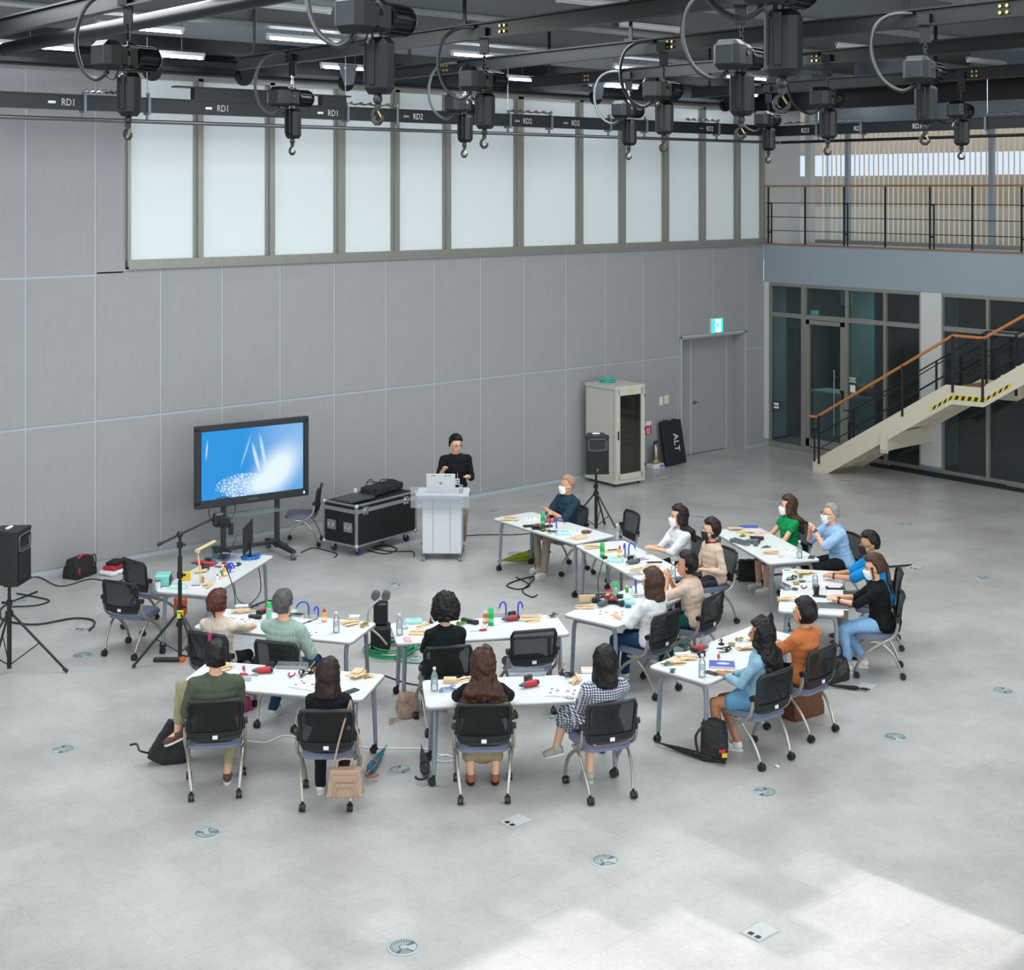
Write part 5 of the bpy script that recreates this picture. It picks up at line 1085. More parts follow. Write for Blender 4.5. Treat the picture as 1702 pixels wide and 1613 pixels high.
# --- leaning panel, extinguisher
t = thing('leaning_panel', 'black slab with white ALT letters leaning against the wall', 'panel', (-2.98, -0.27, 0.012), 0)
t.rotation_euler = (R(-11), 0, 0)
obj('panel_body', B().box((0, 0, .43), (.56, .10, .84), bev=.02), BLACKM, t, 30); obj('panel_handle', B().box((-.12, 0, .86), (.10, .03, .02)).box((.12, 0, .86), (.10, .03, .02)), BLACK, t, 0)
text('printed_letters', 'ALT', .20, PAPER, t, (.05, -.052, .42), (R(90), R(90), 0), .001, sx=1.0)
t = thing('fire_extinguisher', 'silver fire extinguisher on a small white stand under the red notice', 'extinguisher', (-3.47, -.20, 0))
obj('stand_tray', B().box((0, 0, .04), (.30, .20, .08), bev=.01).box((.07, -.101, .045), (.12, .004, .05), mi=1), [WHITE, mat('label_blue', '6a78b8', .6)], t, 0)
obj('cylinder_body', B().lathe([(.055, .08), (.06, .09), (.06, .36), (.045, .41), (.02, .44), (.02, .47)]), mat('extinguisher_silver', 'a8a49a', .3, .8), t)
obj('valve_head', B().box((0, 0, .48), (.09, .025, .03), bev=.005).box((.02, 0, .51), (.10, .02, .015)), BLACK, t); obj('hose', B().tube(cyc([(-.03, 0, .48), (-.09, -.02, .42), (-.085, -.02, .28), (-.07, -.02, .15)]), .010, 6), BLACK, t); obj('extinguisher_label', B().cyl((0, 0, .12), (0, 0, .16), .0612, n=16), YELLOW, t)
# --- speakers
def stand(loc, rz, label, h_, spread=.55, hub=.62):
    t = thing('speaker_stand', label, 'speaker stand', loc, rz)
    obj('pole', B().cyl((0, 0, .08), (0, 0, h_), .019, n=12), BLACK, t); obj('lower_tube', B().cyl((0, 0, .06), (0, 0, hub + .12), .026, n=12), BLACK, t)
    obj('leg_collar', B().cyl((0, 0, hub - .03), (0, 0, hub + .03), .045, n=12), BLACK, t); obj('clamp_collar', B().cyl((0, 0, hub + .10), (0, 0, hub + .15), .034, n=12), BLACK, t); obj('knob', B().cyl((0, 0, hub + .12), (-.07, 0, hub + .12), .012).sph((-.075, 0, hub + .12), .018, 8, 6), BLACK, t)
    for k in range(3):
        a = 2 * pi * k / 3 + .2; dx, dy = math.cos(a), math.sin(a)
        l_ = obj('leg', B().tube([(dx * .03, dy * .03, hub), (dx * spread, dy * spread, .03)], .014, 8), BLACK, t); obj('rubber_foot', B().cyl((dx * (spread - .03), dy * (spread - .03), .05), (dx * (spread + .02), dy * (spread + .02), .016), .02, n=8), RUBBER, l_)
        obj('brace', B().tube([(0, 0, .09), (dx * spread * .52, dy * spread * .52, hub * .50)], .007, 6), BLACK, t)
    return t
def speaker(loc, rz, label):
    t = thing('loudspeaker', label, 'loudspeaker', loc, rz)     # front faces -y
    b = B(); b.prism([(-.18, -.15), (-.17, -.17), (.17, -.17), (.18, -.15), (.12, .14), (.09, .16), (-.09, .16), (-.12, .14)], .0, .57); obj('cabinet', b, BLACK, t, 40)
    obj('cabinet_rim', B().prism([(-.185, -.15), (-.175, -.175), (.175, -.175), (.185, -.15), (.12, .145), (-.12, .145)], .55, .585), BLACK, t, 40)
    obj('cabinet_base', B().prism([(-.185, -.15), (-.175, -.175), (.175, -.175), (.185, -.15), (.12, .145), (-.12, .145)], -.01, .02), BLACK, t, 40)
    obj('grille', B().box((0, -.176, .19), (.31, .012, .31), bev=.01), mat('grille_black', '0f1113', .7, bump=.3, scale=120), t)
    b = B(); b.add([(-.13, -.178, .50), (.13, -.178, .50), (.14, -.178, .38), (-.14, -.178, .38), (-.04, -.12, .47), (.04, -.12, .47), (.04, -.12, .41), (-.04, -.12, .41)], [(0, 1, 5, 4), (1, 2, 6, 5), (2, 3, 7, 6), (3, 0, 4, 7), (4, 5, 6, 7)]); obj('horn', b, GREY, t, 40); obj('horn_frame', B().tube([(-.14, -.18, .37), (-.15, -.18, .50), (-.11, -.18, .535), (.11, -.18, .535), (.15, -.18, .50), (.14, -.18, .37), (.07, -.18, .355), (0, -.18, .36), (-.07, -.18, .355)], .008, 6, closed=True), GREY, t)
    obj('badge', B().cyl((0, -.182, .06), (0, -.186, .06), .016, n=12).box((0, -.185, .035), (.03, .003, .006)), CHROME, t); obj('carry_handle', B().box((0, 0, .595), (.12, .04, .02), bev=.006), WHITE, t); obj('rubber_foot', B().box((-.12, -.05, -.018), (.05, .10, .016)).box((.12, -.05, -.018), (.05, .10, .016)), RUBBER, t); obj('pole_cup', B().cyl((0, 0, -.03), (0, 0, .01), .03, n=12), BLACK, t)
    return t
stand((-17.33, -3.65, 0), R(-50), 'black tripod stand holding the loudspeaker at the left picture edge', 1.0, .62, .66); speaker((-17.33, -3.65, 1.02), R(44), 'black loudspeaker cut by the left picture edge')
stand((-7.90, -3.17, 0), R(20), 'black tripod stand behind the man with crossed arms', .92, .52, .60); speaker((-7.90, -3.17, .945), R(-36), 'black loudspeaker facing the viewer in front of the beige rack')
# --- camera boom tripod near the soldering table
tx, ty, _ = P(299, 1106)
t = thing('boom_tripod', 'tall black boom tripod left of the cream-top woman with silver brace legs', 'tripod', (tx, ty, 0), R(-20))
obj('pole', B().cyl((0, 0, .10), (0, 0, 1.50), .017).cyl((0, 0, .10), (0, 0, .95), .023).cyl((0, 0, 1.0), (0, 0, 1.22), .026), BLACK, t)
for z in (.62, .98, 1.32): obj('clamp_collar', B().cyl((0, 0, z), (0, 0, z + .06), .034, n=12).box((.04, 0, z + .03), (.05, .02, .03), bev=.004), BLACK, t)
for k in range(3):
    a = 2 * pi * k / 3 + .9; dx, dy = math.cos(a), math.sin(a)
    obj('leg', B().tube([(dx * .03, dy * .03, .58), (dx * .50, dy * .50, .03)], .015, 8).tube([(0, 0, .14), (dx * .26, dy * .26, .31)], .007, 6).sph((dx * .50, dy * .50, .025), .022, 8, 6), BLACK if k else mat('leg_silver', '777a7c', .35, .6), t)
obj('boom_arm', B().tube([(-.22, 0, 1.38), (.48, .0, 1.66)], .013, 8).cyl((-.25, 0, 1.37), (-.2, 0, 1.39), .02).sph((0, 0, 1.47), .04, 10, 6), BLACK, t)
cr = thing('action_camera', 'black camera with looped cable clamped on the boom arm tip', 'camera', (tx + .40, ty - .15, 1.60)); obj('camera_body', B().box((0, 0, 0), (.12, .09, .16), bev=.02), BLACK, cr); obj('camera_lens', B().cyl((0, -.04, -.03), (0, -.10, -.05), .035, .04, n=14), BLACK, cr); obj('mount', B().box((.09, 0, -.02), (.09, .06, .08), bev=.01).cyl((.1, 0, -.1), (.12, 0, -.02), .03), BLACKM, cr); obj('camera_handle', B().box((.16, 0, -.12), (.05, .05, .16), bev=.01), BLACK, cr)
obj('cable_loop', B().tube([(.05 + .17 * math.cos(a), 0, .10 + .15 * math.sin(a)) for a in [2 * pi * q / 24 for q in range(25)]], .006, 5), BLACK, cr)
obj('hanging_cable', B().tube(cyc([(.05, 0, -.05), (.06, .02, -.4), (.20, .02, -.8), (.22, .0, -1.0)], 6), .006, 5), BLACK, cr)
# --- orange bag on the tripod, power strip
solo('safety_pouch', B().box((0, 0, .12), (.16, .10, .24), bev=.03), ORANGE, 'bright orange pouch hanging behind the boom tripod', 'pouch', (P(300, 1035)[0], P(300, 1035)[1], .08), R(-30))
solo('tripod_tag', B().box((0, 0, 0), (.07, .01, .09), bev=.003).box((0, -.006, .02), (.05, .004, .01), mi=1), [mat('tag_yellow', 'd6d828', .5), BLACK], 'yellow printed tag stuck on the boom tripod pole', 'tag', (tx - .012, ty - .03, .58), R(-40))
def power_strip(u, v, a, label, mt=BLACK, n_=5, end=None):
    t = thing('power_strip', label, 'power strip', P(u, v), R(a)); obj('strip_body', B().box((0, 0, .022), (.06 * n_ + .05, .065, .044), bev=.008), mt, t)
    for k in range(n_): obj('outlet', B().cyl(((k - (n_ - 1) / 2) * .06, 0, .044), ((k - (n_ - 1) / 2) * .06, 0, .048), .020, n=12), GREY, t)
    if end: obj('end_cap', B().box((.03 * n_, 0, .024), (.06, .068, .05), bev=.008), end, t)
    return t
power_strip(281, 1100, -40, 'black and orange power strip on the floor by the tripod', end=ORANGE)
# --- floor vents and floor boxes
vt = thing('floor_vent', 'vent', 'floor vent'); VR = mat('vent_ring', 'a3aeb0', .45, .1); VD = mat('vent_dark', '525b5f', .6)
obj('vent_ring', B().lathe([(.115, .0), (.115, .005), (.108, .008), (.098, .008), (.098, 0)], n=28), VR, vt); obj('vent_core', B().lathe([(0, 0), (.098, 0), (.098, .003), (0, .003)], n=24), VD, vt)
b = B()
for k in range(14): a = R(20 + k * 13); b.box((math.cos(a) * .065, math.sin(a) * .065, .005), (.055, .008, .004), rz=a)
for r_ in (.045, .06, .075, .09): b.tube([(r_ * math.cos(a), r_ * math.sin(a), .005) for a in [R(215 + 60 * q / 6) for q in range(7)]], .0045, 4)
b.cyl((0, 0, 0), (0, 0, .007), .028, n=12); b.add([(0, 0, .006), (.095 * math.cos(R(285)), .095 * math.sin(R(285)), .006), (.095 * math.cos(R(315)), .095 * math.sin(R(315)), .006), (.095 * math.cos(R(350)), .095 * math.sin(R(350)), .006)], [(0, 1, 2, 3)])
obj('vent_blades', b, VR, vt); index_kids(vt)
vp = [(671, 1576, 'at the bottom edge left of centre'), (1006, 1432, 'in the open floor right of the front table'), (1271, 1318, 'below the chair of the denim shirt woman'), (1488, 1226, 'at right below the black top woman'), (1667, 1149, 'nearest the right picture edge'),
      (344, 1386, 'below the chair of the olive T-shirt man'), (105, 1247, 'at the lower left'), (137, 1090, 'left of the empty chair at left'), (665, 1281, 'between the two umbrellas'), (927, 1194, 'under the table by the gingham dress'), (660, 972, 'in the empty middle of the circle'), (20 + 10, 1001, 'behind the left speaker stand'),
      (1477, 1008, 'right of the rear right chairs'), (1636, 962, 'far right of the open floor'), (1505, 872, 'near the staircase side floor'), (686, 1096, 'beside the green cable under the table'), (486, 926, 'between the big screen and the flight case'), (820, 850, 'in front of the wall right of the lectern'), (856, 921, 'behind the folded yellow umbrella'), (1160, 860, 'behind the woman with the checked scarf'), (1229, 781, 'in front of the double door'), (1100, 792, 'in front of the leaning black slab'), (1285, 832, 'behind the woman in green'), (1405, 800, 'just before the staircase foot')]
for i, (u, v, lb) in enumerate(vp):
    o = vt if i == 0 else dup(vt); x, y, _ = P(u, v); o.location = (x, y, 0); o.rotation_euler = (0, 0, R((i * 97) % 360 if i > 1 else 0)); o['label'] = 'round grey floor vent ' + lb; o['group'] = 'round floor vents'
fx = thing('floor_box', 'box', 'floor box'); obj('box_frame', B().box((0, 0, .003), (.24, .18, .006), bev=.002), mat('box_plate', 'a8adae', .45, .2), fx, 0); obj('box_lid', B().box((0, 0, .007), (.22, .16, .003)), mat('box_plate2', 'b8bcbc', .5, .1), fx, 0)
obj('box_opening', B().box((-.075, -.045, .0095), (.04, .04, .002)).box((-.075, .02, .0095), (.04, .04, .002)), BLACK, fx, 0); index_kids(fx)
for i, (u, v, a, lb) in enumerate([(857, 1366, 0, 'in the open floor below the gingham dress'), (1263, 1550, 0, 'in the sunlit floor at bottom right'), (137, 1044, 30, 'left of the empty chairs with a cable end'), (1440, 1143, 20, 'beside the thin black umbrella'), (1520, 944, 10, 'at the end of the flat cable at right')]):
    o = fx if i == 0 else dup(fx); x, y, _ = P(u, v); o.location = (x, y, 0); o.rotation_euler = (0, 0, R(a)); o['label'] = 'flat metal floor socket box ' + lb; o['group'] = 'floor socket boxes'
# --- cables on the floor
def floor_cable(name, pts, r_, m_, label, z=None, n=5):
    q = [(*P(u, v)[:2], (z or r_) if len(w_) == 0 else w_[0]) for (u, v, *w_) in pts]
    return solo(name, B().tube(cyc(q, n), r_, 6), m_, label, 'cable')
floor_cable('floor_cable', [(62, 985), (10, 1007), (0, 1022), (10, 1034), (60, 1040), (120, 1030), (152, 1032), (157, 1040), (148, 1050)], .012, BLACK, 'black cable snaking on the floor at the far left')
floor_cable('floor_cable', [(20, 975), (60, 960), (100, 976), (150, 964), (190, 969), (215, 960)], .008, BLACK, 'thin black cable running from the left wall bag to the chairs')
floor_cable('floor_cable', [(28, 988), (55, 993), (82, 1000), (60, 1008), (20, 1010)], .010, BLACK, 'short black cable loop behind the left speaker stand')
floor_cable('floor_cable', [(858, 961), (872, 968), (880, 975), (862, 981), (842, 975), (860, 966), (888, 960), (880, 972), (868, 984), (884, 994), (893, 990)], .009, BLACK, 'looped black cable on the floor below the knit cap man')
floor_cable('floor_cable', [(700, 905), (740, 895), (800, 890), (850, 890), (880, 888)], .008, BLACK, 'long thin cable on the floor right of the lectern')
floor_cable('floor_cable', [(500, 920), (520, 912), (545, 917), (560, 922), (556, 928)], .008, BLACK, 'black cable between the screen foot and the flight case')
floor_cable('floor_cable', [(612, 916), (640, 922), (660, 914), (640, 908), (620, 912), (650, 918), (685, 918), (688, 926)], .009, BLACK, 'coiled black cable under the flight case')
floor_cable('floor_cable', [(395, 1230), (440, 1236), (470, 1225), (500, 1228), (560, 1238), (620, 1245), (700, 1246), (720, 1250)], .008, WHITE, 'white extension cable crossing under the front tables')
floor_cable('floor_cable', [(722, 1255), (745, 1258), (760, 1265), (735, 1268), (722, 1262), (745, 1256)], .008, WHITE, 'white cable coil under the front centre table')
floor_cable('floor_cable', [(1194, 967), (1240, 962), (1300, 956), (1400, 950), (1515, 941)], .014, BLACKM, 'flat black cable cover strip on the floor at right')
floor_cable('floor_cable', [(640, 1125), (680, 1138), (720, 1142)], .008, BLACK, 'black cable behind the woven pouch')
floor_cable('floor_cable', [(340, 1060), (350, 1040), (345, 1020), (370, 1015), (400, 1018), (430, 1005), (450, 1000), (470, 1010)], .010, BLACK, 'tangled black cables under the soldering table')
floor_cable('floor_cable', [(300, 1090), (330, 1095), (370, 1090), (395, 1093)], .008, BLACK, 'black cable leading right from the orange power strip')
t = thing('green_hose_coil', 'green cable coiled on the floor between the two second-row tables', 'cable', P(650, 1085)); rnd = random.Random(11); b = B()
for k in range(8): r_ = rnd.uniform(.22, .32); ox, oy = rnd.uniform(-.05, .05), rnd.uniform(-.04, .04); b.tube([(ox + r_ * math.cos(a), oy + r_ * math.sin(a), .01 + k * .012 + .008 * math.sin(2 * a + k)) for a in [2 * pi * q / 24 for q in range(24)]], .008, 5, closed=True)
obj('coil_loops', b, GREENC, t); x0, y0, _ = P(650, 1085)
obj('loose_loops', B().tube(cyc([(P(u, v)[0] - x0, P(u, v)[1] - y0, .01) for u, v in [(660, 1092), (700, 1080), (745, 1085), (735, 1100), (690, 1104), (655, 1095), (700, 1075), (750, 1072)]], 6), .008, 5), GREENC, t)
floor_cable('flat_umbrella_strap', [(1372, 1140), (1380, 1141), (1392, 1143)], .006, BLACK, 'short strap by the thin black umbrella')
# studio camera case thing between tables
t = thing('camera_rig', 'black camera equipment stack standing between the second-row tables', 'camera', P(633, 1082), R(-40))
obj('rig_base', B().box((0, 0, .16), (.22, .26, .30), bev=.03), BLACKM, t); obj('rig_body', B().box((0, 0, .44), (.16, .16, .26), bev=.02), BLACK, t)
for s_ in (-1, 1): obj('rig_motor', B().cyl((s_ * .06, -.05, .64), (s_ * .06, .06, .64), .05, n=14), GREY, t)
obj('rig_hose', B().tube(cyc([(0, -.05, .62), (-.12, -.12, .52), (-.13, -.15, .35), (0, -.16, .22), (.08, -.15, .12)]), .014, 6), mat('hose_grey', 'a0a09a', .5), t)

# ================================================================== BAGS, UMBRELLAS
def soft(name, label, cat, loc, rz, sz, m_, fn=None, seed=1, sq=.8, vox=.014):
    rnd = random.Random(seed); t = thing(name, label, cat, loc, rz); b = B(); w_, d_, h_ = sz
    b.hull([(sx * w_ / 2 * rnd.uniform(sq, 1) * (1 if zz < .7 else .86), sy * d_ / 2 * rnd.uniform(sq, 1) * (1 if zz < .7 else .6), h_ * zz * (rnd.uniform(.9, 1) if zz > .5 else 1)) for sx in (-1, 0, 1) for sy in (-1, 1) for zz in (0.0, .35, .75, 1)])
    blob('bag_body', b, m_, t, vox, 3, (WV, .02)); return t
def strap(t, pts, r_, m_, name='strap', n=6): return obj(name, B().tube(cyc(pts, n), r_, 6), m_, t)
LBEI = mat('beige_leather', 'a58c78', .5, bump=.1); 
hb_x, hb_y = -16.40 - .33 * math.cos(R(50)), -8.65 - .33 * math.sin(R(50)) 
t = thing('handbag', 'beige leather handbag hanging from the back of the front left chair', 'handbag', (hb_x + .12, hb_y - .13, 0), R(-40))
b = B(); b.hull([(-.16, -.075, .17), (.16, -.075, .17), (.16, .075, .17), (-.16, .075, .17), (-.13, -.05, .40), (.13, -.05, .40), (.13, .05, .40), (-.13, .05, .40)]); blob('bag_body', b, LBEI, t, .012, 3)
obj('front_flap', B().box((0, -.070, .335), (.22, .012, .05), bev=.005).box((0, -.078, .28), (.16, .012, .03), bev=.005).tube([(-.07, -.08, .29), (-.09, -.09, .18), (-.06, -.085, .14)], .008, 6).tube([(.07, -.08, .29), (.10, -.09, .18), (.08, -.085, .14)], .008, 6), LBEI, t)
strap(t, [(-.08, 0, .39), (-.07, 0, .46), (.0, 0, .48), (.07, 0, .46), (.08, 0, .39)], .008, LBEI, 'top_handle'); strap(t, [(-.11, 0, .39), (-.06, .05, .62), (.02, .10, .90), (.03, .13, .92), (.05, .12, .80), (.15, .05, .50), (.13, 0, .38)], .009, LBEI, 'shoulder_strap')
t = soft('tote_bag', 'black tote bag leaning left of the olive T-shirt man', 'bag', (*P(272, 1268)[:2], 0), R(35), (.36, .16, .40), BLACKM, seed=2); t.rotation_euler = (R(0), R(28), R(-25)); strap(t, [(-.10, 0, .36), (-.07, 0, .52), (.07, 0, .53), (.10, 0, .38)], .012, BLACKM); strap(t, [(-.15, 0, .03), (-.26, -.04, .03), (-.30, .03, .05), (-.36, .0, .03)], .010, BLACK, 'loose_strap')
t = soft('backpack', 'small black backpack with red and yellow tag beside the front right chair', 'backpack', (*P(1187, 1262)[:2], 0), R(-60), (.28, .22, .38), BLACKM, seed=4, sq=.7); strap(t, [(-.08, -.10, .34), (-.14, -.16, .25), (-.12, -.14, .08)], .014, BLACK); obj('bag_tag', B().box((.10, -.12, .13), (.06, .01, .03), rz=.4).box((.12, -.11, .09), (.05, .01, .04), rz=.4, mi=1), [RED, YELLOW], t, 0, label='red and yellow tag')
t = soft('leather_bag', 'brown suede bag under the chair of the orange shirt', 'bag', (*P(1335, 1190)[:2], 0), R(-5), (.46, .20, .32), mat('brown_suede', '5e3a22', .85, noise=.2), seed=5, sq=.9)
t = soft('handbag', 'black leather handbag standing right of the orange shirt', 'handbag', (*P(1387, 1132)[:2], 0), R(-10), (.34, .16, .27), BLACK, seed=6, sq=.92); strap(t, [(-.08, -.03, .25), (-.07, -.04, .37), (.05, -.04, .38), (.08, -.03, .25)], .011, BLACK)
t = soft('handbag', 'black handbag on the floor behind the table of the woman in green', 'handbag', (*P(1246, 965)[:2], 0), R(-40), (.34, .16, .30), BLACKM, seed=7, sq=.92); strap(t, [(-.16, -.02, .26), (-.24, -.06, .16), (-.20, -.06, .04), (-.14, -.04, .06)], .011, BLACK)
t = soft('sports_bag', 'black sports bag with red zips by the left wall', 'sports bag', (*P(132, 958)[:2], 0), R(25), (.46, .28, .27), BLACKM, seed=8, sq=.8); strap(t, [(-.10, -.06, .27), (-.02, -.08, .31), (.08, -.06, .27)], .014, RED, 'red_handle'); strap(t, [(.20, -.02, .22), (.27, -.04, .24), (.27, -.05, .08), (.2, -.05, .05)], .009, BLACKM); obj('zip_tab', B().box((-.16, -.14, .12), (.03, .01, .08)).box((.12, -.14, .15), (.02, .01, .03)), RED, t, 0)
t = thing('clothes_pile', 'red, white and black folded pile on the floor by the wall', 'clothes', (*P(190, 953)[:2], 0), R(20))
for k, (m_, s_, z) in enumerate([(PAPER, (.36, .26, .06), .03), (mat('navy_print', '22384e', .7), (.16, .2, .03), .06), (RED, (.34, .22, .06), .09), (BLACKM, (.26, .20, .05), .14)]):
    b = B(); b.box((.02 * k, .01 * k, z), s_, rz=.1 * k, bev=.02); blob('folded_item', b, m_, t, .012, 2, (WV, .02)) if k != 1 else obj('folded_item', b.box((.1, -.13, .05), (.1, .02, .03)), m_, t, 0)
t = soft('woven_pouch', 'beige perforated drawstring pouch on the floor under the middle tables', 'pouch', (*P(677, 1190)[:2], 0), R(-20), (.26, .22, .24), LBEI, seed=9, sq=.6); strap(t, [(-.10, -.08, .15), (-.13, -.12, .05), (-.15, -.13, .01)], .008, LBEI, 'cord')
for k in range(4): obj('tassel', B().tube([(-.13 - .02 * k, -.05 - .04 * k, .012), (-.20 - .015 * k, -.03 - .05 * k, .008)], .006, 5), LBEI, t)
b = B(); 
for r_ in range(4):
    for k in range(9): a = R(200 + k * 16); b.sph((.115 * math.cos(a), .10 * math.sin(a), .06 + r_ * .035), .005, 5, 4)
o = obj('punched_holes', b, mat('hole_brown', '4a3426', .8), t); o['kind'] = 'stuff'
t = soft('pink_bag', 'dark bag with pink edge on the floor under the front left table', 'bag', (*P(400, 1182)[:2], 0), R(10), (.22, .16, .14), MAGENTA, seed=12)
def umbrella(label, u0, v0, u1, v1, m_, hook=None, r_=.035, open_=0, handle=BLACK):
    a = Vector(P(u0, v0)); b_ = Vector(P(u1, v1)); a.z = b_.z = r_ + .004; t = thing('umbrella', label, 'umbrella', a, 0); d = b_ - a; L_ = d.length; u = d.normalized()
    sd = Vector((-u.y, u.x, 0)); n_ = 8; pts = []; vs = []; fs = []
    prof = [(0, .003), (.08, .006), (.35, r_ * .7), (.72, r_), (.80, r_ * .7), (.82, .012)]
    for q, rr in prof:
        for k in range(16):
            ang = 2 * pi * k / 16; r2 = rr * (1.0 if k % 2 else .72); c_ = u * (L_ * q) + sd * (math.cos(ang) * r2) + Vector((0, 0, math.sin(ang) * r2)); vs.append(c_)
    for i in range(len(prof) - 1):
        for k in range(16): k2 = (k + 1) % 16; fs.append((i * 16 + k, i * 16 + k2, (i + 1) * 16 + k2, (i + 1) * 16 + k))
    obj('folded_canopy', B().add(vs, fs), m_, t, 25); obj('shaft', B().tube([Vector((0, 0, 0)), u * L_ * .95], .006, 6), handle if hook is None else CHROME, t)
    if hook:
        h_ = [u * L_ * .82, u * L_ * .93] + [u * (L_ * .93) + u * (.05 * math.sin(R(q))) + sd * (hook * .05 * (1 - math.cos(R(q)))) for q in (30, 60, 90, 130, 170, 200)]; obj('curved_handle', B().tube(h_, .011, 8), handle, t)
    else: obj('grip', B().tube([u * L_ * .84, u * L_], [.012, .015], 8), handle, t)
    obj('tie_band', B().tube([u * L_ * .60, u * L_ * .64], r_ * .96, 12), handle if m_ is not YELLOW else m_, t); return t
umbrella('blue patterned umbrella with wooden hook beside the handbag', 643, 1248, 607, 1300, mat('umbrella_blue', '2f7d98', .6, hx2='1d3c4c', scale=40), 1, .045, handle=mat('hook_wood', '9a5f38', .4))
umbrella('small black folded umbrella with hooked handle by the table leg', 700, 1248, 710, 1306, mat('umbrella_black', '23282d', .6), -1, .05)
umbrella('long black umbrella lying before the black backpack', 1088, 1240, 1205, 1276, BLACKM, None, .035)
umbrella('thin black umbrella lying right of the brown bag', 1366, 1142, 1442, 1150, BLACKM, None, .022)
umbrella('yellow green umbrella under the table of the knit cap man', 826, 944, 915, 928, mat('umbrella_lime', '8c9a22', .6), None, .085, handle=BLACK)
umbrella('turquoise folded umbrella under the chair of the dark green trousers', 1100, 1058, 1150, 1082, mat('umbrella_teal', '3fa8b0', .6), None, .045)
t = thing('floor_scrap', 'tiny crumpled clear wrapper on the open floor at lower right', 'scrap', P(1293, 1277)); obj('wrapper', B().hull([(0, 0, .001), (.04, .01, .001), (.03, .04, .012), (-.01, .03, .02)]), PAPER, t, 0)
solo('chair_strap', B().box((0, 0, .0), (.04, .016, .14), bev=.004).box((0, -.01, -.14), (.014, .01, .14)), MAGENTA, 'magenta patterned strap hung over the back of the cream woman chair', 'strap', (-16.08 - .33 * math.cos(R(26)) + .0, -6.17 - .33 * math.sin(R(26)) - .12, .84), R(-64))
solo('seat_pillow', B().box((0, 0, .02), (.30, .10, .045), bev=.015).box((0, -.051, .02), (.26, .004, .02), mi=1), [mat('print_white', 'cfb6b6', .7), RED], 'flat white and red printed packet behind the gingham dress on the seat', 'packet', (-14.47 - .17 * math.cos(R(69)), -10.06 - .17 * math.sin(R(69)), .472), R(-21), sm=0)

# ================================================================== THINGS ON THE TABLES
NAMES = {'T1': 'the soldering table', 'T2': "the grey-haired man's table", 'T3': "the olive-shirted man's table", 'T4': "the curly-haired woman's table", 'T5': "the long-haired woman's table",
         'T6': "the cluttered table", 'T7': "the white-bloused woman's table", 'T8': "the knit-cap man's table", 'T9': "the sky-blue man's table", 'T10': "the ponytail woman's table", 'T11': "the denim-shirt woman's table"}
def L_(d, T): 
    s = d + ' on ' + NAMES[T]; return s
def at(u, v): return P(u, v, ZT)
def it(name, lb, cat, T, u, v, a, grp=None): return thing(name, L_(lb, T), cat, at(u, v), R(a), grp)
def bottle(T, u, v, lb='clear water bottle standing', s=1.0):
    t = it('water_bottle', lb, 'bottle', T, u, v, 0); t.scale = (s, s, s)
    obj('bottle_body', B().lathe([(.030, 0), (.033, .01), (.033, .06), (.031, .065), (.033, .07), (.033, .13), (.028, .155), (.013, .18), (.012, .20)], n=14), PET, t); obj('bottle_cap', B().cyl((0, 0, .198), (0, 0, .218), .015, n=12), WHITE, t); obj('bottle_label', B().lathe([(.0335, .075), (.0335, .115)], n=14), glass_mat('bottle_print', (.8, .85, .9, 1), .35, .3) if 'bottle_print' not in MATS else MATS['bottle_print'], t)
def spray(T, u, v, lb='green spray can standing', half=False):
    t = it('spray_can', lb, 'spray can', T, u, v, 0); obj('can_body', B().lathe([(.028, 0), (.030, .004), (.030, .12), (.026, .13)], n=14), GREEN if not half else mat('can_silver', '9db8b4', .3, .5), t); obj('can_cap', B().lathe([(.027, .13), (.028, .175), (.022, .185), (0, .186)], n=14), mat('cap_green', '28b860', .4), t); obj('can_print', B().lathe([(.0305, .04), (.0305, .08)], n=14), mat('can_print', '6fc79a', .5), t)
def glue(T, u, v, lb='amber glue bottle with red tip', m=None):
    t = it('glue_bottle', lb, 'glue bottle', T, u, v, 0); obj('bottle_body', B().lathe([(.026, 0), (.028, .006), (.028, .085), (.018, .10), (.014, .105)], n=12), m or GLUEY, t); obj('bottle_label', B().lathe([(.0285, .02), (.0285, .06)], n=12), mat('label_cream', 'e6dcc4', .6), t); obj('nozzle', B().cyl((0, 0, .103), (0, 0, .125), .014, n=10).cyl((0, 0, .125), (0, 0, .15), .008, .003, n=8), RED if m is None or m is GLUEY else WHITE, t)
def smallb(T, u, v, m, lb, h_=.07):
    t = it('small_bottle', lb, 'bottle', T, u, v, 0); obj('bottle_body', B().lathe([(.018, 0), (.019, h_ * .7), (.010, h_ * .85)], n=10), m, t); obj('bottle_cap', B().cyl((0, 0, h_ * .85), (0, 0, h_ * 1.15), .009, n=8), WHITE if m is not WHITE else PURPLE, t)
def drill(T, u, v, a, lb='red and black cordless driver lying', m=RED, battery=True):
    t = it('power_drill', lb, 'drill', T, u, v, a); obj('motor_housing', B().cyl((-.07, 0, .034), (.05, 0, .034), .031, .028, n=12), m, t); obj('gear_nose', B().cyl((.05, 0, .034), (.085, 0, .034), .024, .018, n=12).cyl((.085, 0, .034), (.105, 0, .034), .012, n=8), GREY, t)
    obj('rear_cap', B().cyl((-.095, 0, .034), (-.07, 0, .034), .022, .031, n=12), BLACK, t); obj('grip', B().hull([(-.055, -.02, .012), (-.01, -.02, .012), (-.055, -.02, .046), (-.01, -.02, .046), (-.085, -.13, .012), (-.045, -.14, .012), (-.085, -.13, .044), (-.045, -.14, .044)]), BLACK, t, 30)
    obj('trigger', B().box((-.005, -.05, .03), (.012, .03, .018), bev=.004), m, t, 0)
    if battery: obj('battery', B().box((-.07, -.15, .028), (.085, .045, .055), rz=.3, bev=.006), BLACK, t)
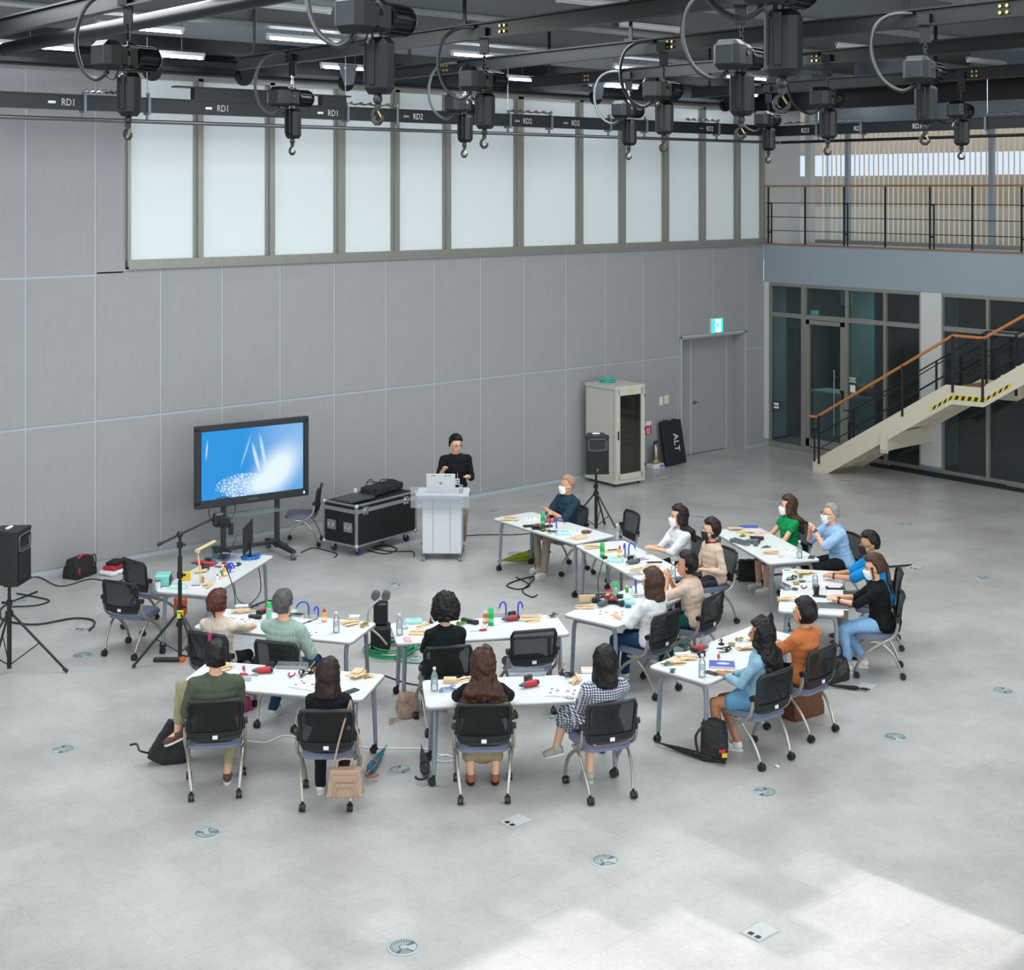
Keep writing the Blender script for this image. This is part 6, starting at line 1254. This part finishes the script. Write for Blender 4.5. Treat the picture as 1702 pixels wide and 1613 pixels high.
def booklet(T, u, v, a, lb='open printed booklet lying', w_=.30, d_=.21):
    t = it('open_booklet', lb, 'booklet', T, u, v, a)
    for s_ in (-1, 1):
        n_ = 6; vs = []; 
        for i in range(n_ + 1):
            q = i / n_; z = .004 + .014 * math.sin(pi * min(1, (1 - q) * 1.0)) * (1 - q) * 1.6 + .004
            for y in (-d_ / 2, d_ / 2): vs.append((s_ * w_ / 2 * q, y, z))
        for i in range(n_ + 1): vs += [(s_ * w_ / 2 * i / n_, -d_ / 2, .001), (s_ * w_ / 2 * i / n_, d_ / 2, .001)]
        b = B(); fs = [(2 * i, 2 * i + 2, 2 * i + 3, 2 * i + 1) for i in range(n_)] + [(2 * (n_ + 1) + 2 * i, 2 * (n_ + 1) + 2 * i + 1, 2 * (n_ + 1) + 2 * i + 3, 2 * (n_ + 1) + 2 * i + 2) for i in range(n_)] + [(2 * i, 2 * (n_ + 1) + 2 * i, 2 * (n_ + 1) + 2 * i + 2, 2 * i + 2) for i in range(n_)] + [(2 * n_, 2 * n_ + 1, 4 * n_ + 3, 4 * n_ + 2)]
        pg = obj('page_stack', b.add(vs, fs), PAPER, t, 40)
        b = B()
        for k in range(3):
            for j in range(2):
                b.box((s_ * w_ * (.16 + .17 * j), d_ * (.28 - .25 * k), (.0212, .0155)[j]), (w_ * .12, d_ * (.10 if (k + j) % 2 else .02), .0012))
        obj('printed_figures', b, mat('ink', '3c3e44', .7), pg, 0)
def notebook(T, u, v, a, lb, m=NBLUE, sz=(.21, .15, .018), blot=False):
    t = it('notebook', lb, 'notebook', T, u, v, a); obj('page_block', B().box((0, 0, sz[2] / 2), (sz[0] * .97, sz[1] * .97, sz[2] * .8)), PAPER, t, 0); obj('cover', B().box((0, 0, sz[2] * .95), (sz[0], sz[1], .003)).box((-sz[0] / 2, 0, sz[2] / 2), (.004, sz[1], sz[2])), m, t, 0)
    if blot: obj('cover_print', B().sph((.01, .0, sz[2] + .001), (.065, .03, .0015), 12, 4), mat('print_pale', 'c8d0ee', .6), t, label='pale cloud-like print')
def phone(T, u, v, a, lb='dark smartphone lying', m=BLACK): t = it('smartphone', lb, 'phone', T, u, v, a); obj('phone_body', B().box((0, 0, .005), (.075, .15, .009), bev=.003), m, t, 30); obj('phone_display', B().box((0, 0, .0100), (.067, .140, .001)), mat('phone_glass', '3a3836', .15) if m is BLACK else m, t, 0)
def pliers(T, u, v, a, lb='red-handled pliers lying', m=RED):
    t = it('pliers', lb, 'pliers', T, u, v, a); obj('jaws', B().hull([(-.012, 0, .002), (.012, 0, .002), (0, .05, .004), (-.012, 0, .012), (.012, 0, .012), (0, .05, .008)]), GREY, t, 30)
    for s_ in (-1, 1): obj('handle_grip', B().tube(cyc([(0, 0, .008), (s_ * .02, -.02, .009), (s_ * .03, -.06, .009), (s_ * .024, -.10, .009)], 4), [.006] * 13, 6), m, t)
def screwdriver(T, u, v, a, lb='red-handled screwdriver lying', m=RED): t = it('screwdriver', lb, 'screwdriver', T, u, v, a); obj('driver_handle', B().tube([(0, -.09, .012), (0, -.08, .014), (0, -.02, .013), (0, -.01, .008)], [.008, .014, .012, .007], 8), m, t); obj('driver_shaft', B().cyl((0, -.01, .011), (0, .09, .006), .004, n=6), CHROME, t)
def wipes(T, u, v, a, lb='pale turquoise wipes packet lying', m=TEAL):
    t = it('wipes_packet', lb, 'packet', T, u, v, a); b = B(); b.hull([(sx * .10 * q, sy * .055 * q, z) for sx in (-1, 1) for sy in (-1, 1) for q, z in ((1, .002), (.95, .03), (.7, .045))]); obj('packet_body', b, mat('packet_pale', 'a6d0d2', .4, noise=.2, scale=30), t, 20); obj('packet_lid', B().box((0, 0, .046), (.09, .05, .006), bev=.002), m, t, 0)
def tray(T, u, v, a, lb='long clear acrylic tray', L0=.30):
    t = it('acrylic_tray', lb, 'tray', T, u, v, a); b = B(); b.box((0, 0, .003), (L0, .08, .004)).box((0, .038, .025), (L0, .004, .05)).box((0, -.038, .018), (L0, .004, .035)).box((L0 / 2 - .002, 0, .02), (.004, .076, .04)).box((-L0 / 2 + .002, 0, .02), (.004, .076, .04)); obj('tray_shell', b, ACRY, t, 0)
    obj('tray_dividers', B().box((-L0 / 4, 0, .018), (.003, .07, .03)).box((0, 0, .018), (.003, .07, .03)).box((L0 / 4, 0, .018), (.003, .07, .03)), ACRY, t, 0)
def bluehook(T, u, v, a, lb, h_=.15, reach=.10):
    t = it('bendy_arm', lb, 'bendy arm', T, u, v, a); pts = cyc([(0, 0, .015), (0, 0, h_ * .6), (reach * .15, 0, h_ * .92), (reach * .5, 0, h_), (reach * .85, 0, h_ * .85), (reach, 0, h_ * .6)], 4); obj('arm_tube', B().tube(pts, .009, 7), BLUE, t); obj('clip_tip', B().tube([pts[-1], pts[-1] + Vector((.015, 0, -.03))], .004, 5), BRASS, t); obj('arm_base', B().cyl((0, 0, 0), (0, 0, .02), .014, n=10), BRASS, t)
def plate(T, u, v, a, lb='grey acrylic base plate of the bendy arms', sz=(.16, .12)): t = it('base_plate', lb, 'plate', T, u, v, a); obj('plate_body', B().box((0, 0, .006), (sz[0], sz[1], .010), bev=.002), ACRY, t, 0)
def cablet(T, u, v, a, lb='tangled black cable lying', m=BLACK, s=1.0, seed=1):
    rnd = random.Random(seed + int(u)); t = it('cable_tangle', lb, 'cable', T, u, v, a); pts = [(rnd.uniform(-.09, .09) * s, rnd.uniform(-.05, .05) * s, .008 + .010 * k / 3) for k in range(10)]; obj('cable_loops', B().tube(cyc(pts, 5), .0055, 5), m, t)
    obj('plug', B().box((pts[-1][0], pts[-1][1], .018), (.035, .022, .026), bev=.005), m, t)
def clampfig(T, u, v, a, lb='small black clamp stand with brass clip'):
    t = it('clamp_stand', lb, 'clamp stand', T, u, v, a); obj('stand_foot', B().cyl((0, 0, 0), (0, 0, .012), .03, n=14).cyl((0, 0, .01), (0, 0, .06), .010, .006), BLACK, t); obj('clip_arm', B().tube([(-.04, 0, .04), (0, 0, .07), (.035, 0, .10)], .005, 6).sph((.035, 0, .10), .010, 6, 5), BRASS, t); obj('side_arm', B().tube([(0, 0, .05), (.05, .02, .03)], .005, 5), BLACK, t)
def brass(T, u, v, a, lb='brass wool ring holder'): t = it('brass_ring', lb, 'holder', T, u, v, a); obj('ring_body', B().lathe([(.030, 0), (.034, .02), (.026, .022), (.022, .004)], n=14), BRASS, t); obj('ring_loop', B().tube([(.034 * math.cos(q), .034 * math.sin(q), .026) for q in [2 * pi * k / 12 for k in range(12)]], .003, 5, closed=True), BRASS, t)
def tape(T, u, v, lb, m=WHITE): t = it('tape_roll', lb, 'tape', T, u, v, 0); obj('roll_body', B().lathe([(.020, 0), (.036, 0), (.036, .020), (.020, .020), (.020, 0)], n=16), m, t)
def pen(T, u, v, a, lb, m=BLACK): t = it('pen', lb, 'pen', T, u, v, a); obj('pen_body', B().tube([(-.07, 0, .006), (.06, 0, .006), (.075, 0, .006)], [.005, .005, .002], 6), m, t); obj('pen_clip', B().box((-.05, 0, .012), (.04, .004, .002)), CHROME, t, 0)
def cup(T, u, v, lb, m=BLACK): t = it('drinking_cup', lb, 'cup', T, u, v, 0); obj('cup_body', B().lathe([(.028, 0), (.036, .09), (.038, .10), (.034, .10), (.026, .01)]), m, t); obj('cup_lid', B().lathe([(.038, .10), (.034, .11), (0, .112)]), GREY, t)
def boxy(name, T, u, v, a, sz, m, lb, cat='box', dec=None):
    t = it(name, lb, cat, T, u, v, a); obj('box_body', B().box((0, 0, sz[2] / 2), sz, bev=min(sz) * .12), m, t, 30)
    if dec: obj('box_face', B().box((0, 0, sz[2] + .001), (sz[0] * .7, sz[1] * .6, .002)), dec, t, 0)
    return t
WL = {}
def woods(T, items, where):
    grp = 'light wooden pieces ' + where + ' on ' + NAMES[T]; N_ = len(items)
    for q_, (u, v, a, l_, w_, h_, z) in enumerate(items):
        od = ['lowest', 'second up', 'third up', 'fourth up', 'fifth up', 'sixth up', 'seventh up', 'eighth up'][q_] if q_ < N_ - 1 else 'topmost'
        lb = ('short wide' if w_ > .04 else 'thin' if w_ < .02 else 'long flat') + ' wood piece, ' + od + ' ' + where + ', ' + NAMES[T][4:]
        key = (l_, w_, h_)
        if key not in WL: WL[key] = B().box((0, 0, h_ / 2), (l_, w_, h_), bev=.002).mesh('wood_piece', WOODL, 0)
        x, y, _ = at(u, v); o = obj('wood_piece', WL[key], None, None, loc=(x, y, ZT + .0005 + z), rz=R(a)); tag(o, lb, 'wood', grp)
def sheets(T, u, v, a, where, n=5, seed=0, spread=.06):
    rnd = random.Random(seed + int(u)); its = []; laid = []
    for k in range(n):
        l_, w_ = rnd.choice([(.20, .03), (.16, .05), (.22, .018), (.14, .09), (.18, .018)]); h_ = .006 if w_ > .02 else .010
        uu, vv, aa = u + rnd.uniform(-1, 1) * spread * 150, v + rnd.uniform(-1, 1) * spread * 60, a + rnd.uniform(-18, 18)
        c_ = Vector(at(uu, vv)[:2]); dr_ = Vector((math.cos(R(aa)), math.sin(R(aa)))); z = .0005
        for q in laid:
            hit = False
            for i_ in range(-4, 5):
                for s_ in (-1, 0, 1):
                    d = c_ + dr_ * (l_ / 2 * i_ / 4) + Vector((-dr_.y, dr_.x)) * (w_ / 2 * s_) - q[0]; e = dr_
                    if abs(d.dot(q[1])) < q[2] / 2 + .006 and abs(d.dot(Vector((-q[1].y, q[1].x)))) < q[3] / 2 + .006: hit = True
                    g_ = q[0] + q[1] * (q[2] / 2 * i_ / 4) + Vector((-q[1].y, q[1].x)) * (q[3] / 2 * s_) - c_
                    if abs(g_.dot(dr_)) < l_ / 2 + .006 and abs(g_.dot(Vector((-dr_.y, dr_.x)))) < w_ / 2 + .006: hit = True
            if hit: z = max(z, q[4] + .0005)
        laid.append((c_, dr_, l_, w_, z + h_)); its.append((uu, vv, aa, l_, w_, h_, z))
    woods(T, its, where)
def frame(T, u, v, a, lb='small open wooden frame lying'):
    t = it('wooden_box', lb, 'wooden box', T, u, v, a)
    for x, y, l_, r_ in ((0, .05, .17, 0), (0, -.05, .17, 0), (-.08, 0, .10, 90), (.08, 0, .10, 90), (0, 0, .10, 90)): obj('wood_rail', B().box((x, y, .009), (l_, .014, .018), rz=R(r_)), WOODL, t, 0)
    obj('wood_panel', B().box((0, 0, .003), (.16, .10, .004)), WOODL, t, 0)

# --- T2
booklet('T2', 395, 1033, -55, 'open printed booklet between its two people'); booklet('T2', 506, 1055, -60, 'open blank booklet at the right elbow of the man')
sheets('T2', 402, 1017, -20, 'at the left end', 6, 1); sheets('T2', 582, 1038, -5, 'at the right end', 6, 2, .05)
boxy('white_box', 'T2', 402, 1009, -35, (.14, .06, .02), WHITE, 'flat white box at the rear left'); boxy('flashlight_grip', 'T2', 424, 1029, -45, (.14, .05, .045), BLACK, 'black cylindrical torch-like tool left of the man', 'tool'); boxy('battery_charger', 'T2', 437, 1020, 20, (.16, .07, .045), BLACKM, 'black battery charger behind the man', 'charger', RED)
pen('T2', 411, 1042, 15, 'dark marker pen beside the booklet'); pen('T2', 509, 1036, 5, 'black pen at the middle'); pen('T2', 520, 1032, 10, 'grey pen at the middle right', GREY)
spray('T2', 447, 1030, 'green capped pale can left of the man', True); wipes('T2', 478, 1021, -40); cablet('T2', 491, 1026, -20); plate('T2', 518, 1026, -45)
bluehook('T2', 513, 1024, 140, 'blue bendy arm arching left', .15, .13); bluehook('T2', 529, 1026, 150, 'short blue bendy arm with a hook tip', .11, .045); glue('T2', 539, 1034); bottle('T2', 559, 1052); boxy('white_box', 'T2', 589, 1028, -45, (.11, .07, .03), WHITE, 'small white box at the far right end'); cablet('T2', 606, 1041, 0, 'thin brown wire loop at the right end', BRASS, .8)
# --- T3
sheets('T3', 372, 1114, 0, 'left of the man', 6, 3, .05); screwdriver('T3', 406, 1116, 155, 'magenta-handled screwdriver', MAGENTA); screwdriver('T3', 414, 1124, -140, 'red-handled screwdriver'); boxy('clear_case', 'T3', 405, 1131, -30, (.14, .10, .03), ACRY, 'clear plastic case right of the man', 'case'); drill('T3', 437, 1120, 150, 'red and black cordless screwdriver lying in the middle'); tray('T3', 486, 1111, -45); pliers('T3', 483, 1126, 140); cablet('T3', 502, 1123, 30); clampfig('T3', 517, 1120, 0, 'brass clamp stand pieces near the rear edge'); brass('T3', 525, 1116, 0); booklet('T3', 512, 1141, -65, 'open printed booklet left of the navy-topped woman'); sheets('T3', 592, 1124, 20, 'at the right end', 6, 4, .05); phone('T3', 584, 1150, -80); cablet('T3', 612, 1128, 0, 'thin pale wire at the right end', BRASS, .8)
# --- T4
bottle('T4', 664, 1056, 'tall clear water bottle at the left end'); boxy('white_cup', 'T4', 673, 1046, 0, (.05, .05, .07), PET, 'short clear cup beside the bottle', 'cup'); wipes('T4', 687, 1036, -35); frame('T4', 694, 1054, -40); sheets('T4', 702, 1041, 10, 'behind the small frame', 3, 5, .03); phone('T4', 677, 1064, -30, 'pink patterned phone lying', PINK); clampfig('T4', 716, 1036, 30); cablet('T4', 766, 1040, 0, 'green twisted wires lying right of the woman', DKGREEN); boxy('battery_charger', 'T4', 781, 1036, -75, (.20, .06, .04), BLACKM, 'black slotted battery charger', 'charger', GREY); screwdriver('T4', 795, 1050, 65); tape('T4', 805, 1042, 'clear tape roll'); glue('T4', 807, 1036, 'orange glue bottle behind the green can', ORANGE); spray('T4', 816, 1040); drill('T4', 849, 1033, 160, 'purple and black cordless drill lying', DRED); plate('T4', 832, 1024, -40)
bluehook('T4', 841, 1024, 145, 'left blue bendy arm leaning outward', .15, .07); bluehook('T4', 861, 1024, -40, 'right blue bendy arm curling over', .15, .05); sheets('T4', 882, 1030, -35, 'at the right end', 7, 6, .07); cablet('T4', 918, 1026, 0, 'thin wire spectacles-like loop at the right end', GREY, .7)
# --- T5
bottle('T5', 722, 1149); boxy('wood_block', 'T5', 748, 1135, -40, (.12, .08, .045), WOODL, 'pale wooden block left of the long-haired woman', 'block'); sheets('T5', 765, 1132, 0, 'beside the pale block', 3, 7, .02); cablet('T5', 742, 1148, 0, 'thin pale blue cable arc', mat('paleblue_cable', '7c9cc8', .5), .9); tray('T5', 875, 1122, -40, 'long clear acrylic tray in the middle', .34); drill('T5', 880, 1143, 168, 'red and black cordless driver lying in the middle'); clampfig('T5', 934, 1122, 0); cablet('T5', 948, 1124, 0); booklet('T5', 935, 1153, -50); sheets('T5', 958, 1133, 40, 'left of the gingham dress', 5, 8, .04); boxy('paper_box', 'T5', 980, 1117, -40, (.16, .10, .03), PAPER, 'flat white paper box behind the gingham dress', 'box', WOODL)
# --- T6
sheets('T6', 968, 1011, -30, 'at the near left corner', 6, 9, .05); boxy('wood_block', 'T6', 976, 1001, -30, (.19, .02, .08), WOODL, 'pale board standing on edge', 'board'); phone('T6', 973, 995, 40, 'black phone lying at the rear left'); phone('T6', 985, 990, 50, 'second dark case lying at the rear edge', BLACKM); cablet('T6', 997, 995, 0, 'tangled black cable', BLACK, 1.2); drill('T6', 1002, 1008, -165, 'dark grey cordless drill lying near the front', GREY); drill('T6', 1018, 1002, 20, 'red and black cordless driver lying', RED); pliers('T6', 1004, 983, 60, 'large red-gripped pliers at the rear edge'); screwdriver('T6', 1012, 990, 20, 'red screwdriver among the tools'); boxy('motor_block', 'T6', 1010, 996, 30, (.09, .06, .05), DRED, 'dark red motor block', 'motor', YELLOW); spray('T6', 1023, 995, 'green capped can standing', True); boxy('battery', 'T6', 1030, 996, 30, (.07, .07, .05), BLACK, 'black battery pack', 'battery'); pen('T6', 1040, 997, -30, 'red pen', RED); wipes('T6', 1040, 1004, -40); tape('T6', 1044, 1010, 'dark teal tape ring', mat('tape_teal', '1e6c88', .5)); booklet('T6', 1016, 1022, -45, 'open printed booklet with pictures', .34, .24)
smallb('T6', 1042, 985, GREEN, 'small green labelled tube standing'); smallb('T6', 1049, 987, WHITE, 'small white bottle with purple cap'); bluehook('T6', 1057, 987, 60, 'blue bendy arm', .15, .03); plate('T6', 1062, 992, -30); phone('T6', 1106, 977, -50, 'blue cased phone lying', mat('phone_blue', '6a80b4', .4)); bottle('T6', 1119, 965, 'clear water bottle before the beige-topped woman')
# --- T7
sheets('T7', 985, 909, -30, 'at the left end', 6, 10, .05); spray('T7', 1001, 927); boxy('power_plug', 'T7', 1005, 929, -10, (.06, .04, .03), BLACK, 'black power plug at the front edge', 'plug'); glue('T7', 1030, 926); boxy('wood_block', 'T7', 1018, 917, -20, (.20, .08, .02), WOODL, 'pale block with a dark edge', 'block', BLACKM); wipes('T7', 1022, 934, -50); bluehook('T7', 1039, 925, 60, 'left blue bendy arm', .15, .06); bluehook('T7', 1045, 923, -50, 'right blue bendy arm', .15, .08); plate('T7', 1046, 926, -30); drill('T7', 1052, 938, 170, 'dark cordless drill lying', GREY); pliers('T7', 1058, 933, -60); pen('T7', 1064, 929, -15, 'magenta marker', MAGENTA); pen('T7', 1070, 931, -20, 'second purple marker', PURPLE); boxy('dark_bar', 'T7', 1088, 936, -35, (.19, .03, .015), BLACKM, 'flat black bar', 'ruler'); frame('T7', 1085, 943, -60); sheets('T7', 1060, 948, -10, 'at the near end', 4, 11, .04); plate('T7', 1056, 955, -20, 'clear plastic sheet at the near corner'); bottle('T7', 1026, 899, 'clear water bottle at the far left corner')
# --- T8
sheets('T8', 848, 863, -50, 'at the left end', 8, 12, .06); booklet('T8', 889, 863, -40, 'open dark-edged booklet', .26, .18); spray('T8', 902, 875); drill('T8', 912, 869, 150, 'red motor drill behind the blue arms', ORANGE); boxy('dark_box', 'T8', 879, 876, -30, (.15, .08, .02), BLACKM, 'flat black case', 'case'); drill('T8', 891, 879, 20, 'dark red driver lying at the front edge', DRED); boxy('glue_gun', 'T8', 909, 877, -20, (.16, .04, .03), BLACK, 'black glue gun', 'glue gun'); bluehook('T8', 914, 878, 130, 'left blue bendy arm', .15, .04); bluehook('T8', 925, 879, -45, 'right blue bendy arm', .15, .10); cablet('T8', 917, 886, 0); cablet('T8', 903, 884, 0, 'brass coloured wire loops', BRASS, .6); wipes('T8', 937, 889, -35); sheets('T8', 960, 894, -20, 'at the right end', 6, 13, .06); booklet('T8', 948, 885, -35, 'second open booklet at the middle right', .26, .18); boxy('brown_pouch', 'T8', 974, 887, -20, (.11, .06, .04), mat('pouch_brown', '6a4636', .6), 'small brown pouch', 'pouch'); pen('T8', 983, 884, 40, 'dark pen at the right end')
# --- T9
notebook('T9', 1245, 878, -40, 'blue notebook at the far left corner', NBLUE, (.24, .16, .02)); sheets('T9', 1222, 881, -40, 'at the left end', 5, 14, .05); sheets('T9', 1240, 889, -40, 'left of the black brush', 5, 15, .05); cablet('T9', 1234, 893, 0, 'green wire bits', DKGREEN, .7); boxy('black_brush', 'T9', 1258, 897, -50, (.18, .05, .04), BLACK, 'long black brush-like tool', 'tool'); drill('T9', 1251, 904, 130, 'grey cordless drill lying', GREY); pliers('T9', 1269, 911, 80, 'black-handled pliers', BLACK); boxy('small_battery', 'T9', 1256, 908, 20, (.06, .05, .05), GREY, 'grey battery block', 'battery'); tray('T9', 1230, 904, -95); sheets('T9', 1276, 920, -40, 'at the near end', 6, 16, .05); booklet('T9', 1314, 918, -75, 'open booklet before the man', .26, .20); bottle('T9', 1329, 928); phone('T9', 1349, 927, -60); cablet('T9', 1298, 926, 0, 'thin pale wire at the near edge', WHITE, .8)
# --- T10
boxy('green_label_box', 'T10', 1308, 951, -40, (.11, .09, .02), PAPER, 'white packet with green label', 'packet', DKGREEN); sheets('T10', 1335, 953, -35, 'along the rear edge', 6, 17, .05); cablet('T10', 1316, 964, 20, 'tangled black cable', BLACK, 1.0); screwdriver('T10', 1340, 968, -120, 'grey soldering iron', GREY); cablet('T10', 1330, 961, 0, 'green wires', DKGREEN, .8); brass('T10', 1323, 972, 0); tray('T10', 1302, 978, -110, 'upright clear tray at the left edge', .2); pliers('T10', 1335, 979, 120); tape('T10', 1321, 981, 'dark grey tape roll', GREY); bottle('T10', 1355, 981); boxy('patterned_case', 'T10', 1387, 979, -45, (.20, .08, .02), BLACK, 'black case with pale zigzag pattern', 'case', WHITE); cup('T10', 1357, 989, 'black lidded cup'); sheets('T10', 1307, 999, -35, 'at the near left corner', 5, 18, .04); notebook('T10', 1384, 1010, -48, 'closed grey laptop-like folder with blue edge', GREY, (.33, .22, .02)); phone('T10', 1362, 992, 30, 'phone held low in the woman\'s hands', BLACK); boxy('pink_paper', 'T10', 1366, 976, -40, (.14, .12, .004), mat('pink_sheet', 'e0cdd2', .7), 'pale pink paper sheet', 'paper')
# --- T11
sheets('T11', 1124, 1103, -35, 'at the near left corner', 5, 19, .04); sheets('T11', 1145, 1096, -35, 'behind the near left pieces', 5, 20, .04); boxy('paper_box', 'T11', 1132, 1090, -30, (.12, .06, .025), PAPER, 'white paper box at the rear edge', 'box'); bottle('T11', 1167, 1126); drill('T11', 1162, 1083, -15, 'red and black cordless driver lying at the rear'); notebook('T11', 1200, 1107, -48, 'blue book with pale cloud print', NBLUE, (.24, .17, .022), True); screwdriver('T11', 1194, 1096, 130); phone('T11', 1183, 1120, 5); cablet('T11', 1200, 1083, 0, 'coiled black cable', BLACK, 1.1); tray('T11', 1171, 1071, 35); clampfig('T11', 1199, 1072, 0); brass('T11', 1216, 1074, 0); sheets('T11', 1240, 1080, -20, 'in the middle', 5, 21, .04); sheets('T11', 1258, 1065, -30, 'left of the orange shirt', 6, 22, .05); cablet('T11', 1108, 1107, 0, 'thin clear wire at the near edge', GREY, .7); cablet('T11', 1230, 1066, 0, 'thin brass wires', BRASS, .7); cablet('T11', 1118, 1118, 0, 'small metal ring bits at the corner', GREY, .4)
# --- T1, soldering table
t = it('soldering_station', 'teal soldering station with red badge', 'soldering station', 'T1', 271, 972, -35)
obj('station_body', B().box((0, 0, .065), (.17, .20, .13), bev=.012), TEAL, t, 30); obj('front_plate', B().box((.0866, 0, .06), (.01, .18, .11)), BLACK, t, 0); obj('station_badge', B().cyl((-.02, -.1005, .06), (-.02, -.103, .06), .018, n=14), RED, t); obj('dial', B().cyl((.09, .04, .06), (.11, .04, .06), .016, n=10).cyl((.09, -.03, .06), (.11, -.03, .06), .016, n=10), GREY, t)
wipes('T1', 296, 978, -40); cup('T1', 262, 981, 'white round plug-like cup at the near corner', WHITE)
boxy('yellow_box', 'T1', 308, 965, -30, (.12, .05, .10), YELLOW, 'amber yellow plastic block', 'block'); boxy('purple_box', 'T1', 325, 978, -35, (.14, .08, .03), WHITE, 'white box with purple print', 'box', PURPLE)
t = it('wooden_lamp', 'tall handmade wooden gallows-like lamp', 'wooden lamp', 'T1', 334, 972, 10)
obj('post', B().tube([(0, 0, .0), (-.02, 0, .20), (-.05, 0, .42)], .010, 4), WOODL, t, 20); obj('arm', B().box((.07, 0, .44), (.28, .05, .012), rot=(0, -.22, 0)), WOODL, t, 0); obj('joint_block', B().box((-.05, 0, .40), (.04, .05, .03)), WOODL, t, 0)
smallb('T1', 337, 969, mat('tip_amber', 'a88850', .5), 'slim amber bottle', .09); smallb('T1', 361, 966, WHITE, 'white bottle with purple cap'); smallb('T1', 366, 964, mat('pinkish', 'dcb8c4', .5), 'pale pink bottle'); smallb('T1', 368, 957, GREEN, 'small green and white bottle', .08); glue('T1', 374, 958, 'orange glue bottle', GLUEY); smallb('T1', 371, 950, WHITE, 'white tube behind the orange glue', .1)
drill('T1', 332, 940, 140, 'red cordless tool at the rear left edge'); drill('T1', 348, 942, -20, 'second red cordless tool', RED); pliers('T1', 361, 943, 30, 'red clamp'); tape('T1', 362, 934, 'clear round jar', PET); tape('T1', 353, 933, 'second clear jar', PET); boxy('orange_block', 'T1', 373, 938, 10, (.06, .05, .03), ORANGE, 'small orange block', 'block')
t = it('blue_rope', 'bunch of bright blue bendy tubes', 'bendy arm', 'T1', 382, 952, 0)
for k in range(3): obj('arm_tube', B().tube(cyc([(-.02 * k, .02 * k, .0), (.02 - .03 * k, .03, .06), (-.04 + .03 * k, 0, .11), (.03 * k - .02, -.04, .05)], 5), .011, 6), BLUE, t)
sheets('T1', 335, 951, 10, 'behind the lamp frame', 5, 23, .05); sheets('T1', 345, 974, 30, 'beside the lamp frame foot', 4, 24, .03); cablet('T1', 395, 941, 0, 'black torch and cable at the far side', BLACK, .7)
laptop(at(366, 928), R(-125), 'open dark laptop with its lid seen edge-on on the soldering table', mat('laptop_dark', '4a4e55', .35, .5), BLACKM, 110, .32, .22)
t = thing('monitor', 'thin upright monitor seen edge-on with a blue coil at its foot', 'monitor', at(412, 927), R(48))
obj('monitor_panel', B().box((0, 0, .26), (.52, .02, .34), bev=.004), BLACK, t, 30); obj('monitor_display', B().box((0, .0115, .265), (.50, .002, .31)), mat('display_blue', '3060a0', .2, emis='2a62b8', es=.5), t, 0); obj('monitor_stand', B().box((0, -.03, .09), (.05, .02, .18)).cyl((0, -.01, 0), (0, -.01, .012), .10, n=20), BLACK, t)
t = it('cable_coil', 'bright blue cable coil around the monitor foot', 'cable', 'T1', 416, 929, 0)
for k in range(4): obj('coil_loop', B().tube([(.11 * math.cos(q) + .01 * k, (.08 + .005 * k) * math.sin(q), .008 + .009 * k) for q in [2 * pi * j / 18 for j in range(18)]], .006, 5, closed=True), mat('sky_cable', '2a6fc0', .5), t)
# cables hanging from the soldering table
x, y, _ = P(345, 1020)
solo('hanging_cables', B().tube(cyc([(*at(425, 930)[:2], .74), (*at(432, 940)[:2], .60), (*P(430, 990, .3)[:2], .30), (*P(395, 1020)[:2], .02), (*P(375, 1015)[:2], .02)], 6), .006, 5).tube(cyc([(*P(352, 980, .62)[:2], .62), (*P(345, 1000, .4)[:2], .35), (*P(350, 1020)[:2], .02)], 6), .006, 5).tube(cyc([(*at(388, 935)[:2], .68), (*P(395, 990, .35)[:2], .3), (*P(430, 1010)[:2], .015)], 6), .005, 5), BLACK, 'black cables hanging under the soldering table', 'cable')
solo('hanging_cable', B().tube(cyc([(*at(884, 886)[:2], .735), (*P(886, 892, .68)[:2], .66), (*P(886, 925, .3)[:2], .30), (*P(890, 950, .02)[:2], .02), (*P(880, 965)[:2], .012)], 6), .006, 5), BLACK, 'thin black cable hanging off the table of the knit cap man', 'cable')
solo('hanging_cable', B().tube(cyc([(*at(1003, 931)[:2], .74), (*P(998, 940, .66)[:2], .60), (*P(994, 975, .2)[:2], .25), (*P(996, 1006, .02)[:2], .02)], 6), .006, 5), BLACK, 'thin black cable hanging off the table of the white-bloused woman', 'cable')
solo('hanging_cable', B().tube(cyc([(*at(1186, 884)[:2], .735), (*P(1176, 888, .70)[:2], .72), (*P(1170, 900, .6)[:2], .6), (*P(1182, 930, .3)[:2], .30), (*P(1172, 968)[:2], .02)], 6), .007, 5), WHITE, 'white cable hanging at the left end of the green woman table', 'cable')
